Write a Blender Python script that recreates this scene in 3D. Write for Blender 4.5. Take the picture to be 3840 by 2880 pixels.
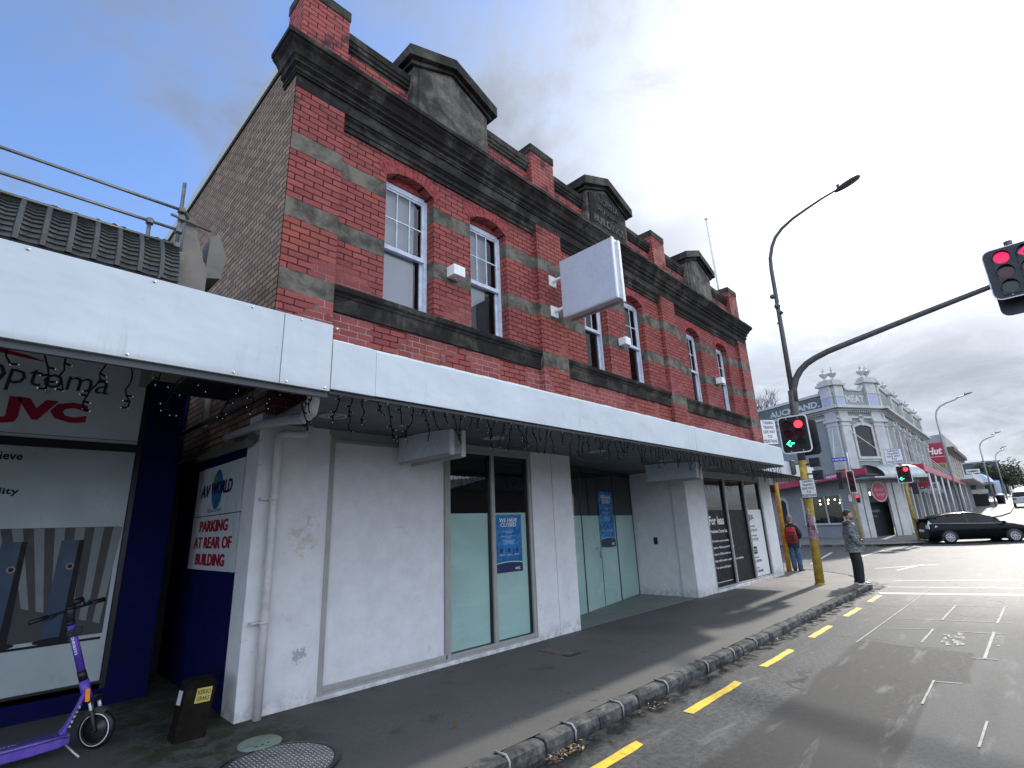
import bpy, math, random
from mathutils import Vector, Matrix, noise
R=math.radians
scene=bpy.context.scene
for o in list(bpy.data.objects): bpy.data.objects.remove(o)
# ---------------- camera ----------------
cd=bpy.data.cameras.new('camera'); cam=bpy.data.objects.new('camera',cd); scene.collection.objects.link(cam); scene.camera=cam
YAW,PIT,ROL=R(46.2521),R(15.6659),R(-2.3213)
fw=Vector((math.sin(YAW)*math.cos(PIT),math.cos(YAW)*math.cos(PIT),math.sin(PIT)))
rt=Vector((math.cos(YAW),-math.sin(YAW),0)); up=rt.cross(fw)
rr=rt*math.cos(ROL)+up*math.sin(ROL); uu=up*math.cos(ROL)-rt*math.sin(ROL)
cam.matrix_world=Matrix(((rr.x,uu.x,-fw.x,0),(rr.y,uu.y,-fw.y,0),(rr.z,uu.z,-fw.z,1.6),(0,0,0,1)))
cd.sensor_width=36; cd.lens=36*1914.45/3840; cd.clip_start=.05; cd.clip_end=4000
# ---------------- sun and sky ----------------
SAZ,SEL=-1.2,33.0          # azimuth from +X towards +Y, elevation (degrees)
sd=Vector((math.cos(R(SEL))*math.cos(R(SAZ)),math.cos(R(SEL))*math.sin(R(SAZ)),math.sin(R(SEL))))
sl=bpy.data.lights.new('sun','SUN'); sl.energy=2.7; sl.angle=R(2.0); sl.color=(1,.95,.86)
so=bpy.data.objects.new('sun',sl); scene.collection.objects.link(so); so.rotation_euler=(-sd).to_track_quat('-Z','Y').to_euler(); so.location=(30,0,40)
w=bpy.data.worlds.new('World'); scene.world=w; w.use_nodes=True
def build_world():
    nt=w.node_tree; N=nt.nodes; L=nt.links; N.clear()
    def n(t,**k):
        x=N.new(t)
        for a,b in k.items(): setattr(x,a,b)
        return x
    def mth(op,a,b=None,c=None,clamp=False):
        x=n('ShaderNodeMath',operation=op); x.use_clamp=clamp
        for i,v in enumerate((a,b,c)):
            if v is None: continue
            if isinstance(v,(int,float)): x.inputs[i].default_value=v
            else: L.new(v,x.inputs[i])
        return x.outputs[0]
    def ramp(v,a,b):
        x=n('ShaderNodeMapRange',interpolation_type='SMOOTHSTEP'); x.clamp=True
        L.new(v,x.inputs[0]); x.inputs[1].default_value=a; x.inputs[2].default_value=b; return x.outputs[0]
    sky=n('ShaderNodeTexSky',sky_type='NISHITA'); sky.sun_disc=False; sky.sun_elevation=R(SEL); sky.sun_rotation=R(90-SAZ)
    sky.air_density=1.0; sky.dust_density=.8; sky.ozone_density=2.6
    tn=n('ShaderNodeMix',data_type='RGBA',blend_type='MULTIPLY'); tn.inputs[0].default_value=1; tn.inputs[7].default_value=(.86,1.0,1.22,1); L.new(sky.outputs[0],tn.inputs[6])
    bs=n('ShaderNodeBackground'); L.new(tn.outputs[2],bs.inputs[0]); bs.inputs[1].default_value=.15
    tc=n('ShaderNodeTexCoord'); sp=n('ShaderNodeSeparateXYZ'); L.new(tc.outputs['Generated'],sp.inputs[0])
    X,Y,Z=sp.outputs
    zz=mth('ADD',mth('MAXIMUM',Z,0),.22)
    cb=n('ShaderNodeCombineXYZ'); L.new(mth('DIVIDE',X,zz),cb.inputs[0]); L.new(mth('DIVIDE',Y,zz),cb.inputs[1]); cb.inputs[2].default_value=SEED_SKY
    def nz(scale,det,rough,dist,warp=None):
        x=n('ShaderNodeTexNoise'); x.inputs['Scale'].default_value=scale; x.inputs['Detail'].default_value=det
        x.inputs['Roughness'].default_value=rough; x.inputs['Distortion'].default_value=dist
        L.new(cb.outputs[0],x.inputs['Vector']); return x.outputs[0]
    n1=nz(.85,10,.60,.55); n2=nz(2.2,10,.64,.8); n3=nz(.35,3,.5,.2)
    # angle to the sun
    dp=n('ShaderNodeVectorMath',operation='DOT_PRODUCT'); L.new(tc.outputs['Generated'],dp.inputs[0]); dp.inputs[1].default_value=sd
    cs=mth('MAXIMUM',dp.outputs['Value'],0)
    glow=mth('POWER',cs,7.0); core=mth('POWER',cs,60.0); mid=mth('POWER',cs,9.0)
    # clear blue patch: low cover away from the sun, towards +Y / -X
    side=mth('ADD',mth('MULTIPLY',X,.62),mth('MULTIPLY',Y,-.30))          # grows to the right of the view
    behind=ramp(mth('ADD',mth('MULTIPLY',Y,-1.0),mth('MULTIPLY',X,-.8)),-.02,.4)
    bias=mth('ADD',mth('ADD',mth('MULTIPLY',side,.46),.075),mth('MULTIPLY',behind,.3))
    cov=mth('ADD',mth('ADD',n1,mth('MULTIPLY',mth('SUBTRACT',n2,.5),.55)),bias)
    mask=ramp(cov,.40,.74)
    mask=mth('MULTIPLY',mask,.90); mask=mth('ADD',mask,.05)
    # cloud brightness: thick parts grey, thin and sunward parts white
    thick=ramp(mth('ADD',mth('MULTIPLY',n1,.55),mth('MULTIPLY',n2,.45)),.40,.60)
    low=mth('MULTIPLY',ramp(mth('ADD',Z,mth('MULTIPLY',mth('SUBTRACT',n2,.5),.30)),.315,.255),mth('SUBTRACT',1.0,behind))                                                  # grey bank near the horizon
    shade=mth('SUBTRACT',1.0,mth('MULTIPLY',thick,.38))
    lum=mth('MULTIPLY',shade,mth('ADD',.36,mth('ADD',mth('MULTIPLY',glow,.08),mth('MULTIPLY',mid,.66))))
    bank=mth('SUBTRACT',1.0,mth('MULTIPLY',low,mth('MULTIPLY',mth('ADD',.50,mth('MULTIPLY',ramp(n1,.35,.65),.16)),mth('ADD',.25,mth('MULTIPLY',ramp(mid,.1,.8),.75)))))
    lum=mth('MULTIPLY',lum,bank)
    lum=mth('ADD',lum,mth('MULTIPLY',core,2.0))
    lum=mth('ADD',lum,mth('MULTIPLY',behind,BACK_SKY_BOOST))  # extra brightness added to the unseen sky behind the viewpoint to light the facade
    mix=n('ShaderNodeMix',data_type='RGBA'); L.new(glow,mix.inputs[0]); mix.inputs[6].default_value=(.80,.90,1.06,1); mix.inputs[7].default_value=(1.0,1.0,1.02,1)
    bc=n('ShaderNodeBackground'); L.new(mix.outputs[2],bc.inputs[0]); L.new(lum,bc.inputs[1])
    ms=n('ShaderNodeMixShader'); L.new(mask,ms.inputs[0]); L.new(bs.outputs[0],ms.inputs[1]); L.new(bc.outputs[0],ms.inputs[2])
    out=n('ShaderNodeOutputWorld'); L.new(ms.outputs[0],out.inputs[0])
SEED_SKY=3.7; BACK_SKY_BOOST=.92
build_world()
scene.view_settings.view_transform='Standard'; scene.view_settings.look='None'; scene.view_settings.exposure=.75; scene.view_settings.gamma=1
scene.render.engine='CYCLES'; scene.cycles.max_bounces=6; scene.cycles.diffuse_bounces=3; scene.cycles.glossy_bounces=3
rnd=random.Random(7)
col=scene.collection
# ---------------- helpers ----------------
def tag(o,label=None,cat=None,group=None,kind=None):
    if label: o['label']=label
    if cat: o['category']=cat
    if group: o['group']=group
    if kind: o['kind']=kind
    return o
def empty(name,loc=(0,0,0),label=None,cat=None,group=None,rz=0):
    o=bpy.data.objects.new(name,None); col.objects.link(o); o.location=loc; o.rotation_euler=(0,0,rz); o.empty_display_size=.3
    return tag(o,label,cat,group)
_txt={}
def glyphs(s,bold=.02):
    key=(s,bold)
    if key in _txt: return _txt[key]
    c=bpy.data.curves.new('t','FONT'); c.body=s; c.resolution_u=2; c.offset=bold; c.fill_mode='FRONT'
    o=bpy.data.objects.new('t',c); col.objects.link(o)
    dg=bpy.context.evaluated_depsgraph_get(); me=bpy.data.meshes.new_from_object(o.evaluated_get(dg))
    vs=[v.co.copy() for v in me.vertices]; fs=[tuple(p.vertices) for p in me.polygons]
    bpy.data.objects.remove(o); bpy.data.curves.remove(c); bpy.data.meshes.remove(me)
    x0=min(v.x for v in vs); x1=max(v.x for v in vs); y0=min(v.y for v in vs); y1=max(v.y for v in vs)
    _txt[key]=([((v.x-x0)/(x1-x0),(v.y-y0)/(y1-y0)) for v in vs],fs,(x1-x0)/(y1-y0)); return _txt[key]
class MB:
    def __init__(s): s.v=[]; s.f=[]; s.m=[]; s.s=[]
    def add(s,vs,fs,mi=0,sm=False):
        b=len(s.v); s.v+= [tuple(v) for v in vs]
        for f in fs: s.f.append([b+i for i in f]); s.m.append(mi); s.s.append(sm)
        return s
    def quad(s,*p,mi=0): return s.add(p,[tuple(range(len(p)))],mi)
    def box(s,a,b,mi=0):
        x0,x1=sorted((a[0],b[0])); y0,y1=sorted((a[1],b[1])); z0,z1=sorted((a[2],b[2]))
        return s.add([(x0,y0,z0),(x1,y0,z0),(x1,y1,z0),(x0,y1,z0),(x0,y0,z1),(x1,y0,z1),(x1,y1,z1),(x0,y1,z1)],
            [(0,3,2,1),(4,5,6,7),(0,1,5,4),(1,2,6,5),(2,3,7,6),(3,0,4,7)],mi)
    def pbox(s,F,s0,s1,z0,z1,o0,o1,mi=0):
        P=[F(s0,z0,o0),F(s1,z0,o0),F(s1,z0,o1),F(s0,z0,o1),F(s0,z1,o0),F(s1,z1,o0),F(s1,z1,o1),F(s0,z1,o1)]
        return s.add(P,[(0,1,2,3),(4,7,6,5),(0,4,5,1),(1,5,6,2),(2,6,7,3),(3,7,4,0)],mi)
    def extr(s,F,poly,o0,o1,mi=0,mis=None):   # polygon (s,z) extruded between o0 and o1
        n=len(poly); P=[F(a,b,o0) for a,b in poly]+[F(a,b,o1) for a,b in poly]
        s.add(P,[tuple(range(n,2*n)),tuple(range(n-1,-1,-1))],mi)
        return s.add(P,[(i,(i+1)%n,n+(i+1)%n,n+i) for i in range(n)],mi if mis is None else mis)
    def tube(s,path,r,n=8,mi=0,cap=True,sm=True):
        path=[Vector(p) for p in path]; rs=r if isinstance(r,(list,tuple)) else [r]*len(path)
        b=len(s.v); prev=None
        for i,p in enumerate(path):
            t=(path[min(i+1,len(path)-1)]-path[max(i-1,0)]).normalized()
            if prev is None:
                a=Vector((0,0,1)) if abs(t.z)<.9 else Vector((1,0,0)); u=t.cross(a).normalized()
            else: u=(prev-t*prev.dot(t)).normalized()
            prev=u; v=t.cross(u)
            for k in range(n):
                q=2*math.pi*k/n; c=p+(u*math.cos(q)+v*math.sin(q))*rs[i]; s.v.append(tuple(c))
        for i in range(len(path)-1):
            for k in range(n):
                s.f.append([b+i*n+k,b+i*n+(k+1)%n,b+(i+1)*n+(k+1)%n,b+(i+1)*n+k]); s.m.append(mi); s.s.append(sm)
        if cap:
            s.f.append([b+k for k in range(n)][::-1]); s.m.append(mi); s.s.append(False)
            e=b+(len(path)-1)*n; s.f.append([e+k for k in range(n)]); s.m.append(mi); s.s.append(False)
        return s
    def lathe(s,prof,c=(0,0,0),n=16,mi=0,axis='z',sm=True,ring=False):
        b=len(s.v)
        if ring: prof=list(prof)+[prof[0]]
        for r,h in prof:
            for k in range(n):
                q=2*math.pi*k/n; a,d=r*math.cos(q),r*math.sin(q)
                p=(a,d,h) if axis=='z' else ((a,h,d) if axis=='y' else (h,a,d))
                s.v.append((c[0]+p[0],c[1]+p[1],c[2]+p[2]))
        for i in range(len(prof)-1):
            for k in range(n):
                s.f.append([b+i*n+k,b+i*n+(k+1)%n,b+(i+1)*n+(k+1)%n,b+(i+1)*n+k]); s.m.append(mi); s.s.append(sm)
        if ring: return s
        s.f.append([b+k for k in range(n)][::-1]); s.m.append(mi); s.s.append(False)
        e=b+(len(prof)-1)*n; s.f.append([e+k for k in range(n)]); s.m.append(mi); s.s.append(False)
        return s
    def disc(s,F,cs,cz,r,o,n=20,rz=None,mi=0,o0=None):
        poly=[(cs+r*math.cos(2*math.pi*k/n),cz+(rz or r)*math.sin(2*math.pi*k/n)) for k in range(n)]
        if o0 is None: return s.add([F(a,b,o) for a,b in poly],[tuple(range(n))],mi)
        return s.extr(F,poly,o0,o,mi)
    def text(s,F,t,s0,z0,wd=None,ht=None,o=.004,mi=0,skew=0,rot=0,bold=.02):
        vs,fs,asp=glyphs(t,bold)
        if wd is None: wd=ht*asp
        if ht is None: ht=wd/asp
        c,d=math.cos(rot),math.sin(rot)
        P=[]
        for a,b in vs:
            X,Z=a*wd+skew*b*ht,b*ht; P.append(F(s0+X*c-Z*d,z0+X*d+Z*c,o))
        return s.add(P,fs,mi)
    def rotz(s,c,a):
        ca,sa=math.cos(a),math.sin(a); s.v=[(c[0]+(x-c[0])*ca-(y-c[1])*sa,c[1]+(x-c[0])*sa+(y-c[1])*ca,z) for x,y,z in s.v]; return s
    def build(s,name,mats,parent=None,label=None,kind=None,bevel=0,smooth=False,loc=None):
        me=bpy.data.meshes.new(name)
        off=Vector(parent.location) if (parent is not None and loc is None) else Vector((0,0,0))
        if parent is not None and parent.parent is not None and loc is None: off=Vector(parent.parent.location)+Vector(parent.location)
        if parent is not None and (parent.get('_local') or (parent.parent is not None and parent.parent.get('_local'))): off=Vector((0,0,0))
        me.from_pydata([tuple(Vector(v)-off) for v in s.v],[],s.f)
        ms=mats if isinstance(mats,(list,tuple)) else [mats]
        for m in ms: me.materials.append(m)
        me.polygons.foreach_set('material_index',s.m); me.polygons.foreach_set('use_smooth',[bool(smooth or x) for x in s.s])
        me.update()
        o=bpy.data.objects.new(name,me); col.objects.link(o)
        if parent is not None: o.parent=parent
        if bevel:
            b=o.modifiers.new('bevel','BEVEL'); b.width=bevel; b.segments=2; b.limit_method='ANGLE'
        if label: o['label']=label
        if kind: o['kind']=kind
        return o
def copy_tree(o,parent=None):
    c=o.copy(); col.objects.link(c); c.parent=parent
    for ch in list(o.children): copy_tree(ch,c)
    return c
def skin_mesh(pts,edges,sub=1):
    """pts: [(x,y,z,r)], edges; root = first; returns verts, faces"""
    me=bpy.data.meshes.new('sk'); me.from_pydata([p[:3] for p in pts],edges,[]); o=bpy.data.objects.new('sk',me); col.objects.link(o)
    m=o.modifiers.new('s','SKIN'); m.use_smooth_shade=True; m.branch_smoothing=.4
    for i,p in enumerate(pts):
        rx=p[3]; ry=p[4] if len(p)>4 else rx
        me.skin_vertices[0].data[i].radius=(rx,ry)
    me.skin_vertices[0].data[0].use_root=True
    u=o.modifiers.new('u','SUBSURF'); u.levels=sub; u.render_levels=sub
    dg=bpy.context.evaluated_depsgraph_get(); ev=bpy.data.meshes.new_from_object(o.evaluated_get(dg))
    r=([tuple(v.co) for v in ev.vertices],[tuple(p.vertices) for p in ev.polygons])
    bpy.data.objects.remove(o); bpy.data.meshes.remove(me); bpy.data.meshes.remove(ev); return r
# facade mappings: (s along, z, o outwards) -> world
def FX(y0): return lambda s,z,o: (s,y0-o,z)            # facade facing -Y
def FS(x0): return lambda s,z,o: (x0-o,s,z)            # wall facing -X (s = y, reads right to left)
def FSr(x0): return lambda s,z,o: (x0-o,-s,z)          # wall facing -X, s = -y so text reads properly
# ---------------- materials ----------------
def newmat(name):
    m=bpy.data.materials.new(name); m.use_nodes=True; nt=m.node_tree; b=nt.nodes['Principled BSDF']; return m,nt,b
class NB:
    def __init__(s,nt): s.nt=nt
    def n(s,t,**k):
        x=s.nt.nodes.new(t)
        for a,b in k.items(): setattr(x,a,b)
        return x
    def link(s,a,b): s.nt.links.new(a,b)
    def math(s,op,*a,clamp=False):
        x=s.n('ShaderNodeMath',operation=op); x.use_clamp=clamp
        for i,v in enumerate(a):
            if isinstance(v,(int,float)): x.inputs[i].default_value=v
            else: s.link(v,x.inputs[i])
        return x.outputs[0]
    def rng(s,v,a,b,c=0,d=1,smooth=True):
        x=s.n('ShaderNodeMapRange'); x.clamp=True
        if smooth: x.interpolation_type='SMOOTHSTEP'
        s.link(v,x.inputs[0])
        for i,q in enumerate((a,b,c,d)): x.inputs[1+i].default_value=q
        return x.outputs[0]
    def mix(s,f,a,b,mode='MIX'):
        x=s.n('ShaderNodeMix',data_type='RGBA',blend_type=mode); x.clamp_factor=True
        if isinstance(f,(int,float)): x.inputs[0].default_value=f
        else: s.link(f,x.inputs[0])
        for i,v in ((6,a),(7,b)):
            if isinstance(v,(tuple,list)): x.inputs[i].default_value=(*v[:3],1)
            else: s.link(v,x.inputs[i])
        return x.outputs[2]
    def pos(s):
        g=s.n('ShaderNodeNewGeometry'); sp=s.n('ShaderNodeSeparateXYZ'); s.link(g.outputs['Position'],sp.inputs[0]); return g.outputs['Position'],sp.outputs
    def noise(s,vec,scale,det=4,rough=.55,dist=0):
        x=s.n('ShaderNodeTexNoise'); x.inputs['Scale'].default_value=scale; x.inputs['Detail'].default_value=det; x.inputs['Roughness'].default_value=rough; x.inputs['Distortion'].default_value=dist
        s.link(vec,x.inputs['Vector']); return x.outputs[0]
    def comb(s,x,y,z):
        c=s.n('ShaderNodeCombineXYZ')
        for i,v in enumerate((x,y,z)):
            if isinstance(v,(int,float)): c.inputs[i].default_value=v
            else: s.link(v,c.inputs[i])
        return c.outputs[0]
    def bump(s,h,st,dist,b,prev=None):
        x=s.n('ShaderNodeBump'); x.inputs['Strength'].default_value=st; x.inputs['Distance'].default_value=dist; s.link(h,x.inputs['Height'])
        if prev is not None: s.link(prev,x.inputs['Normal'])
        if b is not None: s.link(x.outputs[0],b.inputs['Normal'])
        return x.outputs[0]
def pm(name,c,rough=.6,var=.15,vs=3.0,bump=0,bs=60,metal=0,spec=.5,dirt=None,ds=1.2,da=.45,local=False,coat=0,emit=None,es=0,grain=0):
    """plain material with mottling, optional dirt colour and fine bump"""
    m,nt,b=newmat(name); k=NB(nt)
    if local:
        tc=k.n('ShaderNodeTexCoord'); P=tc.outputs['Object']
    else: P,_=k.pos()
    n1=k.noise(P,vs,6,.6)
    lo=tuple(x*(1-var) for x in c); hi=tuple(min(1,x*(1+var)) for x in c)
    cc=k.mix(k.rng(n1,.3,.7),lo,hi)
    if grain:
        n0=k.noise(P,260,2,.7); cc=k.mix(k.rng(n0,.35,.65,0,grain),cc,tuple(x*.45 for x in c))
    if dirt is not None:
        n2=k.noise(P,ds,8,.65,.4); cc=k.mix(k.rng(n2,.5,.72,0,da),cc,dirt)
    k.link(cc,b.inputs['Base Color'])
    n3=k.noise(P,vs*4,3,.5); k.link(k.rng(n3,.3,.7,max(.03,rough-.08),min(1,rough+.08)),b.inputs['Roughness'])
    b.inputs['Metallic'].default_value=metal; b.inputs['Specular IOR Level'].default_value=spec; b.inputs['Coat Weight'].default_value=coat
    if bump: k.bump(k.noise(P,bs,4,.6),bump,.01,b)
    if emit: b.inputs['Emission Color'].default_value=(*emit,1); b.inputs['Emission Strength'].default_value=es
    return m
ROW=.0859; ZJ=7.157
def brick_mat(name,c1,c2,c3,mort,bands=True,white=True,soot=True,bl=.24,row=ROW,zj=ZJ,bumpd=.012):
    m,nt,b=newmat(name); k=NB(nt); P,(X,Y,Z)=k.pos()
    wob=k.math('MULTIPLY',k.math('SUBTRACT',k.noise(P,9,3,.6),.5),.012)
    h=k.math('ADD',k.math('ADD',X,Y),wob); v=k.math('ADD',k.math('SUBTRACT',Z,zj),k.math('MULTIPLY',wob,.9))
    bt=k.n('ShaderNodeTexBrick'); k.link(k.comb(h,v,0),bt.inputs['Vector']); bt.offset=.5
    bt.inputs['Scale'].default_value=1; bt.inputs['Brick Width'].default_value=bl; bt.inputs['Row Height'].default_value=row
    bt.inputs['Mortar Size'].default_value=.0085; bt.inputs['Mortar Smooth'].default_value=.35; bt.inputs['Bias'].default_value=-.15
    bt.inputs['Color1'].default_value=(*c1,1); bt.inputs['Color2'].default_value=(*c2,1); bt.inputs['Mortar'].default_value=(*mort,1)
    big=k.noise(P,.9,5,.6); fine=k.noise(P,34,5,.7)
    cc=k.mix(k.rng(big,.48,.72,0,.75),bt.outputs['Color'],c3)
    # keep mortar visible
    fac=bt.outputs['Fac']
    mc=mort
    if white:
        wm=k.math('MULTIPLY',k.rng(k.noise(P,1.7,3,.5),.47,.56),k.rng(Z,5.2,4.3))
        mcol=k.mix(wm,mort,(.42,.30,.29))
        cc=k.mix(fac,cc,mcol)
    else: cc=k.mix(fac,cc,mort)
    cc=k.mix(k.rng(fine,.3,.75,0,.32),cc,tuple(x*.45 for x in c2))
    if soot:
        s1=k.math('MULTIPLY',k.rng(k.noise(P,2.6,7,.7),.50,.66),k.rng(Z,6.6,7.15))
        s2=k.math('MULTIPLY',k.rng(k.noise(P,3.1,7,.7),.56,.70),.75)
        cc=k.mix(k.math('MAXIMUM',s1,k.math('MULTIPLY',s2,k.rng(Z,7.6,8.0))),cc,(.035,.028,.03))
        ru=k.noise(k.comb(k.math('MULTIPLY',h,5.5),0,k.math('MULTIPLY',Z,.7)),1.0,6,.62); cc=k.mix(k.math('MULTIPLY',k.rng(ru,.56,.70,0,.6),k.rng(k.noise(P,.8,3,.5),.42,.6)),cc,(.055,.03,.03))
    hgt=k.math('SUBTRACT',1,fac)
    if bands:
        rag=k.math('MULTIPLY',k.math('SUBTRACT',k.noise(P,7,4,.6),.5),.035)
        zr=k.math('ADD',Z,rag); msk=None
        for a,c in ((6.212,6.470),(5.267,5.525),(4.322,4.580)):
            q=k.math('MULTIPLY',k.math('GREATER_THAN',zr,a),k.math('LESS_THAN',zr,c)); msk=q if msk is None else k.math('MAXIMUM',msk,q)
        sn=k.noise(P,3.2,7,.65,.3); st=k.mix(k.rng(sn,.34,.66),(.062,.055,.046),(.205,.182,.148))
        st=k.mix(k.rng(k.noise(P,1.3,6,.6),.58,.74,0,.8),st,(.04,.042,.046))
        cc=k.mix(msk,cc,st)
        hgt=k.mix(msk,hgt,(1,1,1))
    k.link(cc,b.inputs['Base Color']); b.inputs['Roughness'].default_value=.82; b.inputs['Specular IOR Level'].default_value=.25
    nb=k.bump(fine,.5,.006,None); k.bump(hgt,.9,bumpd,b,nb)
    return m
def fascia_mat():
    m,nt,b=newmat('white_fascia_sheet'); k=NB(nt); P,(X,Y,Z)=k.pos()
    cc=k.mix(k.rng(k.noise(P,2.2,4,.5),.3,.7),(.59,.635,.68),(.65,.695,.735))
    st=k.noise(k.comb(k.math('MULTIPLY',X,13),0,k.math('MULTIPLY',Z,1.4)),1.0,5,.65); cc=k.mix(k.math('MULTIPLY',k.rng(st,.54,.72,0,.5),k.rng(Z,2.98,2.62,.25,1)),cc,(.42,.43,.42))
    cc=k.mix(k.rng(k.noise(P,7,6,.75),.64,.72,0,.35),cc,(.36,.37,.37)); cc=k.mix(k.rng(Z,2.64,2.60,0,.35),cc,(.35,.34,.32))
    k.link(cc,b.inputs['Base Color']); b.inputs['Roughness'].default_value=.38
    k.bump(k.noise(k.comb(k.math('MULTIPLY',X,1.2),Y,k.math('MULTIPLY',Z,2)),1.5,3,.5),.22,.05,b); return m
M={}
M['brick']=brick_mat('painted_red_brick',(.385,.100,.088),(.245,.060,.058),(.43,.112,.070),(.040,.012,.016))
M['brick_top']=brick_mat('sooty_red_brick',(.44,.11,.095),(.33,.065,.065),(.40,.10,.085),(.035,.014,.018),bands=False,white=False)
M['arch']=pm('arch_brick',(.30,.064,.064),.85,.35,14,.6,40,spec=.2)
M['tan']=brick_mat('bare_side_brick',(.36,.235,.155),(.17,.115,.080),(.26,.18,.125),(.020,.015,.012),bands=False,white=False,soot=False,bl=.23,row=.079,bumpd=.03)
M['tan2']=brick_mat('warm_side_brick',(.24,.13,.085),(.14,.078,.052),(.19,.11,.075),(.02,.015,.013),bands=False,white=False,soot=False,bl=.23,row=.079,bumpd=.03)
def stone(name,dark,light,lo=.36,hi=.66,sc=1.6):
    m,nt,b=newmat(name); k=NB(nt); P,(X,Y,Z)=k.pos()
    a=k.noise(P,sc,9,.68,.5); c=k.noise(P,14,6,.65)
    st=k.noise(k.comb(k.math('MULTIPLY',X,9),k.math('MULTIPLY',Y,9),k.math('MULTIPLY',Z,1.0)),1.0,6,.65)
    cc=k.mix(k.rng(a,lo,hi),dark,light); cc=k.mix(k.rng(c,.35,.7,0,.5),cc,tuple(x*.5 for x in dark)); cc=k.mix(k.rng(st,.52,.72,0,.55),cc,tuple(x*.7 for x in dark))
    cc=k.mix(k.rng(k.noise(P,5,4,.6),.66,.75,0,.5),cc,(.06,.075,.03))
    k.link(cc,b.inputs['Base Color']); b.inputs['Roughness'].default_value=.9; b.inputs['Specular IOR Level'].default_value=.2
    k.bump(c,.5,.012,b); return m
M['cement']=stone('sooty_cement',(.024,.021,.020),(.125,.115,.098),.44,.74)
M['cement_l']=stone('weathered_cement',(.050,.047,.044),(.205,.192,.165),.38,.66,1.9)
def stucco(name,c,stain=(.42,.38,.30)):
    m,nt,b=newmat(name); k=NB(nt); P,(X,Y,Z)=k.pos()
    f=k.noise(P,170,3,.6); g=k.noise(P,5,6,.65)
    cc=k.mix(k.rng(g,.3,.7),tuple(x*.92 for x in c),tuple(min(1,x*1.05) for x in c))
    cc=k.mix(k.rng(f,.36,.64,0,.22),cc,tuple(x*.62 for x in c))
    # scuffed stain patch, flaked paint and grime towards the pavement
    d=k.noise(P,3.3,6,.7,.3); spot=k.math('MULTIPLY',k.rng(d,.60,.70),k.rng(Z,2.2,.3))
    cc=k.mix(k.math('MULTIPLY',spot,.32),cc,stain)
    for cx,cz,rx,rz,colr,am in ((2.46,1.60,.20,.34,(.50,.44,.32),.55),(2.50,.45,.09,.09,(.42,.43,.43),1.0),(5.0,.9,.10,.10,(.3,.3,.3),0)):
        if am==0: continue
        dx=k.math('DIVIDE',k.math('SUBTRACT',X,cx),rx); dz=k.math('DIVIDE',k.math('SUBTRACT',Z,cz),rz)
        dd_=k.math('ADD',k.math('MULTIPLY',dx,dx),k.math('MULTIPLY',dz,dz)); q=k.math('SUBTRACT',k.math('ADD',k.noise(P,13,5,.7),.12),k.math('MULTIPLY',dd_,.16))
        cc=k.mix(k.rng(q,.53,.57 if am==1 else .68,0,am),cc,colr)
    scf=k.noise(k.comb(k.math('MULTIPLY',k.math('ADD',X,Y),3),0,k.math('MULTIPLY',Z,14)),1.0,5,.7,.8); cc=k.mix(k.rng(scf,.66,.72,0,.35),cc,tuple(x*.45 for x in c))
    gr=k.math('MULTIPLY',k.rng(k.noise(P,9,5,.7),.36,.62),k.rng(Z,.22,.0)); cc=k.mix(k.math('MULTIPLY',gr,.42),cc,(.14,.14,.125))
    k.link(cc,b.inputs['Base Color']); b.inputs['Roughness'].default_value=.8; b.inputs['Specular IOR Level'].default_value=.3
    k.bump(f,.35,.004,b); return m
M['stucco']=stucco('white_stucco',(.78,.78,.80))
M['panel_w']=stucco('white_board',(.79,.79,.82))
M['fascia']=fascia_mat()
M['fascia_edge']=pm('fascia_edge',(.82,.84,.85),.35,.04,3)
M['sheet']=pm('blank_sign_sheet',(.50,.54,.64),.3,.03,3,dirt=(.35,.37,.42),ds=1.5,da=.08)
M['sheet_d']=pm('under_awning_sign_sheet',(.58,.63,.70),.3,.015,3)
M['alu']=pm('white_aluminium',(.86,.88,.90),.35,.05,9,metal=.0)
M['alu_raw']=pm('raw_aluminium',(.50,.52,.55),.38,.1,9,metal=.6)
M['frame']=pm('grey_frame',(.36,.36,.35),.45,.08,6)
M['dark']=pm('black_gasket',(.012,.013,.017),.4,.1,6)
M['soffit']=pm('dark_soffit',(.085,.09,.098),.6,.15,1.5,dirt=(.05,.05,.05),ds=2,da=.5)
M['lamp']=pm('downlight_glass',(.25,.25,.25),.15,.1,8)
M['sash']=pm('pale_sash_paint',(.62,.67,.78),.4,.12,8,.15,50,dirt=(.3,.3,.3),ds=6,da=.4)
M['blind']=pm('grey_blind',(.66,.67,.72),.7,.05,1.5)
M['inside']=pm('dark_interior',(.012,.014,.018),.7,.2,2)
M['navy']=pm('navy_paint',(.0035,.004,.060),.75,.12,3,.05,20,spec=.12,dirt=(.006,.006,.02),ds=1.2,da=.6)
M['pipe_w']=pm('white_pipe',(.62,.60,.60),.4,.08,7,dirt=(.30,.24,.20),ds=5,da=.35)
M['pipe_g']=pm('grimy_pipe',(.16,.16,.14),.5,.25,7,dirt=(.05,.07,.03),ds=5,da=.8)
M['galv']=pm('galvanised_steel',(.42,.42,.42),.42,.2,8,metal=.7,dirt=(.15,.15,.14),ds=6,da=.6)
M['scaf']=pm('scaffold_steel',(.17,.17,.16),.5,.2,10,metal=.5,dirt=(.1,.12,.07),ds=6,da=.5)
M['cable']=pm('black_cable',(.002,.002,.003),.9,.1,6,spec=.05)
M['bulb']=pm('clear_bulb',(.5,.52,.55),.15,.05,6)
M['blue_poster']=pm('blue_poster',(.012,.16,.42),.3,.35,3.5,dirt=(.02,.33,.62),ds=2.2,da=.6)
M['navy_print']=pm('navy_print',(.012,.025,.09),.35,.1,3)
M['white_print']=pm('white_print',(.82,.83,.85),.5,.03,5)
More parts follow.
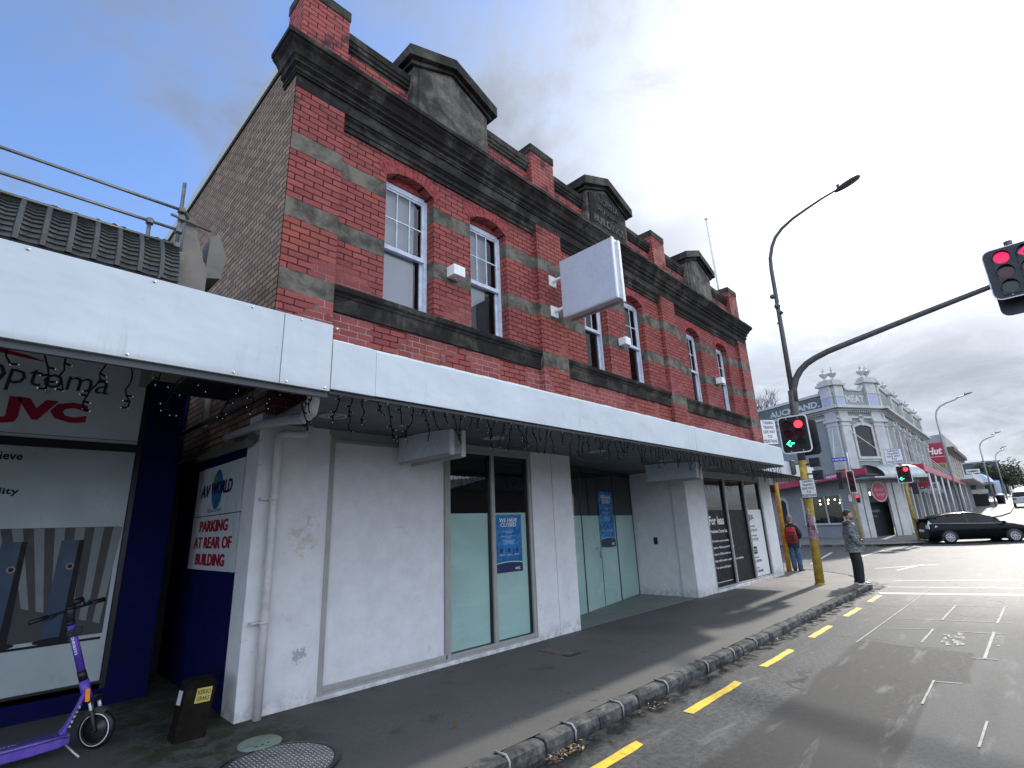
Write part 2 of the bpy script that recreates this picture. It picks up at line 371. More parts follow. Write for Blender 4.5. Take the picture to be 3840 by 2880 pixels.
M['pale_print']=pm('pale_blue_print',(.45,.62,.80),.5,.05,5)
M['black_print']=pm('charcoal_print',(.013,.014,.019),.5,.1,3,spec=.2)
M['grey_print']=pm('grey_print',(.22,.25,.30),.5,.05,5)
M['red_print']=pm('red_print',(.42,.012,.045),.45,.12,5)
M['red_letter']=pm('red_lettering',(.34,.012,.03),.5,.15,9)
M['board']=pm('white_notice_board',(.62,.66,.70),.5,.06,3,dirt=(.35,.37,.38),ds=7,da=.5)
M['poster_grey']=pm('pale_grey_poster',(.74,.80,.83),.35,.08,1.4)
M['poster_grey2']=pm('grey_green_poster',(.44,.51,.53),.35,.10,1.2)
M['frost']=None
def glass_mat(name,base,rough=.03,trans=1.0,alpha=None):
    m,nt,b=newmat(name); b.inputs['Base Color'].default_value=(*base,1); b.inputs['Roughness'].default_value=rough
    b.inputs['Transmission Weight'].default_value=trans; b.inputs['IOR'].default_value=1.5
    return m
def pane_mat(name,tint=(.03,.04,.045),rough=.02,spec=.9,wav=.0):
    m,nt,b=newmat(name); k=NB(nt); P,_=k.pos(); b.inputs['Base Color'].default_value=(*tint,1); b.inputs['Roughness'].default_value=rough
    b.inputs['Specular IOR Level'].default_value=spec; b.inputs['IOR'].default_value=1.52
    if wav: k.bump(k.noise(P,2.2,2,.5),wav,.02,b)
    return m
def clear_pane(name,t=.75):
    """window glass: see-through with real reflections"""
    m=bpy.data.materials.new(name); m.use_nodes=True; nt=m.node_tree; nt.nodes.clear(); k=NB(nt)
    P,_=k.pos(); fr=k.n('ShaderNodeFresnel'); fr.inputs[0].default_value=1.7
    bp=k.n('ShaderNodeBump'); bp.inputs['Strength'].default_value=.15; bp.inputs['Distance'].default_value=.02; k.link(k.noise(P,1.6,2,.5),bp.inputs['Height'])
    k.link(bp.outputs[0],fr.inputs['Normal'])
    g=k.n('ShaderNodeBsdfGlossy'); g.inputs['Roughness'].default_value=.015; k.link(bp.outputs[0],g.inputs['Normal'])
    tr=k.n('ShaderNodeBsdfTransparent'); tr.inputs[0].default_value=(t,t*1.02,t*1.03,1)
    mx=k.n('ShaderNodeMixShader'); k.link(fr.outputs[0],mx.inputs[0]); k.link(tr.outputs[0],mx.inputs[1]); k.link(g.outputs[0],mx.inputs[2])
    o=k.n('ShaderNodeOutputMaterial'); k.link(mx.outputs[0],o.inputs[0]); return m
M['pane']=clear_pane('window_glass',.82)
M['shop_glass']=pane_mat('dark_shop_glass',(.006,.008,.010),.015,.9,.05)
M['far_glass']=pane_mat('far_window_glass',(.014,.014,.016),.12,.22,.1)
def frost_mat():
    m,nt,b=newmat('frosted_film'); k=NB(nt); P,(X,Y,Z)=k.pos()
    a=k.noise(P,1.1,4,.5,.8); c=k.mix(k.rng(a,.3,.7),(.30,.475,.445),(.37,.55,.515))
    q=k.noise(k.comb(k.math('MULTIPLY',k.math('ADD',X,Y),.5),k.math('MULTIPLY',Z,3),0),1.6,3,.5,1.2)
    c=k.mix(k.rng(q,.55,.72,0,.3),c,(.46,.64,.61)); k.link(c,b.inputs['Base Color'])
    b.inputs['Roughness'].default_value=.35; b.inputs['Coat Weight'].default_value=.6; b.inputs['Coat Roughness'].default_value=.03; return m
M['frost']=frost_mat()
def asphalt():
    m,nt,b=newmat('asphalt_road'); k=NB(nt); P,(X,Y,Z)=k.pos()
    ag=k.noise(P,20,7,.88); ag2=k.noise(P,150,2,.7); big=k.noise(P,.5,5,.6)
    c=k.mix(k.rng(ag,.41,.59),(.016,.017,.019),(.135,.136,.137)); c=k.mix(k.rng(ag2,.58,.70,0,.8),c,(.30,.30,.30)); c=k.mix(k.rng(big,.35,.7,0,.35),c,(.035,.036,.038))
    # darker reinstated patch, its edges wobble
    wx=k.math('ADD',X,k.math('MULTIPLY',k.math('SUBTRACT',k.noise(P,1.2,3,.5),.5),.5)); wy=k.math('ADD',Y,k.math('MULTIPLY',k.math('SUBTRACT',k.noise(P,1.1,3,.5),.5),.22))
    patch=k.math('MULTIPLY',k.math('MULTIPLY',k.rng(wx,9.15,9.05),k.rng(wy,2.13,2.05)),k.rng(wy,.80,.86))
    patch=k.math('MULTIPLY',patch,k.math('MAXIMUM',k.rng(wx,7.45,7.55),k.rng(wy,1.04,1.08)))
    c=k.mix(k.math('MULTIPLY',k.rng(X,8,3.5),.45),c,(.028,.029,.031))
    c=k.mix(k.math('MULTIPLY',patch,.92),c,k.mix(k.rng(ag,.35,.7),(.006,.006,.007),(.055,.055,.055)))
    # scuffs, pale scratches along the lane
    sc=k.noise(k.comb(k.math('MULTIPLY',X,.55),k.math('MULTIPLY',Y,3.2),0),1.5,5,.62,.35)
    c=k.mix(k.rng(sc,.56,.72,0,.50),c,(.22,.22,.22))
    tr=k.noise(k.comb(k.math('MULTIPLY',X,.12),k.math('MULTIPLY',Y,.9),0),1.3,3,.5,.5); c=k.mix(k.rng(tr,.5,.62,0,.30),c,(.03,.03,.031))
    cr=k.n('ShaderNodeTexVoronoi'); cr.feature='DISTANCE_TO_EDGE'; cr.inputs['Scale'].default_value=.32
    wv=k.n('ShaderNodeVectorMath',operation='ADD'); k.link(P,wv.inputs[0]); nz=k.n('ShaderNodeTexNoise'); nz.inputs['Scale'].default_value=1.3; nz.inputs['Detail'].default_value=6; k.link(P,nz.inputs['Vector']); k.link(nz.outputs[1],wv.inputs[1]); k.link(wv.outputs[0],cr.inputs['Vector'])
    crack=k.rng(cr.outputs[0],.010,.002); c=k.mix(k.math('MULTIPLY',crack,k.rng(k.noise(P,.4,2,.5),.48,.56)),c,(.008,.008,.008))
    # damp gutter strip
    gy=k.math('ADD',Y,k.math('MULTIPLY',k.math('SUBTRACT',k.noise(P,1.6,5,.65),.5),.55))
    wet=k.math('MULTIPLY',k.math('MULTIPLY',k.rng(gy,2.78,2.98),k.rng(X,19,15)),k.rng(Y,3.6,3.4))
    c=k.mix(k.math('MULTIPLY',wet,.85),c,(.008,.008,.009)); k.link(c,b.inputs['Base Color'])
    r=k.math('SUBTRACT',k.rng(ag,.3,.7,.66,.88),k.math('MULTIPLY',wet,k.rng(k.noise(P,6,4,.6),.35,.6,.15,.56))); r=k.math('SUBTRACT',r,k.math('MULTIPLY',k.rng(X,9,17),.13)); k.link(r,b.inputs['Roughness'])
    b.inputs['Specular IOR Level'].default_value=.30
    h=k.math('MULTIPLY',k.math('ADD',ag,k.math('MULTIPLY',ag2,.4)),k.math('SUBTRACT',1,k.math('MULTIPLY',wet,.8))); k.bump(h,.35,.008,b); return m
M['asphalt']=asphalt()
def footmat():
    m,nt,b=newmat('footpath_asphalt'); k=NB(nt); P,(X,Y,Z)=k.pos()
    ag=k.noise(P,60,5,.85); big=k.noise(P,.6,6,.6,.3)
    c=k.mix(k.rng(ag,.3,.7),(.062,.063,.064),(.125,.124,.122)); c=k.mix(k.rng(big,.4,.66,0,.4),c,(.05,.05,.052))
    st=k.rng(k.noise(P,2.3,6,.65),.57,.70,0,.6); c=k.mix(st,c,(.032,.032,.034))
    sp=k.n('ShaderNodeTexVoronoi'); sp.inputs['Scale'].default_value=2.6; k.link(P,sp.inputs['Vector']); c=k.mix(k.rng(sp.outputs['Distance'],.045,.03,0,.5),c,(.028,.028,.03))
    # strip nearer the kerb is paler and browner
    c=k.mix(k.math('MULTIPLY',k.rng(k.math('ADD',Y,k.math('MULTIPLY',big,.3)),4.2,3.9),.45),c,(.115,.108,.10))
    # moss near the drain corner
    ms=k.math('MULTIPLY',k.rng(k.noise(P,5,7,.7),.40,.58),k.math('MULTIPLY',k.rng(X,2.6,2.1),k.math('MULTIPLY',k.rng(X,.9,1.4),k.rng(Y,4.3,4.7))))
    c=k.mix(k.math('MULTIPLY',ms,.85),c,(.022,.034,.008))
    # pinkish concrete at the corner crossing
    cn=k.math('MULTIPLY',k.rng(k.math('ADD',X,k.math('MULTIPLY',big,.8)),14.2,14.6),k.rng(X,30,24)); c=k.mix(k.math('MULTIPLY',cn,.6),c,k.mix(k.rng(k.noise(P,1.2,6,.6),.35,.6),(.15,.14,.13),(.24,.21,.19)))
    j=k.n('ShaderNodeTexVoronoi'); j.feature='DISTANCE_TO_EDGE'; j.inputs['Scale'].default_value=.45; wv=k.n('ShaderNodeVectorMath',operation='ADD'); nz=k.n('ShaderNodeTexNoise'); nz.inputs['Scale'].default_value=1.7; nz.inputs['Detail'].default_value=6; k.link(P,nz.inputs['Vector']); k.link(P,wv.inputs[0]); k.link(nz.outputs[1],wv.inputs[1]); k.link(wv.outputs[0],j.inputs['Vector'])
    c=k.mix(k.math('MULTIPLY',k.rng(j.outputs[0],.004,.001,0,.6),k.rng(k.noise(P,.5,2,.5),.5,.6)),c,(.02,.02,.02))
    k.link(c,b.inputs['Base Color']); b.inputs['Roughness'].default_value=.72; b.inputs['Specular IOR Level'].default_value=.35; k.bump(ag,.3,.004,b); return m
M['foot']=footmat()
M['kerb']=stone('basalt_kerb',(.04,.042,.045),(.17,.17,.165),.36,.66,4)
M['yellow']=pm('yellow_road_paint',(.72,.50,.035),.6,.18,9,.3,80,dirt=(.22,.17,.06),ds=7,da=.5)
M['whiteline']=pm('white_road_paint',(.48,.48,.47),.6,.15,9,.3,80,dirt=(.12,.12,.12),ds=4,da=.75)
M['faint']=pm('faded_road_paint',(.24,.24,.235),.7,.3,9,.3,80,dirt=(.05,.05,.05),ds=5,da=.9)
M['pole_y']=pm('yellow_pole_paint',(.44,.30,.045),.55,.25,6,.1,30,dirt=(.13,.09,.04),ds=5,da=.75)
M['pole_g']=pm('grey_pole_paint',(.085,.08,.08),.5,.2,6,dirt=(.04,.04,.04),ds=4,da=.5)
M['black']=pm('black_plastic',(.010,.010,.014),.42,.15,6)
M['white_p']=pm('white_plastic',(.78,.78,.80),.4,.05,6)
M['red_on']=pm('red_lamp_lit',(.5,.01,.01),.4,.05,6,emit=(1,.02,.03),es=3.2)
M['red_led']=pm('red_led_lit',(.4,.01,.03),.5,.4,60,emit=(1,.01,.10),es=.8)
M['green_on']=pm('green_lamp_lit',(.05,.5,.3),.4,.05,6,emit=(.05,1,.45),es=2.2)
M['lens_r']=pm('dark_red_lens',(.05,.008,.008),.15,.2,9)
M['lens_g']=pm('dark_lens',(.012,.02,.022),.15,.2,9)
M['bluebld']=pm('blue_grey_paint',(.235,.258,.25),.6,.10,1.2,.1,30,dirt=(.12,.15,.16),ds=1.0,da=.35)
M['bluelt']=pm('pale_blue_grey_trim',(.48,.485,.47),.6,.10,1.5,.1,30,dirt=(.25,.27,.27),ds=2,da=.45)
M['tile_p']=pm('patterned_tile',(.34,.36,.55),.5,.35,24)
M['crimson']=pm('crimson_sign',(.40,.015,.055),.4,.10,3)
M['corr']=pm('corrugated_roof',(.45,.47,.48),.4,.15,3,metal=.5)
M['cream']=pm('cream_plaster',(.42,.39,.34),.7,.15,1.5,dirt=(.18,.16,.14),ds=1.5,da=.5)
M['brown']=pm('brown_trim',(.10,.07,.06),.7,.2,2)
M['greyc']=pm('grey_concrete',(.30,.31,.33),.7,.12,1.2,dirt=(.15,.15,.16),ds=1.5,da=.5)
M['slate']=pm('dark_block_wall',(.06,.075,.10),.6,.2,1)
M['tile_roof']=pm('dark_roof_tile',(.050,.052,.054),.7,.3,9,.4,40,dirt=(.05,.065,.02),ds=3,da=.5)
M['moss']=pm('moss',(.035,.06,.01),.9,.4,12)
M['plaster_t']=pm('taupe_plaster',(.21,.185,.16),.75,.18,2.5,.3,30,dirt=(.09,.085,.075),ds=3,da=.6)
M['leaf']=pm('dark_foliage',(.035,.055,.018),.7,.45,4)
M['bark']=pm('grey_bark',(.10,.085,.07),.9,.3,8)
M['floor_tile']=None
# ================= red brick corner building =================
BLD=empty('brick_building',(9.5,5.5,0),'two storey red painted brick building with black cornice, stone bands and white shopfronts','building')
F=FX(5.5); FP=FX(5.6)
PIERS=[(1.98,2.65),(6.58,7.30),(11.34,12.06),(16.42,17.15)]
WINS=[(3.39,4.24),(4.99,5.84),(8.06,8.91),(9.68,10.53),(12.81,13.66),(14.73,15.59)]
ZS,RISE,ZB,ZT=6.62,.15,4.58,7.157
def arc(xa,xb,n=8,zs=ZS,r=RISE,off=0):
    h=(xb-xa)/2; Rr=(h*h+r*r)/(2*r); a=math.asin(h/Rr); cx=(xa+xb)/2; cz=zs+r-Rr
    return [(cx+(Rr+off)*math.sin(-a+2*a*i/n),cz+(Rr+off)*math.cos(-a+2*a*i/n)) for i in range(n+1)]
wall=MB()
bays=[(2.65,6.58,WINS[0:2]),(7.30,11.34,WINS[2:4]),(12.06,16.42,WINS[4:6])]
for x0,x1,ws in bays:
    wall.add([FP(a,b,0) for a,b in ((x0,2.85),(x1,2.85),(x1,ZB),(x0,ZB))],[(0,1,2,3)])
    xs=[x0]+[v for q in ws for v in q]+[x1]
    for i in range(0,len(xs),2): wall.quad(FP(xs[i],ZB,0),FP(xs[i+1],ZB,0),FP(xs[i+1],ZT,0),FP(xs[i],ZT,0))
    for xa,xb in ws:
        A=arc(xa,xb)
        for (a,b),(c,d) in zip(A,A[1:]):
            wall.quad(FP(a,b,0),FP(c,d,0),FP(c,ZT,0),FP(a,ZT,0))
            wall.quad(FP(a,b,0),FP(a,b,-.24),FP(c,d,-.24),FP(c,d,0))
        for x in (xa,xb): wall.quad(FP(x,ZB,0),FP(x,A[0][1],0),FP(x,A[0][1],-.24),FP(x,ZB,-.24))
        wall.quad(FP(xa,ZB,0),FP(xb,ZB,0),FP(xb,ZB,-.24),FP(xa,ZB,-.24))
wall.build('brick_wall',M['brick'],BLD)
for a,b in PIERS:
    p=MB(); p.box((a,5.5,2.85),(b,5.9,7.157)); p.build('pier',M['brick'],BLD)
# voussoir arches
for xa,xb in WINS:
    m=MB(); n=15; h=(xb-xa)/2; Rr=(h*h+RISE**2)/(2*RISE); al=math.asin(h/Rr)+.05; cx=(xa+xb)/2; cz=ZS+RISE-Rr
    for i in range(n):
        a0=-al+2*al*i/n+.006; a1=-al+2*al*(i+1)/n-.006; j=rnd.uniform(-.004,.006); L0=rnd.uniform(.205,.22)
        m.extr(FP,[(cx+Rr*math.sin(a0),cz+Rr*math.cos(a0)),(cx+Rr*math.sin(a1),cz+Rr*math.cos(a1)),(cx+(Rr+L0)*math.sin(a1),cz+(Rr+L0)*math.cos(a1)),(cx+(Rr+L0)*math.sin(a0),cz+(Rr+L0)*math.cos(a0))],-.02,.006+j)
    m.build('window_arch',M['arch'],BLD,bevel=.003)
# windows
def sash_window(xa,xb,blind,low_blind,bright=False):
    g=FP; fr=MB(); A=arc(xa,xb); o0,o1=-.24,-.17; t=.055
    fr.pbox(g,xa,xa+t,ZB,A[0][1],o0,o1); fr.pbox(g,xb-t,xb,ZB,A[0][1],o0,o1); fr.pbox(g,xa+t,xb-t,ZB,ZB+.05,o0,o1+.02)
    inner=[(a,b-.07) for a,b in A]
    fr.pbox(g,xa+t,xb-t,ZS-.05,ZS+.035,o0,o1)
    o=fr.build('window',M['sash'],BLD)
    tb=MB(); tb.pbox(g,xa,xb,ZS+.036,ZS+.25,-.245,-.15); tb.build('brick_tympanum',M['arch'],o)
    zr=5.56; s=MB(); 
    # upper sash
    s.pbox(g,xa+t,xa+t+.035,zr,ZS-.02,-.22,-.185); s.pbox(g,xb-t-.035,xb-t,zr,ZS-.02,-.22,-.185); s.pbox(g,xa+t,xb-t,zr-.02,zr+.045,-.225,-.165)
    s.pbox(g,xa+t+.035,xb-t-.035,ZS-.08,ZS-.04,-.22,-.185)
    # lower sash
    s.pbox(g,xa+t,xa+t+.04,ZB+.05,zr-.02,-.26,-.225); s.pbox(g,xb-t-.04,xb-t,ZB+.05,zr-.02,-.26,-.225); s.pbox(g,xa+t+.04,xb-t-.04,ZB+.05,ZB+.11,-.26,-.225)
    s.build('sash',M['sash'],o)
    b=MB(); w=xb-xa-2*t-.07; x=xa+t+.035
    for k in (1,2): b.pbox(g,x+w*k/3-.009,x+w*k/3+.009,zr+.045,ZS-.06,-.212,-.19)
    b.pbox(g,x,x+w,6.07,6.09,-.210,-.192); b.build('glazing_bar',M['sash'],o)
    p=MB(); p.quad(g(xa+t,zr,-.204),g(xb-t,zr,-.204),g(xb-t,ZS-.05,-.204),g(xa+t,ZS-.05,-.204)); p.build('pane',M['pane'],o)
    p=MB(); p.quad(g(xa+t,ZB+.05,-.243),g(xb-t,ZB+.05,-.243),g(xb-t,zr,-.243),g(xa+t,zr,-.243)); p.build('pane',M['pane'],o)
    bl=MB(); W=xb-xa; poly=[(xa+.02,ZS+.02),(xa+.02,zr)]
    poly=[(xa+.02,zr-.02)]+[(xa+W*blind+rnd.uniform(-.004,.004),zr+ (ZS+.0-zr)*k/6) for k in range(7)]+[(xa+.02,ZS+.09)]
    if blind>0: bl.extr(g,poly,-.30,-.285)
    if low_blind:
        bl.extr(g,low_blind(xa,xb,ZB,zr),-.30,-.285)
    if bl.v: bl.build('blind',M['white_p'] if bright else M['blind'],o)
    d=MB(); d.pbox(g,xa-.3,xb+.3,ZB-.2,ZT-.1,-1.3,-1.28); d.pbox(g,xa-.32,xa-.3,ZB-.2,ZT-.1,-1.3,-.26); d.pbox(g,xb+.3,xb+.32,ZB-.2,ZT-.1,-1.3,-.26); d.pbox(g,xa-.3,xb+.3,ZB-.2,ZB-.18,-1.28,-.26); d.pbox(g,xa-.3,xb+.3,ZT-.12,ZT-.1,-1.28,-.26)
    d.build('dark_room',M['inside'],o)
full=lambda f:(lambda a,b,z0,z1:[(a+.02,z0+.03),(a+(b-a)*f,z0+.03),(a+(b-a)*f,z1),(a+.02,z1)])
tri=lambda a,b,z0,z1:[(a+.02,z0+.42),(a+(b-a)*.66,z0+.80),(a+(b-a)*.66,z1),(a+.02,z1)]
tri2=lambda a,b,z0,z1:[(a+.02,z0+.05),(a+(b-a)*.30,z0+.02),(a+(b-a)*.22,z0+.45),(a+.02,z0+.5)]
for (a,b),bf,lb,br in zip(WINS,(.80,.72,.34,.22,.0,.0),(full(.80),tri,full(.30),None,tri2,None),(0,0,1,1,1,0)): sash_window(a,b,bf,lb,br)
# sills
for x0,x1,_ in bays:
    m=MB(); a,b=x0,x1
    prof=[(-.0,4.258),(.035,4.258),(.035,4.46),(.05,4.475),(.055,4.50),(.085,4.53),(.09,4.575),(.09,4.595),(-.0,4.612)]
    m.extr(lambda o,z,s:FP(s,z,o),prof,a,b); m.build('sill',M['cement'],BLD)
# architrave under the cornice in each bay
for x0,x1,_ in bays:
    m=MB(); prof=[(0,6.955),(.03,6.955),(.03,7.02),(.05,7.03),(.05,7.10),(.085,7.13),(.085,7.17),(0,7.17)]
    m.extr(lambda o,z,s:FP(s,z,o),prof,x0,x1); m.build('architrave',M['cement'],BLD)
# main cornice with mitred left return, irregular weathered edge
prof=[(0,7.157),(.004,7.157),(.004,7.33),(.03,7.335),(.03,7.365),(.045,7.37),(.045,7.40),(.03,7.41),(.03,7.44),(.075,7.47),(.075,7.50),(.06,7.515),(.085,7.545),(.105,7.555),(.118,7.59),(.15,7.645),(.19,7.68),(.205,7.70),(.19,7.71),(.22,7.722),(.222,7.79),(.13,7.83),(-.1,7.87)]
m=MB(); xs=[1.98+ (17.15-1.98)*i/90 for i in range(91)]; n=len(prof); rows=[]
yb=5.87
def P3(x,y,z): return (x,y,z)
ring=[]
ring.append([P3(1.98-o,yb,z) for o,z in prof]); 
for i,x in enumerate(xs):
    if i==0: ring.append([P3(1.98-o,5.5-o,z) for o,z in prof])
    else:
        j=[(noise.noise(Vector((x*3.1,z*2,q)))*.007 if q>16 else noise.noise(Vector((x*2.3,z*4,q)))*.0025) for q,(o,z) in enumerate(prof)]
        if i==len(xs)-1: ring.append([P3(17.15+o,5.5-o,z) for o,z in prof])
        else: ring.append([P3(x,5.5-o-jj,z+jj*.6) for (o,z),jj in zip(prof,j)])
ring.append([P3(17.15+o,5.87,z) for o,z in prof])
b0=0
for k,rg in enumerate(ring): m.v+=rg
for k in range(len(ring)-1):
    for q in range(n-1):
        m.f.append([k*n+q,(k+1)*n+q,(k+1)*n+q+1,k*n+q+1]); m.m.append(0); m.s.append(False)
for k in (0,len(ring)-1): m.f.append([k*n+q for q in range(n)]); m.m.append(0); m.s.append(False)
m.build('cornice',M['cement'],BLD)
# parapet
m=MB(); m.box((2.05,5.64,7.8),(17.1,5.9,8.36)); m.build('parapet_wall',M['brick_top'],BLD)
m=MB(); pc=[(-.26,8.36),(.0,8.36),(.0,8.40),(.025,8.41),(.03,8.46),(.05,8.47),(.06,8.53),(.075,8.535),(.075,8.66),(-.26,8.68)]
FY=FX(5.64); m.extr(lambda o,z,s:FY(s,z,o),pc,2.64,16.45); m.build('parapet_coping',M['cement'],BLD)
PP=[(1.985,2.65,8.94),(6.55,7.24,8.98),(11.27,11.93,9.03),(16.28,16.97,9.02)]
for a,b,zt in PP:
    m=MB(); m.box((a,5.5,7.82),(b,6.02,zt-.17),0); m.box((a-.012,5.488,zt-.17),(b+.012,6.03,zt),1); m.build('parapet_pier',[M['brick_top'],M['cement']],BLD,bevel=.008)
PED=[(3.75,5.36),(8.35,10.0),(13.2,14.83)]
def pediment(i,a,b):
    m=MB(); c=(a+b)/2; e=8.80; ap=9.17
    m.extr(F,[(a,7.84),(b,7.84),(b,e),(c,ap),(a,e)],-.35,0,0)
    m.extr(F,[(a+.10,7.86),(b-.10,7.86),(b-.10,e-.02),(c,ap-.09),(a+.10,e-.02)],.0,.03,2)
    # raking cap in two steps
    for lo,hi,o in ((.0,.07,.05),(.07,.27,.13)):
        ex=.02+o
        m.extr(F,[(a-ex,e+lo-.02),(c,ap+lo),(c,ap+hi),(a-ex,e+hi-.02)],-.42-o*.1,o,1)
        m.extr(F,[(c,ap+lo),(b+ex,e+lo-.02),(b+ex,e+hi-.02),(c,ap+hi)],-.42-o*.1,o-.001,1)
    o=m.build('pediment',[M['cement_l'],M['cement'],M['cement_l'] if i!=1 else M['cement']],BLD)
    if i==1:
        t=MB()
        def relief(s,x,z,w,h,rot=0):
            vs,fs,_=glyphs(s); t0=len(t.v)
            for k in range(2):
                t.add([F(x+(p*w)*math.cos(rot)-(q*h)*math.sin(rot),z+p*w*math.sin(rot)+q*h*math.cos(rot),.035+k*.018) for p,q in vs],fs if k else [])
            nV=len(vs); E={}
            for f in fs:
                for u_,v_ in zip(f,f[1:]+f[:1]): E[(u_,v_)]=1
            for (u_,v_) in E:
                if (v_,u_) not in E: t.add([],[]) ; t.f.append([t0+u_,t0+v_,t0+nV+v_,t0+nV+u_]); t.m.append(0); t.s.append(False)
        relief('WOROTA',c-.43,8.66,.86,.17); relief('~ 1908 ~',c-.42,8.43,.84,.14); relief('BUILDINGS',c-.60,8.10,1.2,.20)
        t.build('lettering',M['cement_l'],o)
for i,(a,b) in enumerate(PED): pediment(i,a,b)
# side walls, roof, flashing
m=MB(); m.quad((1.972,5.51,2.55),(1.972,25,2.55),(1.972,25,7.93),(1.972,5.51,7.93)); m.quad((1.972,25,2.55),(17.1,25,2.55),(17.1,25,7.9),(1.972,25,7.9)); m.build('side_wall',M['tan'],BLD)
m=MB(); m.quad((17.14,5.52,-.3),(17.14,25,-.3),(17.14,25,7.9),(17.14,5.52,7.9)); m.build('side_wall',M['brick_top'],BLD)
m=MB(); m.box((1.93,5.9,7.925),(2.2,25.05,7.985)); m.box((1.93,5.9,7.80),(1.955,25.05,7.925)); m.build('roof_flashing',M['bluelt'],BLD)
m=MB(); m.quad((2.0,5.9,7.7),(17.12,5.9,7.7),(17.12,25,7.9),(2.0,25,7.9)); m.build('roof',M['greyc'],BLD)
m=MB(); m.quad((1.968,5.62,-.3),(1.968,25,-.3),(1.968,25,2.56),(1.968,5.62,2.56)); m.build('side_wall',M['navy'],BLD,label='navy painted lower side wall')
Fp0=lambda x:-.005-.004*(x-2)
# ---- ground floor ----
m=MB(); m.box((1.95,5.5,-.25),(2.70,5.85,2.86)); m.box((2.70,5.49,-.25),(6.10,5.60,.03)); m.box((2.70,5.50,.03),(2.72,5.6,2.7))
m.box((6.10,5.5,-.25),(6.598,5.85,2.86)); m.box((6.612,5.5,-.25),(7.12,6.2,2.86)); m.box((6.598,5.515,-.25),(6.612,5.6,2.86))
m.box((7.12-.3,6.2,-.25),(7.12,6.5,2.86)); m.build('shopfront_wall',M['stucco'],BLD,bevel=.006); m=MB()
m.box((11.36,5.5,-.25),(11.86,5.86,2.86)); m.box((11.86,5.503,-.25),(12.36,5.8,2.86)); m.box((11.39,5.86,-.25),(11.7,7.2,2.86)); m.box((16.22,5.5,-.25),(17.05,5.9,2.86)); m.box((12.36,5.485,-.25),(16.22,5.6,.01))
m.build('shopfront_wall',M['stucco'],BLD,bevel=.006)
m=MB(); m.box((2.78,5.535,.11),(4.37,5.58,2.66)); m.build('boarded_panel',M['panel_w'],BLD)
m=MB(); m.box((2.70,5.52,2.66),(7.13,5.60,2.80)); m.build('head_beam',M['frame'],BLD)
m=MB(); m.box((12.36,5.52,2.64),(16.22,5.6,2.80)); m.build('head_beam',M['frame'],BLD)
def shopwin(xs,z0,z1,split,wide,film,name='shop_window',right=None):
    """xs: mullion edges list of (a,b) lights"""
    fr=MB(); gk=MB()
    for a,b in xs: 
        gk.pbox(F,b-.035,b,z0,z1,-.075,-.03); gk.pbox(F,a,b,z1-.05,z1,-.075,-.03); gk.pbox(F,a,b-.035,z0,z0+.012,-.075,-.04)
    L=xs[0][0]-wide; Rr=xs[-1][1]+wide
    fr.pbox(F,L,xs[0][0],z0-.07,z1+.04,-.08,.0); fr.pbox(F,xs[-1][1],Rr,z0-.07,z1+.04,-.08,.0)
    for (a,b),(c,d) in zip(xs,xs[1:]): fr.pbox(F,b,c,z0-.07,z1+.04,-.08,.004)
    for a,b in xs: fr.pbox(F,a,b,z1,z1+.04,-.08,-.004); fr.pbox(F,a,b,z0-.035,z0,-.08,.0); fr.pbox(F,a,b,z0-.07,z0-.037,-.08,-.012)
    o=fr.build(name,M['frame'],BLD,bevel=.003); gk.build('gasket',M['dark'],o)
    for i,(a,b) in enumerate(xs):
        p=MB(); p.quad(F(a,split,-.06),F(b,split,-.06),F(b,z1,-.06),F(a,z1,-.06)); p.build('pane',M['shop_glass'],o)
        f=MB(); f.quad(F(a,z0,-.057),F(b,z0,-.057),F(b,split,-.057),F(a,split,-.057)); f.build('window_film',film[i],o)
    return o
shopwin([(4.46,5.22),(5.285,6.02)],.10,2.64,1.81,.055,[M['frost']]*2)
# frame of the boarded light
m=MB(); m.pbox(F,2.72,2.78,.03,2.70,-.08,0); m.pbox(F,2.78,4.40,.065,.11,-.08,0); m.pbox(F,2.78,4.40,.03,.062,-.08,-.012); m.pbox(F,2.78,4.40,2.62,2.66,-.08,0); m.pbox(F,4.375,4.403,.0,2.66,-.08,0); m.build('panel_frame',M['frame'],BLD,bevel=.003)
o=shopwin([(12.41,13.56),(13.64,14.88),(14.95,16.12)],.05,2.60,1.815,.055,[M['black_print'],M['black_print'],M['white_print']])
# lease notice lettering on the film
t=MB(); oo=-.05
def T(s,x0,x1,z,h,mi=0): t.text(F,s,x0,z,x1-x0,h,oo,mi,bold=.028)
T('For leas',12.52,13.38,1.46,.215); T('e',13.60,13.71,1.46,.155); T('Prominent Corner Ret',12.51,13.50,1.27,.085)
for z,a,b_,s,s2 in ((1.045,12.55,13.52,'Prominent corner position',None),(.895,12.55,13.52,'Approx. 400sqm ground fl','area'),(.745,12.55,13.52,'Approx. 200sqm level one','a'),(.59,12.55,13.52,'High traffic location - pede','ian and vehicle'),(.435,12.55,13.44,'7 car parks at $50 pp/pw',None)):
    T(s,a,b_,z,.062)
    t.disc(F,12.515,z+.025,.011,oo,8)
    if s2: T(s2,13.62,13.62+.045*len(s2),z,.052)
t.quad(F(12.45,.14,oo),F(13.42,.14,oo),F(13.42,.152,oo),F(12.45,.152,oo))
t.text(F,'JLL',15.22,1.53,.23,.15,oo,1); t.disc(F,15.10,1.60,.085,oo+.001,18,rz=.105,mi=2)
for z,s in ((1.225,'021 761 731'),(.985,'021 501 220'),(.415,'021 4209 0730'),(.155,'027 358 7988')): t.text(F,s,15.03,z,.52,.07,oo,1)
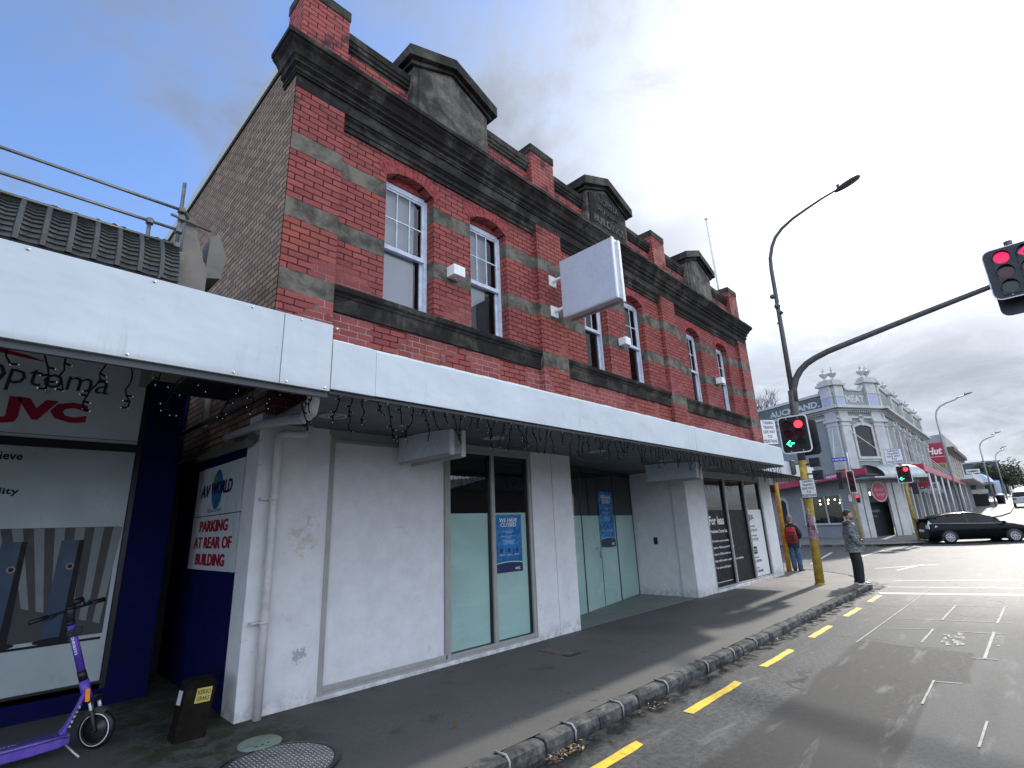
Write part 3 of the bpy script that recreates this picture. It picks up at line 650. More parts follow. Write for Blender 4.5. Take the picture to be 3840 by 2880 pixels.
for z,wd in ((1.35,.42),(1.10,.46),(.53,.36),(.262,.28)):
    x=15.04
    for q in range(3): t.quad(F(x,z,oo),F(x+wd/3-.02,z,oo),F(x+wd/3-.02,z+.035,oo),F(x,z+.035,oo),mi=3); x+=wd/3
t.quad(F(15.04,.64,oo),F(15.34,.64,oo),F(15.34,.83,oo),F(15.04,.83,oo),mi=1); t.text(F,'Colliers',15.07,.74,.24,.045,oo+.002,0); t.quad(F(15.07,.70,oo+.002),F(15.31,.70,oo+.002),F(15.31,.712,oo+.002),F(15.07,.712,oo+.002),mi=0)
t.build('lettering',[M['white_print'],M['black_print'],M['red_print'],M['grey_print']],o)
# ---- recessed entrance with angled glass ----
P0=Vector((7.12,6.143)); dd=Vector((4.27,.826)).normalized(); nn=Vector((dd.y,-dd.x))
def G(s,z,o): p=P0+dd*s+nn*o; return (p.x,p.y,z)
JT=[0.0,1.47,2.31,3.21,4.34]
fr=MB(); fr.pbox(G,-.05,4.36,2.66,2.80,-.08,.02); 
o=fr.build('entrance_screen',M['inside'],BLD)
pn=MB()
for a,b in zip(JT,JT[1:]):
    g_=.012; q=MB(); q.quad(G(a+g_,1.77,0),G(b-g_,1.77,0),G(b-g_,2.66,0),G(a+g_,2.66,0)); q.build('pane',M['shop_glass'],o)
    q=MB(); q.quad(G(a+g_,-.03,.003),G(b-g_,-.03,.003),G(b-g_,1.77,.003),G(a+g_,1.77,.003)); q.build('window_film',M['frost'],o)
m=MB()
for s,wd in ((1.47,.025),(2.31,.012),(3.21,.03),(4.33,.03)): m.pbox(G,s-wd,s+wd,-.06,2.66,-.03,.006)
m.build('door_gap',M['dark'],o)
m=MB(); m.disc(G,2.28,.99,.06,.035,16,rz=.08,o0=.008); m.pbox(G,2.05,2.5,1.10,1.118,.01,.03); m.build('door_lock',M['alu_raw'],o)
m=MB(); m.box((11.384,6.36,1.08),(11.392,6.46,1.24)); m.build('keypad',M['black'],BLD)
fm,nt,b=newmat('entrance_tile'); k=NB(nt); P,(X,Y,Z)=k.pos()
bt=k.n('ShaderNodeTexBrick'); bt.offset=0; k.link(k.comb(X,Y,0),bt.inputs['Vector']); bt.inputs['Scale'].default_value=1; bt.inputs['Brick Width'].default_value=.3; bt.inputs['Row Height'].default_value=.3; bt.inputs['Mortar Size'].default_value=.006
bt.inputs['Color1'].default_value=(.19,.20,.20,1); bt.inputs['Color2'].default_value=(.15,.16,.16,1); bt.inputs['Mortar'].default_value=(.07,.07,.07,1); k.link(bt.outputs[0],b.inputs['Base Color']); b.inputs['Roughness'].default_value=.5
m=MB(); m.quad((7.12,5.5,Fp0(7.1)+.005),(11.40,5.5,Fp0(11.4)+.005),(11.40,7.0,Fp0(11.4)+.005),(7.12,6.2,Fp0(7.1)+.005)); m.build('entrance_floor',fm,BLD)
# ---- awning ----
AW=[(1.655,3.4),(11.7,3.4),(12.25,4.05),(17.45,4.3),(17.45,5.5)]
aw=MB(); zb,zt=2.615,2.975
seams=[1.655,2.02,7.6,10.55,11.7]
for i,(a,b) in enumerate(zip(seams,seams[1:])): aw.box((a+.002,3.40+.002*(i%2),zb+.003*(i%2)),(b-.002,3.43,zt+(.012 if i==0 else 0)))
for (a,b),(c,d) in zip(AW[1:],AW[2:]):
    dv=Vector((c-a,d-b)).normalized(); nv=Vector((dv.y,-dv.x))
    f_=lambda s,z,o,a=a,b=b,dv=dv,nv=nv:(a+dv.x*s+nv.x*o,b+dv.y*s+nv.y*o,z)
    L=math.hypot(c-a,d-b); aw.pbox(f_,0.002,L,zb+.01,zt-.01,-.03,0)
AO=aw.build('awning',M['fascia'],BLD)
m=MB()
for i in range(60):   # flaked sealant line along the top edge
    a=1.66+i*10.0/60; m.box((a,3.404,zt),(a+10.0/60-.004,3.46,zt+.014+rnd.uniform(0,.008)))
m.build('fascia_trim',M['fascia_edge'],AO)
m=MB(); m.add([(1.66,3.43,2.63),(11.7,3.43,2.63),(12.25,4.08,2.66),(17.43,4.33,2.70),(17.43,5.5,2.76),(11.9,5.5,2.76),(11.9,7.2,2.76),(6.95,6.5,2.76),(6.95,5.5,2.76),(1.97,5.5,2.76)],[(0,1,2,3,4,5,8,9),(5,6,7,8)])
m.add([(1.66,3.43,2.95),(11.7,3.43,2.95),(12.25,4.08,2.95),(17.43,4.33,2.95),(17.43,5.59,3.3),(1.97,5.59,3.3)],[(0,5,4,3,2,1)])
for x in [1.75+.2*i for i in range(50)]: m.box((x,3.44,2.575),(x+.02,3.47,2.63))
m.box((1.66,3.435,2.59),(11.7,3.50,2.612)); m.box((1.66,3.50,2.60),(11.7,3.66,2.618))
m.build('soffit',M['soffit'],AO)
for x,y in ((2.25,4.53),(4.45,4.62),(6.7,4.62),(8.95,4.65),(11.2,4.7),(13.4,4.8)):
    m=MB(); zc=2.63+.13*(y-3.43)/2.07
    m.lathe([(.135,zc-.004),(.135,zc-.014),(.105,zc-.016),(.10,zc-.006),(.10,zc+.0)],(x,y,0),24,0); m.lathe([(.098,zc-.005),(.0,zc-.003)],(x,y,0),24,1); m.build('downlight',[M['frame'],M['lamp']],AO)
# ---- electrics boxes on the brick ----
for i,(x,z,lb) in enumerate(((4.48,5.33,'small white floodlight box between the first pair of upper windows'),(9.26,5.33,'small white floodlight box between the middle pair of upper windows'),(14.32,5.34,'small white floodlight box between the far right pair of upper windows'))):
    e=empty('wall_light',(x+.11,5.6,z),lb,'wall light','white box lights on the brick wall')
    m=MB(); m.box((x,5.40,z),(x+.22,5.585,z+.17)); m.build('housing',M['alu'],e,bevel=.008)
    m=MB(); m.box((x+.05,5.585,z+.04),(x+.17,5.602,z+.14)); m.tube([(x+.11,5.52,z-.03),(x+.11,5.52,z+.01)],.03); m.build('bracket',M['alu_raw'],e)
# wall fixings / plates in the brick
# ---- blank projecting signs ----
def signbox(name,x0,x1,y0,y1,z0,z1,label,grp,face,strips):
    e=empty(name,((x0+x1)/2,y1,z0),label,'sign',grp)
    m=MB(); m.box((x0,y0+.02,z0+.03),(x1,y1,z1)); m.build('panel',face,e,bevel=.006)
    m=MB(); ww=(x1-x0)
    m.box((x0-.004,y0-.004,z0+.012),(x0+ww*.24,y0+.02,z1+.006)); m.box((x1-ww*.24,y0-.008,z0-.006),(x1+.004,y0+.02,z1+.0)); 
    m.build('edge_strip',M['alu'],e,bevel=.003)
    m=MB(); m.box((x0+ww*.26,y0+.005,z0+.03),(x1-ww*.26,y0+.019,z1-.01)); 
    for zz in (z0+.08,z1-.08):
        for k in (.4,.6): m.lathe([(.006,-.012),(.006,.0)],(x0+ww*k,y0+.004,zz),8,axis='y')
    m.build('end_plate',M['alu_raw'],e)
    m=MB(); m.box((x0+.0,y0+.02,z0-.0),(x0+.03,y1-.02,z0+.029)); m.box((x1-.03,y0+.02,z0-.012),(x1,y1-.02,z0+.029)); m.build('bottom_rail',M['frame'],e)
    return e
signbox('hanging_sign',3.60,3.81,4.43,5.46,2.40,2.735,'blank grey sign box hanging under the awning in front of the boarded panel','under awning signs',M['sheet_d'],1)
signbox('hanging_sign',9.60,9.80,4.36,5.46,2.36,2.735,'blank grey sign box hanging under the awning by the recessed entrance','under awning signs',M['sheet_d'],1)
e=signbox('projecting_sign',6.90,7.14,4.09,5.25,5.21,6.36,'large blank square sign projecting from the brick above the awning',None,M['sheet'],1)
for z in (5.44,6.06):
    m=MB(); m.box((6.86,5.478,z-.11),(7.06,5.498,z+.10)); m.tube([(6.97,5.49,z),(6.99,5.24,z+.02)],.035,10)
    for dx in (.02,.17):
        for dz in (-.08,.07): m.lathe([(.012,-.016),(.012,0)],(6.86+dx,5.478,z+dz),8,axis='y')
    m.build('bracket',M['alu'],e)
# ---- posters ----
def closed_poster(FF,s0,s1,z0,z1,o,label,host):
    e=empty('closure_poster',FF((s0+s1)/2,z0,o),label,'poster','closure notices on the frosted glass'); W=s1-s0; H=z1-z0
    u=lambda a,b:(s0+W*a,z0+H*b)
    m=MB(); m.pbox(FF,s0,s1,z0,z1,o,o+.003,0)
    top=[u(0,.0),u(1,.0),u(1,.125)]+[u(1-i/10,.125+.045*math.sin(math.pi*(.15+.7*i/10))) for i in range(1,11)]
    m.add([FF(a,b,o+.0045) for a,b in top],[tuple(range(len(top)))],1)
    arcp=[u(i/10,.125+.045*math.sin(math.pi*(.85-.7*i/10))) for i in range(11)]
    for (a,b),(c,d) in zip(arcp,arcp[1:]): m.quad(FF(a,b,o+.005),FF(c,d,o+.005),FF(c,d+.012,o+.005),FF(a,b+.012,o+.005),mi=2)
    m.build('sheet',[M['blue_poster'],M['navy_print'],M['pale_print']],e)
    t=MB(); oo=o+.006
    def TT(s,a,b,zz,h,mi=0): t.text(FF,s,s0+W*a,z0+H*zz,W*(b-a),H*h,oo,mi,bold=.02)
    TT('WE HAVE',.17,.84,.865,.072); TT('CLOSED',.21,.80,.785,.072); TT('ANZ',.70,.90,.035,.045)
    for zz,a,b in ((.70,.28,.72),(.675,.38,.62),(.615,.2,.8),(.59,.4,.6),(.54,.28,.72),(.52,.3,.7),(.50,.34,.68),(.48,.3,.74),(.30,.14,.34),(.285,.16,.3),(.30,.42,.6),(.285,.4,.62),(.30,.7,.88),(.285,.7,.86)):
        x=a
        while x<b-.03:
            wd=rnd.uniform(.03,.08); t.quad(FF(s0+W*x,z0+H*zz,oo),FF(s0+W*min(b,x+wd),z0+H*zz,oo),FF(s0+W*min(b,x+wd),z0+H*(zz+.009),oo),FF(s0+W*x,z0+H*(zz+.009),oo),mi=1); x+=wd+.015
    for a in (.22,.5,.8): t.disc(FF,s0+W*a,z0+H*.375,W*.055,oo,14,mi=2)
    t.build('lettering',[M['white_print'],M['pale_print'],M['navy_print']],e)
closed_poster(F,5.315,5.875,.975,1.785,-.055,'blue closure notice on the frosted window beside the boarded panel',None)
closed_poster(G,2.345,3.12,1.10,2.28,.008,'blue closure notice on the glass door of the recessed entrance',None)
# ================= ground, road, footpaths =================
def Rd(x):
    if x<=17: return -.005-.004*(max(x,-20)-2)-.12
    if x<=34: return -.185+(x-17)/17*.065
    if x<=36: return -.12
    return -.12+.0358*(x-36) if x<230 else -.12+.0358*194+.01*(x-230)
def Fp(x): return Rd(x)+.12
xs=[-80,-40,-20]+[-12+2*i for i in range(40)]+[70+8*i for i in range(20)]+[240,300,380,460]
ys=[-220,-120,-60,-30,-16]+[-10+1.5*i for i in range(14)]+[14,20,30,45,70,120,240]
m=MB(); m.v=[(x,y,Rd(x)) for x in xs for y in ys]; ny=len(ys)
for i in range(len(xs)-1):
    for j in range(ny-1): m.f.append([i*ny+j,(i+1)*ny+j,(i+1)*ny+j+1,i*ny+j+1]); m.m.append(0); m.s.append(True)
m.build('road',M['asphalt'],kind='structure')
KC=[(-14,3.2),(-8,3.2),(-4,3.2),(0,3.2),(2,3.2),(4,3.2),(6,3.2),(8,3.2),(10,3.2),(12,3.2),(14,3.2),(15.5,3.2),(16.5,3.5),(17.6,4.05),(18.4,4.85),(19.1,5.7),(19.7,6.8),(20.1,8.2),(20.4,10.5),(20.8,14),(22,22),(26,45)]
m=MB()
for (a,b),(c,d) in zip(KC,KC[1:]):
    ia=(min(a,17.3),9.5 if a<17 else 60); ic=(min(c,17.3),9.5 if c<17 else 60)
    if a>=17: ia=(17.0,b+3.5); 
    else: ia=(a,9.5)
    ic=(17.0,d+3.5) if c>=17 else (c,9.5)
    m.quad((a,b,Fp(a)),(c,d,Fp(c)),(ic[0],ic[1],Fp(ic[0])),(ia[0],ia[1],Fp(ia[0])))
m.build('footpath',M['foot'],kind='structure')
# basalt kerb stones with mortar pads
m=MB(); P=[Vector((a,b,0)) for a,b in KC]; acc=[0]
for a,b in zip(P,P[1:]): acc.append(acc[-1]+(b-a).length)
def along(s):
    for i in range(len(P)-1):
        if s<=acc[i+1] or i==len(P)-2:
            t=(s-acc[i])/(acc[i+1]-acc[i]); d=(P[i+1]-P[i]).normalized(); return P[i].lerp(P[i+1],t),d
s=11.0; k_=0
while s<acc[-3]:
    L=rnd.choice((.36,.42,.48,.55,.30)); p,d=along(s+L/2); nv=Vector((d.y,-d.x,0)); x=p.x
    ju=rnd.uniform(-.008,.008); jz=rnd.uniform(-.006,.006); jt=rnd.uniform(-.01,.01); zt=Fp(x)+.004+jz; zb=Rd(x)-.03; h=L/2-.011
    def V(a,o,z): q=p+d*a+nv*o; return (q.x,q.y,z)
    o1=.125+ju
    # subdivided block so that it reads as rough stone
    n=4; base=len(m.v); cols=[(-.02,zt-.005),(.05,zt),(o1-.02,zt-.004),(o1,zt-.022),(o1+.006,(zt+zb)/2),(o1-.004,zb)]
    for i in range(n+1):
        a=-h+2*h*i/n
        for q,(o,z) in enumerate(cols):
            r1=noise.noise(Vector(((s+a)*7,o*30,z*20)))*.009; e=.008 if i in (0,n) else 0
            m.v.append(V(a,o+r1-(e if q>1 else 0),z+r1-(e if q<4 else 0)+jt*a))
    nc=len(cols)
    for i in range(n):
        for q in range(nc-1): m.f.append([base+i*nc+q,base+(i+1)*nc+q,base+(i+1)*nc+q+1,base+i*nc+q+1]); m.m.append(0); m.s.append(False)
    for i in (0,n): m.f.append([base+i*nc+q for q in range(nc)]); m.m.append(0); m.s.append(False)
    if x<8.6 and k_%2==0:
        hh=h+.006; path=[V(hh,-.02,zt+.003),V(hh,.10,zt+.003),V(hh,.135,zt-.03),V(hh,.135,zb+.04)]
        m.tube(path,[.007,.009,.009,.006],6,mi=1)
    s+=L; k_+=1
kb=m.build('kerb',[M['kerb'],M['greyc']],kind='structure')
m=MB(); 
for (a,b),(c,d) in zip(KC,KC[1:]): m.quad((a,b-.02,Fp(a)-.03),(c,d-.02 if c<16 else d,Fp(c)-.03),(c,d,Rd(c)-.05),(a,b,Rd(a)-.05))
m.build('kerb',M['kerb'],kind='structure')
# gutter water film and road markings
def mark(pts,mat,dz=.004,name='road_marking'):
    mb=MB()
    for poly in pts: mb.add([(x,y,Rd(x)+dz) for x,y in poly],[tuple(range(len(poly)))])
    mb.build(name,mat,kind='structure')
def sc(x): return (1.6-Rd(x))/1.79
def dash(a,b,y0,y1):
    n=7; e=[]
    for i in range(n+1): e.append((a+(b-a)*i/n+ (0),y0+rnd.uniform(-.006,.006)))
    f=[(a+(b-a)*i/n,y1+rnd.uniform(-.006,.006)) for i in range(n,-1,-1)]
    return e[:-1]+[(b-.03,y0+.01)]+f[:1]+f[1:]
mark([dash(a*sc(a),b*sc(b),2.70*sc(a),2.80*sc(a)) for a,b in ((1.2,2.3),(3.0,4.26),(5.14,6.4),(7.18,8.28),(9.21,10.32),(11.35,12.48),(13.41,14.5))],M['yellow'])
def strip(p,q,wd,n=6):
    p=Vector((*p,0)); q=Vector((*q,0)); d=(q-p).normalized(); nv=Vector((-d.y,d.x,0))*wd/2; o=[]
    L=[p.lerp(q,i/n) for i in range(n+1)]
    return [[((a+nv).x,(a+nv).y),((b+nv).x,(b+nv).y),((b-nv).x,(b-nv).y),((a-nv).x,(a-nv).y)] for a,b in zip(L,L[1:])]
W1_=sum([strip((14.75,2.80),(17.4,-4.6),.26),strip((16.05,2.85),(18.9,-4.4),.10),strip((17.65,2.95),(20.7,-4.4),.10),strip((22.4,6.2),(28.7,7.0),.12),strip((21.0,3.95),(23.0,2.5),.12),strip((24.5,5.4),(30.5,5.2),.10),strip((20.5,3.3),(22.9,2.9),.10),strip((26.8,1.4),(30.5,-8),.3)],[])
mark(W1_,M['whiteline'])
W2_=sum([strip((15.86,2.0),(9.0,2.11),.024),strip((13.5,1.35),(11.5,1.39),.032),strip((13.6,.66),(11.6,.71),.036),strip((10.62,1.41),(9.45,1.425),.028),strip((10.79,.72),(8.8,.745),.034),strip((8.78,.86),(8.85,.62),.03),strip((10.3,2.0),(10.56,1.43),.02),strip((11.33,2.02),(11.75,.55),.025),strip((13.05,2.2),(13.58,.70),.025),strip((10.55,1.17),(10.65,.62),.03),strip((7.4,1.07),(7.47,.86),.022),strip((7.45,1.09),(6.5,1.085),.020),strip((6.3,.62),(5.6,.64),.018)],[])
for i in range(26): 
    x,y=rnd.uniform(9.4,10.4),rnd.uniform(1.0,1.25); W2_+=strip((x,y),(x+rnd.uniform(.05,.16),y+rnd.uniform(-.01,.01)),rnd.uniform(.02,.06),1)
for i in range(22):
    x,y=rnd.uniform(8.5,16),rnd.uniform(-2.5,1.0); W2_+=strip((x,y),(x+rnd.uniform(.05,.12),y+rnd.uniform(-.02,.02)),rnd.uniform(.02,.05),1)
mark(W2_,M['faint'],.006)
# leaves and litter in the gutter
m=MB()
def leaf(x,y,z,r,mi):
    a=rnd.uniform(0,6.28); t=rnd.uniform(-.6,.6); P_=[(r,0),(0,r*.45),(-r,0),(0,-r*.4)]
    m.add([(x+p*math.cos(a)-q*math.sin(a),y+p*math.sin(a)+q*math.cos(a),z+p*t*.5+abs(q)*.4) for p,q in P_],[(0,1,2),(0,2,3)],mi)
for cx,n_,sp in ((3.55,60,.13),(3.25,8,.3),(4.9,16,.10),(7.4,10,.15),(8.7,8,.15),(10.5,8,.5)):
    for i in range(n_):
        x=rnd.gauss(cx,sp); y=3.04-abs(rnd.gauss(0,.05)); leaf(x,y,Rd(x)+.008+rnd.uniform(0,.025),rnd.uniform(.012,.028),rnd.choice((0,0,1,2)))
m.build('leaf_litter',[pm('dead_leaf',(.16,.09,.045),.6,.4,30),pm('pale_leaf',(.34,.24,.14),.6,.3,30),M['bark']],label='dead leaves and litter lying along the wet gutter',kind='stuff')['category']='leaf litter'
m=MB(); leaf(3.15,3.86,Fp(3)+.012,.045,0); leaf(3.2,3.9,Fp(3)+.016,.035,0); m.tube([(3.08,3.83,Fp(3)+.01),(3.16,3.87,Fp(3)+.02)],.004,5)
m.build('fallen_leaf',[pm('brown_leaf',(.20,.08,.035),.6,.3,30)]); tag(bpy.data.objects['fallen_leaf'],'curled brown leaf lying on the footpath above the kerb','leaf')
# utility covers
def cover(name,label,x,y,rx,ry,mats,build):
    e=empty(name,(x,y,Fp(x)),label,'utility cover'); build(e); return e
e=empty('drain_cover',(1.93,4.83,Fp(1.9)),'small round pale green cover set in the mossy footpath','drain cover')
m=MB(); m.lathe([(.165,.0),(.165,.008),(.15,.016),(0,.017)],(1.93,4.83,Fp(1.9)),28); m.build('lid',pm('pale_green_lid',(.20,.27,.22),.55,.2,8,dirt=(.1,.11,.08),ds=6,da=.7),e)
for k in range(3): m=MB(); m.lathe([(.012,.017),(.012,.0185),(0,.0186)],(1.87+.05*k,4.74+.01*k,Fp(1.9)),10); m.build('keyhole',M['black'],e)
e=empty('manhole_cover',(1.86,4.28,Fp(1.9)),'large round chequered steel manhole cover at the bottom edge','manhole cover')
m=MB(); z=Fp(1.9); m.lathe([(.43,.001),(.43,.009),(.39,.010),(.385,.004)],(1.86,4.28,z),40,1); m.lathe([(.385,.003),(.38,.012),(0,.012)],(1.86,4.28,z),40,0)
for i in range(-13,14):
    for j in range(-13,14):
        x=i*.028; y=j*.028
        if x*x+y*y<.135:
            a=1 if (i+j)%2 else -1
            X_,Y_=1.86+x,4.28+y; L,Wd=.012,.0045; d=(.707,.707*a); nn_=(-.707*a,.707)
            P_=[(X_+d[0]*L,Y_+d[1]*L),(X_+nn_[0]*Wd,Y_+nn_[1]*Wd),(X_-d[0]*L,Y_-d[1]*L),(X_-nn_[0]*Wd,Y_-nn_[1]*Wd)]
            m.add([(q[0],q[1],z+.0128) for q in P_]+[(X_,Y_,z+.018)],[(0,1,4),(1,2,4),(2,3,4),(3,0,4)],2)
m.build('lid',[pm('worn_steel',(.20,.20,.20),.4,.2,12,metal=.5),M['black'],pm('bright_steel',(.42,.42,.42),.35,.2,12,metal=.6)],e)
e=empty('access_cover',(5.78,4.87,Fp(5.7)),'narrow rectangular access cover in the footpath beside the right shop pier','access cover')
m=MB(); z=Fp(5.7); m.box((5.62,4.55,z-.01),(5.86,5.14,z+.004),0); m.box((5.65,4.80,z+.004),(5.83,5.10,z+.009),1); m.box((5.65,4.59,z+.004),(5.83,4.77,z+.008),2); m.build('lid',[M['kerb'],M['brown'],M['black']],e)
# ================= neighbouring shop on the left =================
NB_=empty('navy_shop',(-1,7.25,0),'single storey navy shop with pale projector posters and deep white awning','building')
y=7.25; N_=FX(y)
m=MB(); m.quad(N_(-8,-.2,0),N_(1.21,-.2,0),N_(1.21,.25,0),N_(-8,.25,0)); m.quad(N_(-8,.25,0),N_(1.21,.25,0),N_(1.21,3.75,0),N_(-8,3.75,0)); m.box((1.20,7.21,-.2),(1.63,7.5,3.75)); m.box((1.63,8.5,-.2),(1.96,8.7,3.75)); m.quad((1.62,7.5,-.2),(1.62,8.6,-.2),(1.62,8.6,3.75),(1.62,7.5,3.75)); m.box((-8,7.2,-.2),(1.2,7.249,.22))
m.build('shop_wall',M['navy'],NB_)
m=MB(); m.box((1.64,8.3,-.1),(1.96,8.48,2.4)); m.build('dark_doorway',M['inside'],NB_)
m=MB(); m.pbox(N_,-3,1.21,2.69,3.70,0,.03); o=m.build('shop_sign',M['poster_grey'],NB_,bevel=.004)
t=MB(); t.quad(N_(-3,2.725,.034),N_(1.20,2.725,.034),N_(1.20,2.731,.034),N_(-3,2.731,.034),mi=0)
t.text(N_,'O',-.25,3.215,.25,.235,.034,2,bold=0); t.text(N_,'ptoma',.005,3.16,.84,.265,.034,2,skew=.08,bold=0)
vs,fs,_=glyphs('O')
t.text(N_,'JVC',.0,2.82,.70,.285,.034,1,skew=0,bold=.07)
sw=[(-.9,3.60),(-.5,3.615),(-.1,3.595),(.12,3.56),(.31,3.51),(.12,3.525),(-.1,3.55),(-.5,3.565)]; t.add([N_(a,b,.034) for a,b in sw],[(0,1,6,7),(1,2,5,6),(2,3,4,5)][:0]+[(0,1,2,3,4,5,6,7)],1)
t.build('lettering',[M['black_print'],M['red_print'],pm('dark_grey_letter',(.05,.055,.06),.5,.05,5)],o)
m=MB(); m.pbox(N_,-3,1.25,2.60,2.69,0,.05); m.pbox(N_,1.205,1.25,.22,3.70,0,.045); m.pbox(N_,-3,1.25,.17,.245,0,.05); m.build('window_frame',M['dark'],NB_)
m=MB(); m.pbox(N_,-3,1.205,.245,2.60,0,.02); o=m.build('window_poster',M['poster_grey2'],NB_)
m=MB()
for i in range(12):   # fanned folds of the printed backdrop
    a0=-.06+.1*i; a1=a0+.09
    x0,x1=1.12-1.15*i/12,1.12-1.15*(i+.62)/12
    m.quad(N_(x1-.02*i,.82+.05*i*.8,.024),N_(x0-.02*i,.80+.05*i*.8,.024),N_(1.19-(1.19+.6)*(i)/11,1.775,.024),N_(1.19-(1.19+.6)*(i+.5)/11,1.775,.024),mi=0)
m.quad(N_(-.9,.70,.022),N_(1.16,.70,.022),N_(1.16,1.78,.022),N_(-.9,1.78,.022),mi=3)
for x,dx in ((.67,.0),(.225,0)):
    m.quad(N_(x,.70,.028),N_(x+.205,.68,.028),N_(x+.205,1.65,.028),N_(x+.02,1.65,.028),mi=1)
    m.quad(N_(x+.14,.69,.029),N_(x+.205,.68,.029),N_(x+.205,1.65,.029),N_(x+.165,1.65,.029),mi=2)
    m.disc(N_,x+.125,1.39,.034,.030,18,mi=4); m.disc(N_,x+.125,1.39,.02,.031,14,mi=2)
    m.disc(N_,x+.10,.69,.16,.0295,18,rz=.03,mi=2)
m.quad(N_(-.9,.645,.03),N_(1.15,.645,.03),N_(1.15,.668,.03),N_(-.9,.668,.03),mi=2)
m.build('printed_picture',[pm('fold_light',(.22,.235,.24),.5,.1,4),pm('speaker_blue',(.018,.055,.11),.4,.15,4),M['black_print'],pm('fold_dark',(.045,.05,.053),.5,.1,4),pm('speaker_cone',(.28,.22,.19),.5,.2,20)],o)
t=MB(); t.text(N_,'believe',.262-.30,2.455,.30,.085,.024); t.text(N_,'fidelity',.29-.34,2.095,.34,.085,.024); t.build('lettering',M['black_print'],o)
# electrical fittings on the pillar
for (x0,x1,z0,z1,mt,lb) in ((1.29,1.42,3.46,3.64,M['pipe_w'],'pale round-bottomed electrical fitting at the top of the navy pillar'),(1.45,1.59,3.38,3.64,M['black'],'dark meter box with pale lip beside the electrical fitting on the navy pillar')):
    e=empty('electrical_box',((x0+x1)/2,7.2,z0),lb,'electrical box'); m=MB(); m.box((x0,7.11,z0+.03),(x1,7.205,z1)); m.build('housing',mt,e,bevel=.015)
    m=MB(); m.lathe([(.05,-.03),(.05,.02)],((x0+x1)/2,7.11,z0+.05),14,axis='y'); m.build('cap',M['pipe_w'],e)
# awning of the navy shop
aw=MB(); zb,zt=2.59,3.098
for i,(a,b) in enumerate(((-6,1.284),(1.288,1.640))): aw.box((a,3.385-.002*i,zb),(b,3.412,zt))
AO2=aw.build('awning',M['fascia'],NB_,bevel=.002)
m=MB(); 
for x in [-5.6+.55*i for i in range(13)]+[1.33,1.60]:
    for z in (zb+.02,zt-.02):
        m.lathe([(.0001,-.006),(.009,-.004),(.009,.0)],(x+(.07 if z>3 else 0),3.385,z),8,axis='y')
m.build('rivet',M['alu_raw'],AO2)
m=MB(); m.add([(-6,3.412,2.64),(1.63,3.412,2.64),(1.95,4.8,2.9),(1.95,5.2,3.3),(1.62,7.25,3.73),(-6,7.25,3.73)],[(0,1,2,3,4,5)]); m.add([(-6,3.412,3.05),(1.63,3.412,3.05),(1.9,5.2,3.5),(1.3,7.25,3.95),(-6,7.25,3.95)],[(0,1,2,3,4)]); m.box((-6,3.415,2.55),(1.64,3.45,2.59)); m.build('soffit',M['soffit'],AO2)
# tiled roof roll, gable parapet and hood behind the awning
m=MB(); YR=5.6; ang=[i*math.pi/2/9 for i in range(10)]; cy,cz,r_=5.97,4.0,.60
def roll(x,a,dr=0): return (x,cy-(r_+dr)*math.cos(a),cz+(r_+dr)*math.sin(a)-.0)
X0,X1=-4.0,1.01; nt_=int((X1-X0)/.165)
tm=MB(); rb=MB()
for i in range(nt_):
    xa=X0+i*(X1-X0)/nt_; xb=xa+(X1-X0)/nt_
    for j in range(9):
        a0,a1=ang[j],ang[j+1]
        for s_ in range(2):
            aa=a0+(a1-a0)*s_/2; ab=a0+(a1-a0)*(s_+1)/2
            x0=xa+.042; x1=xb-.004; xm=(x0+x1)/2
            P_=[roll(x0,aa,.018),roll(xm,aa,.005),roll(x1,aa,.018),roll(x1,ab,.0),roll(xm,ab,-.013),roll(x0,ab,0)]
            tm.add(P_,[(0,1,4,5),(1,2,3,4)]); Q_=[roll(x0,aa,-.01),roll(xm,aa,-.02),roll(x1,aa,-.01)]; tm.add(P_[:3]+Q_,[(0,1,4,3),(1,2,5,4)])
    for j in range(9):
        rb.add([roll(xa-.005,ang[j],.0),roll(xa+.005,ang[j],.028),roll(xa+.035,ang[j],.028),roll(xa+.045,ang[j],0),roll(xa-.005,ang[j+1],.0),roll(xa+.005,ang[j+1],.028),roll(xa+.035,ang[j+1],.028),roll(xa+.045,ang[j+1],0)],[(0,1,5,4),(1,2,6,5),(2,3,7,6)],1)
for (v,f,mi) in zip([0],[0],[0]): pass
tm.add(rb.v,rb.f,1); tm.quad((X0,5.97,4.6),(X1,5.97,4.6),(X1,8,4.5),(X0,8,4.5)); tm.quad((X0,5.38,3.2),(X1,5.38,3.2),(X1,5.38,4.0),(X0,5.38,4.0))
for i in range(60):
    x=rnd.uniform(X0,X1); a=rnd.uniform(1.1,1.5); p=roll(x,a,.02); tm.lathe([(.0,-.01),(.03,0),(.02,.012),(0,.016)],p,6,2)
tm.build('tiled_roof',[M['tile_roof'],pm('roof_rib',(.05,.052,.055),.6,.2,5),M['moss']],NB_)
m=MB(); m.box((1.012,5.55,3.2),(1.07,6.5,4.42)); 
steps=[(1.10,3.2),(1.30,3.2),(1.30,4.30),(1.27,4.40),(1.25,4.42),(1.23,4.52),(1.21,4.54),(1.19,4.64),(1.17,4.66),(1.16,4.76),(1.14,4.78),(1.14,4.84),(1.05,4.88),(1.05,3.2)]
m.extr(lambda s,z,o:(s,5.62-o,z),steps,-.5,.0); m.build('gable_parapet',M['plaster_t'],NB_,bevel=.01)
m=MB(); m.extr(lambda s,z,o:(s,5.75-o,z),[(1.31,4.30),(1.46,4.34),(1.50,4.60),(1.40,4.86),(1.32,4.80)],-.5,.0); m.build('vent_hood',M['plaster_t'],NB_)
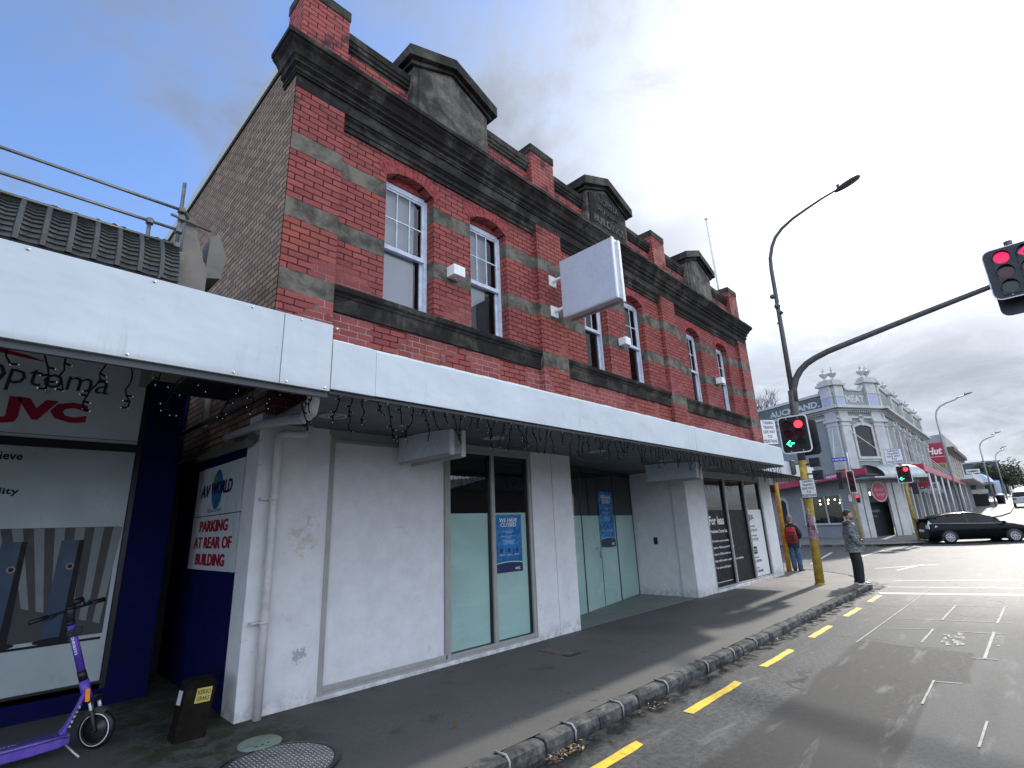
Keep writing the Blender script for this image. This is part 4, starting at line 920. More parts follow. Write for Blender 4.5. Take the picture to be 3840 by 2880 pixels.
m=MB(); m.box((1.31,5.85,3.2),(1.93,6.6,4.1)); m.build('gutter_box',M['inside'],NB_)
# scaffold rail on the roof
SC=empty('scaffold_rail',(0,5.6,4.45),'grey scaffold tube handrail running along the neighbouring roof','scaffolding')
ys_=5.6
for z,x1 in ((4.89,1.02),(4.655,.99),(4.483,.99)):
    m=MB(); m.tube([(-5,ys_-.03,z-.02),(x1,ys_-.03,z)],.0155,8); m.build('rail',M['scaf'],SC)
m=MB(); m.tube([(.995,ys_,4.35),(.982,ys_,5.23)],.0175,8); m.build('standard',M['scaf'],SC)
m=MB(); m.tube([(.749,ys_-.01,4.35),(.740,ys_-.01,4.68)],.0175,8); m.build('standard',M['scaf'],SC)
m=MB()
for x,z in ((.988,4.89),(.99,4.655),(.992,4.483),(.742,4.655),(1.0,4.80)): m.lathe([(.032,-.03),(.034,0),(.032,.03)],(x,ys_-.015,z),10,axis='x'); m.box((x-.02,ys_-.055,z-.025),(x+.02,ys_+.02,z+.025))
m.tube([(.9,ys_-.04,4.80),(1.28,ys_+.02,4.79)],.0155,8); m.tube([(1.0,ys_-.1,4.86),(1.2,ys_+.3,4.83)],.0155,8); m.build('coupler',M['scaf'],SC)
# pipes between the buildings
def pipe(name,label,path,r,mat,cat='pipe',clips=()):
    e=empty(name,path[-1],label,cat); m=MB(); m.tube(path,r,12); m.build('pipe',mat,e)
    for c in clips:
        m=MB(); m.lathe([(r+.012,-.012),(r+.012,.012)],c,14); m.box((c[0]-.12,c[1]+.01,c[2]-.008),(c[0]+.05,5.5,c[2]+.008)); m.build('pipe_clip',mat,e)
    return e
pipe('downpipe','white downpipe with dog-leg top on the left shop pier',[(2.40,5.38,2.77),(2.40,5.38,2.70),(2.37,5.38,2.655),(2.30,5.38,2.645),(2.17,5.40,2.645),(2.12,5.41,2.62),(2.105,5.42,2.54),(2.115,5.42,1.0),(2.12,5.42,.0)],.040,M['pipe_w'],'downpipe',[(2.105,5.42,1.97),(2.115,5.42,.82)])
pipe('drain_pipe','thick white elbow pipe dropping from the end of the awnings',[(1.62,3.60,2.66),(1.63,3.61,2.56),(1.66,3.70,2.50),(1.76,4.05,2.52),(1.86,4.6,2.62),(1.90,5.3,2.70),(1.90,6.4,2.72)],.045,M['pipe_w'])
pipe('drain_pipe','thin dark pipe crossing the brick alley high up',[(1.75,4.2,3.0),(1.85,5.6,3.02),(1.88,8.9,3.05)],.032,M['pipe_g'])
pipe('drain_pipe','grimy horizontal pipe above the parking sign',[(1.88,5.52,2.60),(1.90,5.7,2.565),(1.90,8.3,2.60)],.045,M['pipe_g'])
pipe('downpipe','short grey downpipe on the bare brick of the alley',[(1.92,7.44,3.9),(1.92,7.40,3.0)],.045,M['pipe_w'],'downpipe')
# notice boards on the navy side wall (plane facing -X)
NS=FSr(1.968)
e=empty('shop_sign_board',(1.96,6.7,1.87),'white board with globe logo above the parking sign on the navy wall','sign')
m=MB(); m.pbox(NS,-7.505,-5.895,1.875,2.445,.0,.012); m.build('board',M['board'],e)
m=MB(); cs,cz=-6.72,2.165; m.disc(NS,cs,cz,.185,.014,26,rz=.23,mi=0)
land=[(-.10,.17),(-.03,.20),(-.02,.12),(-.06,.06),(-.10,.02),(-.13,.06)]; m.add([NS(cs+a*1.1,cz+b,.0155) for a,b in land],[tuple(range(6))],1)
m.add([NS(cs+a,cz+b,.0155) for a,b in ((-.06,-.10),(.0,-.08),(-.01,-.13),(-.05,-.15),(-.08,-.12))],[tuple(range(5))],1)
m.build('globe',[pm('globe_blue',(.015,.20,.36),.4,.35,9,dirt=(.01,.05,.25),ds=4,da=.9),pm('globe_land',(.20,.20,.03),.5,.3,20)],e)
t=MB(); t.text(NS,'AV',-7.30,2.09,.33,.15,.018,0,skew=.12,rot=.0); t.text(NS,'WORLD',-6.93,2.10,.72,.155,.018,0,skew=.12); t.text(NS,'AV',-7.31,2.09,.33,.15,.0185,0,skew=.12); t.text(NS,'WORLD',-6.94,2.10,.72,.155,.0185,0,skew=.12)
t.text(NS,'"We\'ll Rock Your World"',-7.0,1.905,.52,.045,.016,1); t.build('lettering',[pm('navy_letter',(.008,.008,.06),.5,.1,9),M['grey_print']],e)
e=empty('parking_sign',(1.96,6.7,1.27),'white board with red letters reading parking at rear of building','sign')
m=MB(); m.pbox(NS,-7.515,-5.90,1.268,1.865,.0,.014); m.build('board',M['board'],e)
t=MB()
for s_,a,b,z in (('PARKING',-7.20,-6.22,1.685),('AT REAR OF',-7.36,-6.05,1.50),('BUILDING',-7.22,-6.22,1.315)):
    for dx in (0,.012,-.012): t.text(NS,s_,a+dx,z,b-a,.13,.0165+dx*.02)
t.build('lettering',M['red_letter'],e)
# leaning meter box
e=empty('meter_box',(1.66,5.56,Fp(1.6)),'small brown box with yellow sticker leaning at the foot of the navy wall','box')
m=MB(); zf=Fp(1.6)
def LB(s,z,o): # leaning local frame: s along +x/-y, o outwards, lean
    return (1.455+s*.86+z*.24, 5.58-s*.12-o*.9+z*.28, zf+z)
m.add([LB(0,0,0),LB(.27,0,0),LB(.27,0,.20),LB(0,0,.20),LB(0,.40,0),LB(.27,.40,0),LB(.27,.37,.18),LB(0,.37,.18)],[(0,1,2,3),(4,7,6,5),(0,4,5,1),(1,5,6,2),(2,6,7,3),(3,7,4,0)])
m.add([LB(-.01,.40,-.01),LB(.28,.40,-.01),LB(.28,.365,.20),LB(-.01,.365,.20),LB(.03,.425,.03),LB(.24,.425,.03),LB(.24,.41,.15),LB(.03,.41,.15)],[(0,1,5,4),(1,2,6,5),(2,3,7,6),(3,0,4,7),(4,5,6,7)])
m.build('body',pm('brown_box',(.010,.008,.006),.8,.25,7,spec=.1,dirt=(.02,.02,.015),ds=6,da=.6),e,bevel=.006)
m=MB(); LF=lambda s,z,o:LB(s,z,.20-.02*z/.37+o); m.add([LF(.10,.25,.004),LF(.235,.25,.004),LF(.235,.355,.004),LF(.10,.355,.004)],[(0,1,2,3)],0); m.text(LF,'KERSO',.112,.308,.11,.034,.007,1); m.text(LF,'GRAKS',.112,.262,.11,.034,.007,1); m.build('sticker',[pm('yellow_sticker',(.5,.42,.05),.5,.1,9),M['black']],e)
m=MB(); LG=lambda s,z,o:LB(-.012-o,z,s); m.add([LG(.04,.24,0),LG(.16,.25,0),LG(.15,.35,0),LG(.03,.34,0)],[(0,1,2,3)]); m.build('torn_label',M['board'],e)
# ================= icicle lights =================
def icicles(name,label,x0,x1,y,zt,n,dz):
    e=empty(name,((x0+x1)/2,y,zt),label,'string lights','icicle string lights under the awnings'); c=MB(); b=MB()
    c.tube([(x0+(x1-x0)*i/60,y,zt-.004+.006*math.sin(i*2.1)) for i in range(61)],.005,5)
    for i in range(n):
        x=x0+(x1-x0)*(i+.5)/n+rnd.uniform(-.02,.02); L=rnd.choice((.12,.17,.22,.27,.30))*dz; p=Vector((x,y,zt)); pts=[p.copy()]; a=rnd.uniform(-.5,.5)
        k=max(3,int(L/.035))
        for j in range(k):
            a=a*.35+rnd.uniform(-.55,.55); p=p+Vector((math.sin(a)*L/k,rnd.uniform(-.004,.004),-math.cos(a)*L/k)); pts.append(p.copy())
            if rnd.random()<.45:
                s_=rnd.choice((-1,1)); q=p+Vector((s_*.026,rnd.uniform(-.01,.01),rnd.uniform(-.014,.004))); c.tube([p,q],.0062,5)
                b.lathe([(.0,-.003),(.003,0),(.002,.003),(0,.004)],tuple(q+Vector((s_*.005,0,-.002))),6)
        c.tube(pts,.0046,5); b.lathe([(0,-.004),(.0032,0),(0,.005)],tuple(p-Vector((0,0,.005))),6)
        if rnd.random()<.35 and i: 
            c.tube([p,p+Vector((.012,0,-.02)),p+Vector((.02,0,-.002))],.002,5)
    c.build('cable',M['cable'],e); b.build('bulb',M['bulb'],e,kind='stuff')
icicles('icicle_lights','black cable icicle lights hanging under the navy shop awning',-.35,1.62,3.46,2.60,15,1.05)
icicles('icicle_lights','long row of icicle lights hanging under the brick building awning',1.70,11.6,3.46,2.60,92,1.0)
icicles('icicle_lights','icicle lights hanging under the stepped back end of the awning',12.2,17.3,4.36,2.66,50,.8)
# ================= traffic signals and poles =================
def rrect(a,b,c,d,r,n=5):
    o=[]
    for cx,cz,s in ((b-r,d-r,0),(a+r,d-r,1),(a+r,c+r,2),(b-r,c+r,3)):
        for k in range(n+1): t=math.pi/2*(s+k/n); o.append((cx+r*math.cos(t),cz+r*math.sin(t)))
    return o
def signal_board(FF,s0,s1,z0,z1,lens,rad,parent,name='signal_head',border=.03):
    """lens: list of (s,z,kind)"""
    m=MB(); r=(s1-s0)*.16
    m.extr(FF,rrect(s0,s1,z0,z1,r),-.02,0,1)
    m.extr(FF,rrect(s0+border,s1-border,z0+border,z1-border,max(.01,r-border)),0,.006,0)
    cs=sorted({round(l[0],3) for l in lens})
    for c in cs:
        zz=[l[1] for l in lens if abs(l[0]-c)<.002]; m.pbox(FF,c-rad*1.15,c+rad*1.15,min(zz)-rad*1.2,max(zz)+rad*1.2,-.2,-.021,0)
        m.pbox(FF,c-rad*1.12,c+rad*1.12,min(zz)-rad*1.15,max(zz)+rad*1.15,.007,.03,0)
    for dx in (.3,.7):
        for zz in (z0+.05*(z1-z0)+.01,z1-.05*(z1-z0)-.01): m.disc(FF,s0+(s1-s0)*dx,zz,.012,.012,8,mi=1,o0=.006)
    o=m.build(name,[M['black'],M['white_p']],parent)
    v=MB(); n=12
    for s,z,k in lens:   # visors
        L=rad*.75
        for i in range(n):
            a0=R(-25)+R(230)*i/n; a1=R(-25)+R(230)*(i+1)/n
            q=lambda a,o_:FF(s+rad*1.08*math.cos(a),z+rad*1.08*math.sin(a),o_)
            d0=L*(.35+.65*max(0,math.sin(a0))); d1=L*(.35+.65*max(0,math.sin(a1)))
            v.quad(q(a0,.03),q(a1,.03),q(a1,.03+d1),q(a0,.03+d0))
    v.build('visor',M['black'],o)
    for s,z,k in lens:
        mt={'r':M['red_on'],'dr':M['lens_r'],'d':M['lens_g'],'g':M['green_on'],'led':M['red_led'],'ra':M['red_led']}[k]
        b=MB()
        if k in ('g','ra'):
            b.disc(FF,s,z,rad*.95,.033,16,mi=1); t=rad
            e=-1 if True else 1
            A=[(-.95,0),(-.05,.85),(.22,.62),(-.42,0)]; B=[(a,-b_) for a,b_ in A]
            b.add([FF(s+a*t,z+b_*t,.037) for a,b_ in A],[(0,1,2,3)]); b.add([FF(s+a*t,z+b_*t,.037) for a,b_ in B],[(3,2,1,0)])
            b.add([FF(s+a*t,z+b_*t,.0375) for a,b_ in ((.10,-.2),(.9,-.2),(.9,.2),(.10,.2))],[(0,1,2,3)])
            b.build('lamp',[mt,M['lens_g']],o)
        else:
            b.disc(FF,s,z,rad*.95,.035,20); b.build('lamp',mt,o)
    return o
def text_sign(FF,s0,s1,z0,z1,parent,lines,name='sign_plate',border=True):
    m=MB(); m.extr(FF,rrect(s0,s1,z0,z1,.03),-.006,0,1); m.extr(FF,rrect(s0+.018,s1-.018,z0+.018,z1-.018,.02),0,.002,0); o=m.build(name,[M['white_p'],M['black']],parent)
    t=MB(); H=z1-z0; W=s1-s0; n=len(lines)
    for i,l in enumerate(lines):
        wd=W*.86*min(1,len(l)/11.0+.16); h=H*.125; t.text(FF,l,(s0+s1)/2-wd/2,z1-H*(.07+.182*i)-h,wd,h,.004,bold=.022)
    t.build('lettering',M['black'],o); return o
GW=['TURNING','TRAFFIC','GIVE WAY','TO','PEDESTRIANS']
z0=Fp(14.9)
TL=empty('traffic_light',(14.9,4.02,z0),'tall yellow and grey pole with overhead mast arm, street lamp and lit red signals','traffic light','traffic lights around the crossing')
m=MB(); m.tube([(14.93,4.03,z0-.02),(14.91,3.93,2.0),(14.905,3.90,2.98)],[.105,.098,.094],16); m.lathe([(.125,z0-.005),(.115,z0+.03)],(14.93,4.03,0),16); m.build('pole_base',M['pole_y'],TL)
m=MB(); m.tube([(14.905,3.90,2.98),(14.9,3.85,4.3),(14.9,3.82,4.85)],[.094,.098,.10],16)
m.tube([(14.9,3.82,4.75),(14.9,3.785,6.34),(14.9,3.755,7.8),(14.9,3.745,8.45),(14.9,3.715,8.80),(14.9,3.61,9.14),(14.9,3.48,9.38),(14.9,3.27,9.57),(14.9,2.95,9.74),(14.9,2.55,9.87),(14.9,2.18,9.98),(14.9,1.80,10.06)],[.068,.062,.056,.053,.05,.048,.046,.044,.040,.036,.032,.028],12)
m.build('lamp_pole',M['pole_g'],TL)
m=MB(); m.tube([(14.9,3.80,4.55),(14.9,3.77,4.9),(14.9,3.66,5.17),(14.9,3.52,5.36),(14.9,3.34,5.50),(14.9,3.12,5.60),(14.9,2.8,5.70),(14.9,2.28,5.80),(14.9,1.33,5.98),(14.9,.4,6.15),(14.9,-.5,6.31),(14.9,-1.2,6.43)],[.088,.086,.084,.082,.08,.078,.076,.073,.068,.064,.06,.058],14); m.build('mast_arm',M['pole_g'],TL)
m=MB(); 
for y_,z_,r_ in ((3.84,7.62,.075),(3.765,7.30,.085),(3.69,7.08,.055),(3.83,6.80,.03)): m.lathe([(.01,-r_),(r_*.7,-r_*.7),(r_,0),(r_*.7,r_*.7),(.01,r_)],(14.86,y_,z_),12)
m.build('sensor',M['pole_g'],TL)
m=MB(); hd=[(1.85,10.02,.04,.03),(1.75,10.05,.11,.045),(1.6,10.09,.15,.06),(1.4,10.14,.15,.055),(1.28,10.17,.12,.04),(1.22,10.185,.05,.02)]
rg=[]
for y_,z_,a,b in hd:
    for k in range(12): t=2*math.pi*k/12; rg.append((14.9+a*math.cos(t),y_,z_+b*math.sin(t)))
m.add(rg,[tuple(i*12+q for q in (k,(k+1)%12))+tuple((i+1)*12+q for q in ((k+1)%12,k)) for i in range(5) for k in range(12)]+[tuple(range(12)),tuple(range(60,72))],0,True)
m.tube([(14.9,1.75,10.08),(14.9,1.75,10.20)],.04,8); m.build('lamp_head',M['pole_g'],TL)
FH=FSr(14.70)
signal_board(FH,-4.262,-3.545,3.165,4.15,[(-4.03,3.905,'dr'),(-3.765,3.905,'r'),(-4.03,3.665,'dr'),(-3.765,3.665,'dr'),(-4.03,3.425,'g'),(-3.765,3.425,'d')],.105,TL)
FB=lambda s,z,o:(15.15+o,s,z)
m=MB(); m.extr(lambda s,z,o:(15.12+o,-s,z),rrect(-4.05,-3.46,3.12,4.04,.1),0,.02,0)
for y_ in (3.62,3.88): m.box((15.14,y_-.12,3.2),(15.32,y_+.12,3.92))
m.build('rear_signal_head',M['black'],TL)
m=MB(); m.box((14.90,3.50,2.80),(15.10,3.74,3.02)); m.box((14.90,3.48,2.46),(15.10,3.72,2.70)); m.box((14.86,3.6,2.6),(14.9,3.92,2.64)); m.box((14.86,3.6,2.85),(14.9,3.92,2.89)); m.build('side_signal',M['black'],TL)
m=MB(); m.lathe([(.01,2.62),(.07,2.66),(.075,2.95),(.05,3.0),(.01,3.01)],(14.82,4.13,0),10); m.tube([(14.84,4.12,2.9),(14.9,3.96,2.9)],.02,6); m.build('push_speaker',M['pole_g'],TL)
text_sign(FSr(14.76),-4.03,-3.655,2.02,2.50,TL,GW)
m=MB(); 
for i in range(18):
    a=rnd.uniform(1.6,4.7); zc=rnd.uniform(1.0,1.55); r_=.1045
    for k in range(3):
        pass
F_C=lambda a,z,o:(14.915+(.103+o)*math.cos(a),3.97-(z-1.2)*.03+(.103+o)*math.sin(a),z)
m.add([F_C(1.8+3.4*i/20,z_,.002) for z_ in (1.0,1.62) for i in range(21)],[(i,i+1,22+i,21+i) for i in range(20)],0,True)
for i in range(16):
    a=rnd.uniform(1.8,4.6); z_=rnd.uniform(1.02,1.45); wd=rnd.uniform(.25,.7); h=rnd.uniform(.06,.16); m.add([F_C(a+wd*j/3,z_+q,.004+i*.0004) for q in (0,h) for j in range(4)],[(j,j+1,5+j,4+j) for j in range(3)],1+i%3,True)
for i in range(8):
    a=rnd.uniform(2.,4.4); z_=rnd.uniform(1.62,2.0); m.add([F_C(a+.3*j/3,z_+q,.003) for q in (0,.05) for j in range(4)],[(j,j+1,5+j,4+j) for j in range(3)],3,True)
m.build('bill_posters',[pm('pink_poster',(.30,.17,.24),.7,.3,22),pm('maroon_poster',(.12,.02,.04),.7,.4,20),pm('mauve_poster',(.22,.13,.20),.7,.4,26),pm('paper_scrap',(.45,.43,.40),.7,.2,22)],TL)
# overhead head on the mast arm
signal_board(FSr(14.66),.49,1.50,5.88,7.05,[(.795,6.80,'led'),(1.18,6.80,'ra'),(.795,6.46,'dr'),(1.18,6.46,'dr'),(.795,6.12,'d'),(1.18,6.12,'d')],.135,TL,border=.022)
m=MB(); m.tube([(14.9,-.98,6.2),(14.9,-.98,7.22)],.075,14); m.box((14.7,-1.4,6.3),(14.86,-.6,6.5)); m.build('bracket',M['pole_g'],TL)
m=MB(); m.extr(lambda s,z,o:(15.1+o,-s,z),rrect(.55,1.55,5.62,6.8,.16),0,.02,0); m.build('rear_backboard',M['black'],TL)
# second pole at the awning end
zf=Fp(18.2)
T2=empty('traffic_light',(18.22,5.72,zf),'slimmer yellow signal pole beside the end wall with a paper-pale give way sign on top','traffic light','traffic lights around the crossing')
m=MB(); m.tube([(18.22,5.72,zf-.02),(18.2,5.68,2.0),(18.2,5.64,4.0)],[.075,.07,.062],14); m.build('pole_base',M['pole_y'],T2)
dv=Vector((.80,-.60)).normalized(); nv=Vector((dv.y,-dv.x))
def FT(s,z,o): return (18.2+dv.x*s-(-dv.y)*0+nv.x*(o+.09),5.62+dv.y*s+nv.y*(o+.09),z)
text_sign(FT,-.30,.26,3.90,4.75,T2,GW)
m=MB(); m.box((18.1,5.72,2.36),(18.25,5.86,2.60)); m.build('side_signal',M['black'],T2)
m=MB(); m.tube([(18.2,5.60,3.9),(18.2,5.60,4.7)],.03,8); m.build('sign_post',M['galv'],T2)
# far signals on the opposite corner
zf=Fp(34.3)
T3=empty('traffic_light',(34.3,6.78,zf),'narrow yellow signal pole before the blue grey corner shop with street name above','traffic light','traffic lights around the crossing')
m=MB(); m.tube([(34.3,6.78,zf-.02),(34.3,6.82,4.1)],.065,12); m.build('pole_base',M['pole_y'],T3)
FA=FSr(34.1)
signal_board(FA,-6.82,-6.46,2.70,3.93,[(-6.64,3.62,'dr'),(-6.64,3.30,'dr'),(-6.64,2.98,'d')],.11,T3)
m=MB(); m.box((34.2,7.10,2.95),(34.5,7.32,3.90)); m.box((34.2,6.8,3.3),(34.25,7.2,3.35)); m.build('rear_signal_head',M['black'],T3)
signal_board(FSr(34.15),-6.60,-6.42,2.15,2.62,[(-6.51,2.50,'r'),(-6.51,2.27,'d')],.07,T3,'pedestrian_signal',.004)
text_sign(FSr(34.16),-6.975,-6.79,2.2,2.64,T3,GW)
m=MB(); m.tube([(34.3,6.63,3.9),(34.3,6.60,4.98)],.035,8); m.build('sign_post',M['white_p'],T3)
m=MB(); m.pbox(FA,-7.39,-6.61,4.49,4.71,-.02,0); o=m.build('street_name_sign',pm('sign_blue',(.01,.05,.42),.4,.05,5),T3); t=MB(); t.text(FA,"K' WALTERS RD",-7.33,4.545,.68,.11,.003); t.build('lettering',M['white_p'],o)
T4=empty('traffic_light',(36.4,4.53,Fp(36.4)),'yellow signal pole near the black car with green arrow lit and give way sign above','traffic light','traffic lights around the crossing')
m=MB(); m.tube([(36.4,4.53,Fp(36.4)-.02),(36.4,4.53,4.2)],.07,12); m.build('pole_base',M['pole_y'],T4)
signal_board(FSr(36.2),-4.80,-4.12,3.12,4.10,[(-4.60,3.87,'dr'),(-4.34,3.87,'r'),(-4.60,3.62,'dr'),(-4.34,3.62,'dr'),(-4.60,3.37,'g'),(-4.34,3.37,'d')],.115,T4,border=.035)
text_sign(FSr(36.2),-5.15,-4.32,4.23,5.07,T4,GW)
m=MB(); m.tube([(36.4,4.6,4.1),(36.4,4.7,5.0)],.03,8); m.build('sign_post',M['pole_y'],T4)
m=MB(); m.box((36.5,4.02,2.5),(36.8,4.3,3.1)); m.build('side_signal',M['black'],T4)
# flag pole on the brick building
FPZ=empty('flag_pole',(16.72,5.95,8.2),'thin pale pole standing on the far end of the brick roof','flag pole'); m=MB(); m.tube([(16.75,5.95,8.1),(16.62,5.95,11.95)],[.03,.022],8); m.lathe([(.05,0),(.05,.04)],(16.62,5.95,11.95),10); m.tube([(16.78,5.93,8.7),(16.67,5.93,11.9)],.005,5); m.build('pole',M['pipe_w'],FPZ)
# ================= people =================
skin=pm('skin',(.42,.24,.17),.5,.08,20,local=True); 
def ell(mb,c,r,nu=14,nv=9,mi=0,f=None,Rm=None):
    vs=[];fs=[]
    for j in range(nv+1):
        ph=math.pi*j/nv
        for i in range(nu):
            th=2*math.pi*i/nu; p=Vector((math.sin(ph)*math.cos(th),math.sin(ph)*math.sin(th),math.cos(ph)))
            q=Vector((p.x*r[0],p.y*r[1],p.z*r[2]))
            if f: q=f(p,q)
            if Rm: q=Rm@q
            vs.append(tuple(Vector(c)+q))
    for j in range(nv):
        for i in range(nu): fs.append((j*nu+i,j*nu+(i+1)%nu,(j+1)*nu+(i+1)%nu,(j+1)*nu+i))
    mb.add(vs,fs,mi,True)
def person(loc,rz,label,H,pose,mats,extra):
    """local frame: +Y is forward, X right. mats: jacket, trousers, shoe, hair"""
    e=empty('person',loc,label,'person',rz=rz); e['_local']=1
    k=H/1.75
    hipz=.93*k; J={}
    P=pose
    # body skeleton (skin): pelvis root
    pts=[(0,0,hipz,.12*k,.10*k),(0,0,1.12*k,.11*k,.09*k),(0,.01*k,1.34*k,.13*k,.095*k),(0,.005*k,1.47*k,.06*k,.055*k),(0,.02*k,1.56*k,.052*k,.052*k)]
    ed=[(0,1),(1,2),(2,3),(3,4)]
    for s in (-1,1):
        q=P['arm'][s]; b=len(pts); pts+=[(s*.16*k,0,1.40*k,.055*k)]+[(x*k,y*k,z*k,r*k) for (x,y,z),r in zip(q,(.045,.038,.028,.03))]; ed+=[(2,b),(b,b+1),(b+1,b+2),(b+2,b+3),(b+3,b+4)][:1+len(q)]
        hb=len(pts)-1; hx,hy,hz=pts[hb][:3]; wx,wy,wz=pts[hb-1][:3]; d=Vector((hx-wx,hy-wy,hz-wz)).normalized()
        # five fingers
        side=Vector((-s*.0,1,0)) if abs(d.y)<.7 else Vector((1,0,0))
        for f_ in range(4):
            off=side*(.012*(f_-1.5)); L=(.060,.068,.064,.05)[f_]; a=Vector((hx,hy,hz))+off*1.0+d*.02; c_=a+d*L*.5+Vector((-s*.006,0,0)); g=c_+d*L*.45+Vector((-s*.016,0,0)); b=len(pts)
            pts+=[(*a,.009),(*c_,.0085),(*g,.007)]; ed+=[(hb,b),(b,b+1),(b+1,b+2)]
        a=Vector((hx,hy,hz))-d*.02+side*.028; g=a+d*.035+side*.012; b=len(pts); pts+=[(*a,.010),(*g,.008)]; ed+=[(hb,b),(b,b+1)]
    for s in (-1,1):
        q=P['leg'][s]; b=len(pts); pts+=[(s*.09*k,0,.86*k,.085*k)]+[(x*k,y*k,z*k,r*k) for (x,y,z),r in zip(q,(.058,.042,.038,.03))]; ed+=[(0,b)]+[(b+i,b+i+1) for i in range(len(q))]
    v,f=skin_mesh(pts,ed,1); m=MB(); m.add(v,f,0,True)
    Rm=Matrix.Rotation(P['yaw'],3,'Z')@Matrix.Rotation(P.get('nod',0),3,'X')
    def face(p,q):
        # jaw, brow, nose: +Y is the face
        if p.y>0:
            if p.z<-.2: q.x*=.86; 
            if abs(p.x)<.25 and -.25<p.z<.15: q.y+=.016*k*(1-abs(p.x)*3)
            if .15<p.z<.35: q.y-=.003
        if p.z<-.55: q.y+=.012*k
        return q
    hc=Vector((0,.035*k,1.635*k)); ell(m,hc,(.074*k,.098*k,.118*k),18,14,0,face,Rm)
    for s in (-1,1): ell(m,hc+Rm@Vector((s*.076*k,-.005,-.005)),(.012,.024,.033),8,6,0,None,Rm)
    ell(m,hc+Rm@Vector((0,.100*k,-.015*k)),(.013,.018,.022),8,6,0,None,Rm)
    m.build('body',skin,e,smooth=True)
    # eyes, brow, mouth
    m=MB()
    for s in (-1,1):
        ell(m,hc+Rm@Vector((s*.030*k,.087*k,.012*k)),(.013,.008,.007),8,6,0,None,Rm); ell(m,hc+Rm@Vector((s*.031*k,.088*k,.034*k)),(.019,.009,.005),8,5,0,None,Rm)
    ell(m,hc+Rm@Vector((0,.092*k,-.058*k)),(.024,.008,.006),8,5,1,None,Rm); m.build('face_features',[M['black'],pm('lip',(.25,.10,.08),.5,.1,20,local=True)],e,smooth=True)
    # hair
    m=MB()
    def hairf(p,q):
        if p.y>.25 and p.z<.42: q=q*.80
        if p.z<-.35: q=q*.86
        w_=1+.05*noise.noise(Vector((p.x*6,p.y*6,p.z*6))); return q*w_
    ell(m,hc+Rm@Vector((0,-.012*k,.018*k)),(.084*k,.104*k,.118*k),20,14,0,hairf,Rm)
    if P.get('beard'): ell(m,hc+Rm@Vector((0,.040*k,-.078*k)),(.060*k,.055*k,.045*k),12,8,1,None,Rm)
    m.build('hair',[mats['hair'],pm('stubble',(.10,.065,.05),.8,.3,60,local=True)],e,smooth=True)
    # jacket
    pts=[(0,0,.92*k,.19*k,.16*k),(0,.01,1.05*k,.20*k,.17*k),(0,.015*k,1.22*k,.19*k,.155*k),(0,.01*k,1.38*k,.165*k,.125*k),(0,.005*k,1.475*k,.085*k,.08*k),(0,0,.80*k,.185*k,.155*k)]
    ed=[(0,1),(1,2),(2,3),(3,4),(0,5)]
    for s in (-1,1):
        q=P['arm'][s]; b=len(pts); pts+=[(s*.155*k,0,1.40*k,.078*k)]+[(x*k,y*k,z*k,r*k) for (x,y,z),r in zip(q[:2+P.get('sleeve',0)],(.078,.064,.055))]; n_=len(q[:2+P.get('sleeve',0)]); ed+=[(3,b)]+[(b+i,b+i+1) for i in range(n_)]
    v,f=skin_mesh(pts,ed,2)
    v=[tuple(Vector(p)+Vector((0,0,1))*0+Vector((p[0],p[1],0)).normalized()*(.006*math.sin(p[2]*62/k)+.008*noise.noise(Vector(p)*9))) for p in v]
    m=MB(); m.add(v,f,0,True); m.tube([(0,-.055*k,1.47*k),(.07*k,-.02*k,1.485*k),(.075*k,.04*k,1.47*k),(0,.085*k,1.43*k),(-.075*k,.04*k,1.47*k),(-.07*k,-.02*k,1.485*k),(0,-.055*k,1.47*k)],.024*k,8,0)
    m.tube([(0,.13*k,.86*k),(0,.145*k,1.05*k),(0,.135*k,1.25*k),(0,.10*k,1.42*k)],.008,6,1); m.build('jacket',[mats['jacket'],mats.get('zip',M['black'])],e,smooth=True)
    # trousers
    pts=[(0,0,.93*k,.15*k,.12*k),(0,0,.86*k,.15*k,.12*k)]; ed=[(0,1)]
    for s in (-1,1):
        q=P['leg'][s]; b=len(pts); pts+=[(s*.09*k,0,.80*k,.105*k)]+[(x*k,y*k,z*k,r*k) for (x,y,z),r in zip(q[:2],(.092,.078))]+[(q[1][0]*k,q[1][1]*k,(q[1][2]-.05)*k,.080*k)]; ed+=[(1,b),(b,b+1),(b+1,b+2),(b+2,b+3)]
    v,f=skin_mesh(pts,ed,2); v=[tuple(Vector(p)+Vector((.006*noise.noise(Vector((p[0]*12,p[1]*12,p[2]*7))),.010*noise.noise(Vector((p[0]*9,p[1]*9,p[2]*9+5))),0))) for p in v]
    m=MB(); m.add(v,f,0,True); m.build('trousers',mats['trousers'],e,smooth=True)
    # shoes
    for s in (-1,1):
        q=P['leg'][s]; ax,ay,_=q[1]; m=MB(); fd=Vector(P['foot'][s]).normalized(); sd_=Vector((fd.y,-fd.x,0))
        def SH(a,b_,z): p=Vector((ax*k,ay*k,0))+fd*a*k+sd_*b_*k; return (p.x,p.y,z*k)
        prof=[(-.085,.030,.075),(-.07,.040,.085),(-.02,.043,.090),(.04,.047,.070),(.10,.050,.055),(.15,.046,.045),(.185,.030,.036)]
        vs=[];n_=10
        for a,w_,h_ in prof:
            for i in range(n_):
                t=math.pi*i/(n_-1); vs.append(SH(a,math.cos(t)*w_,.022+math.sin(t)*(h_-.015)))
        m.add(vs,[(i*n_+j,i*n_+j+1,(i+1)*n_+j+1,(i+1)*n_+j) for i in range(len(prof)-1) for j in range(n_-1)]+[tuple(range(n_)),tuple((len(prof)-1)*n_+j for j in range(n_))],0,True)
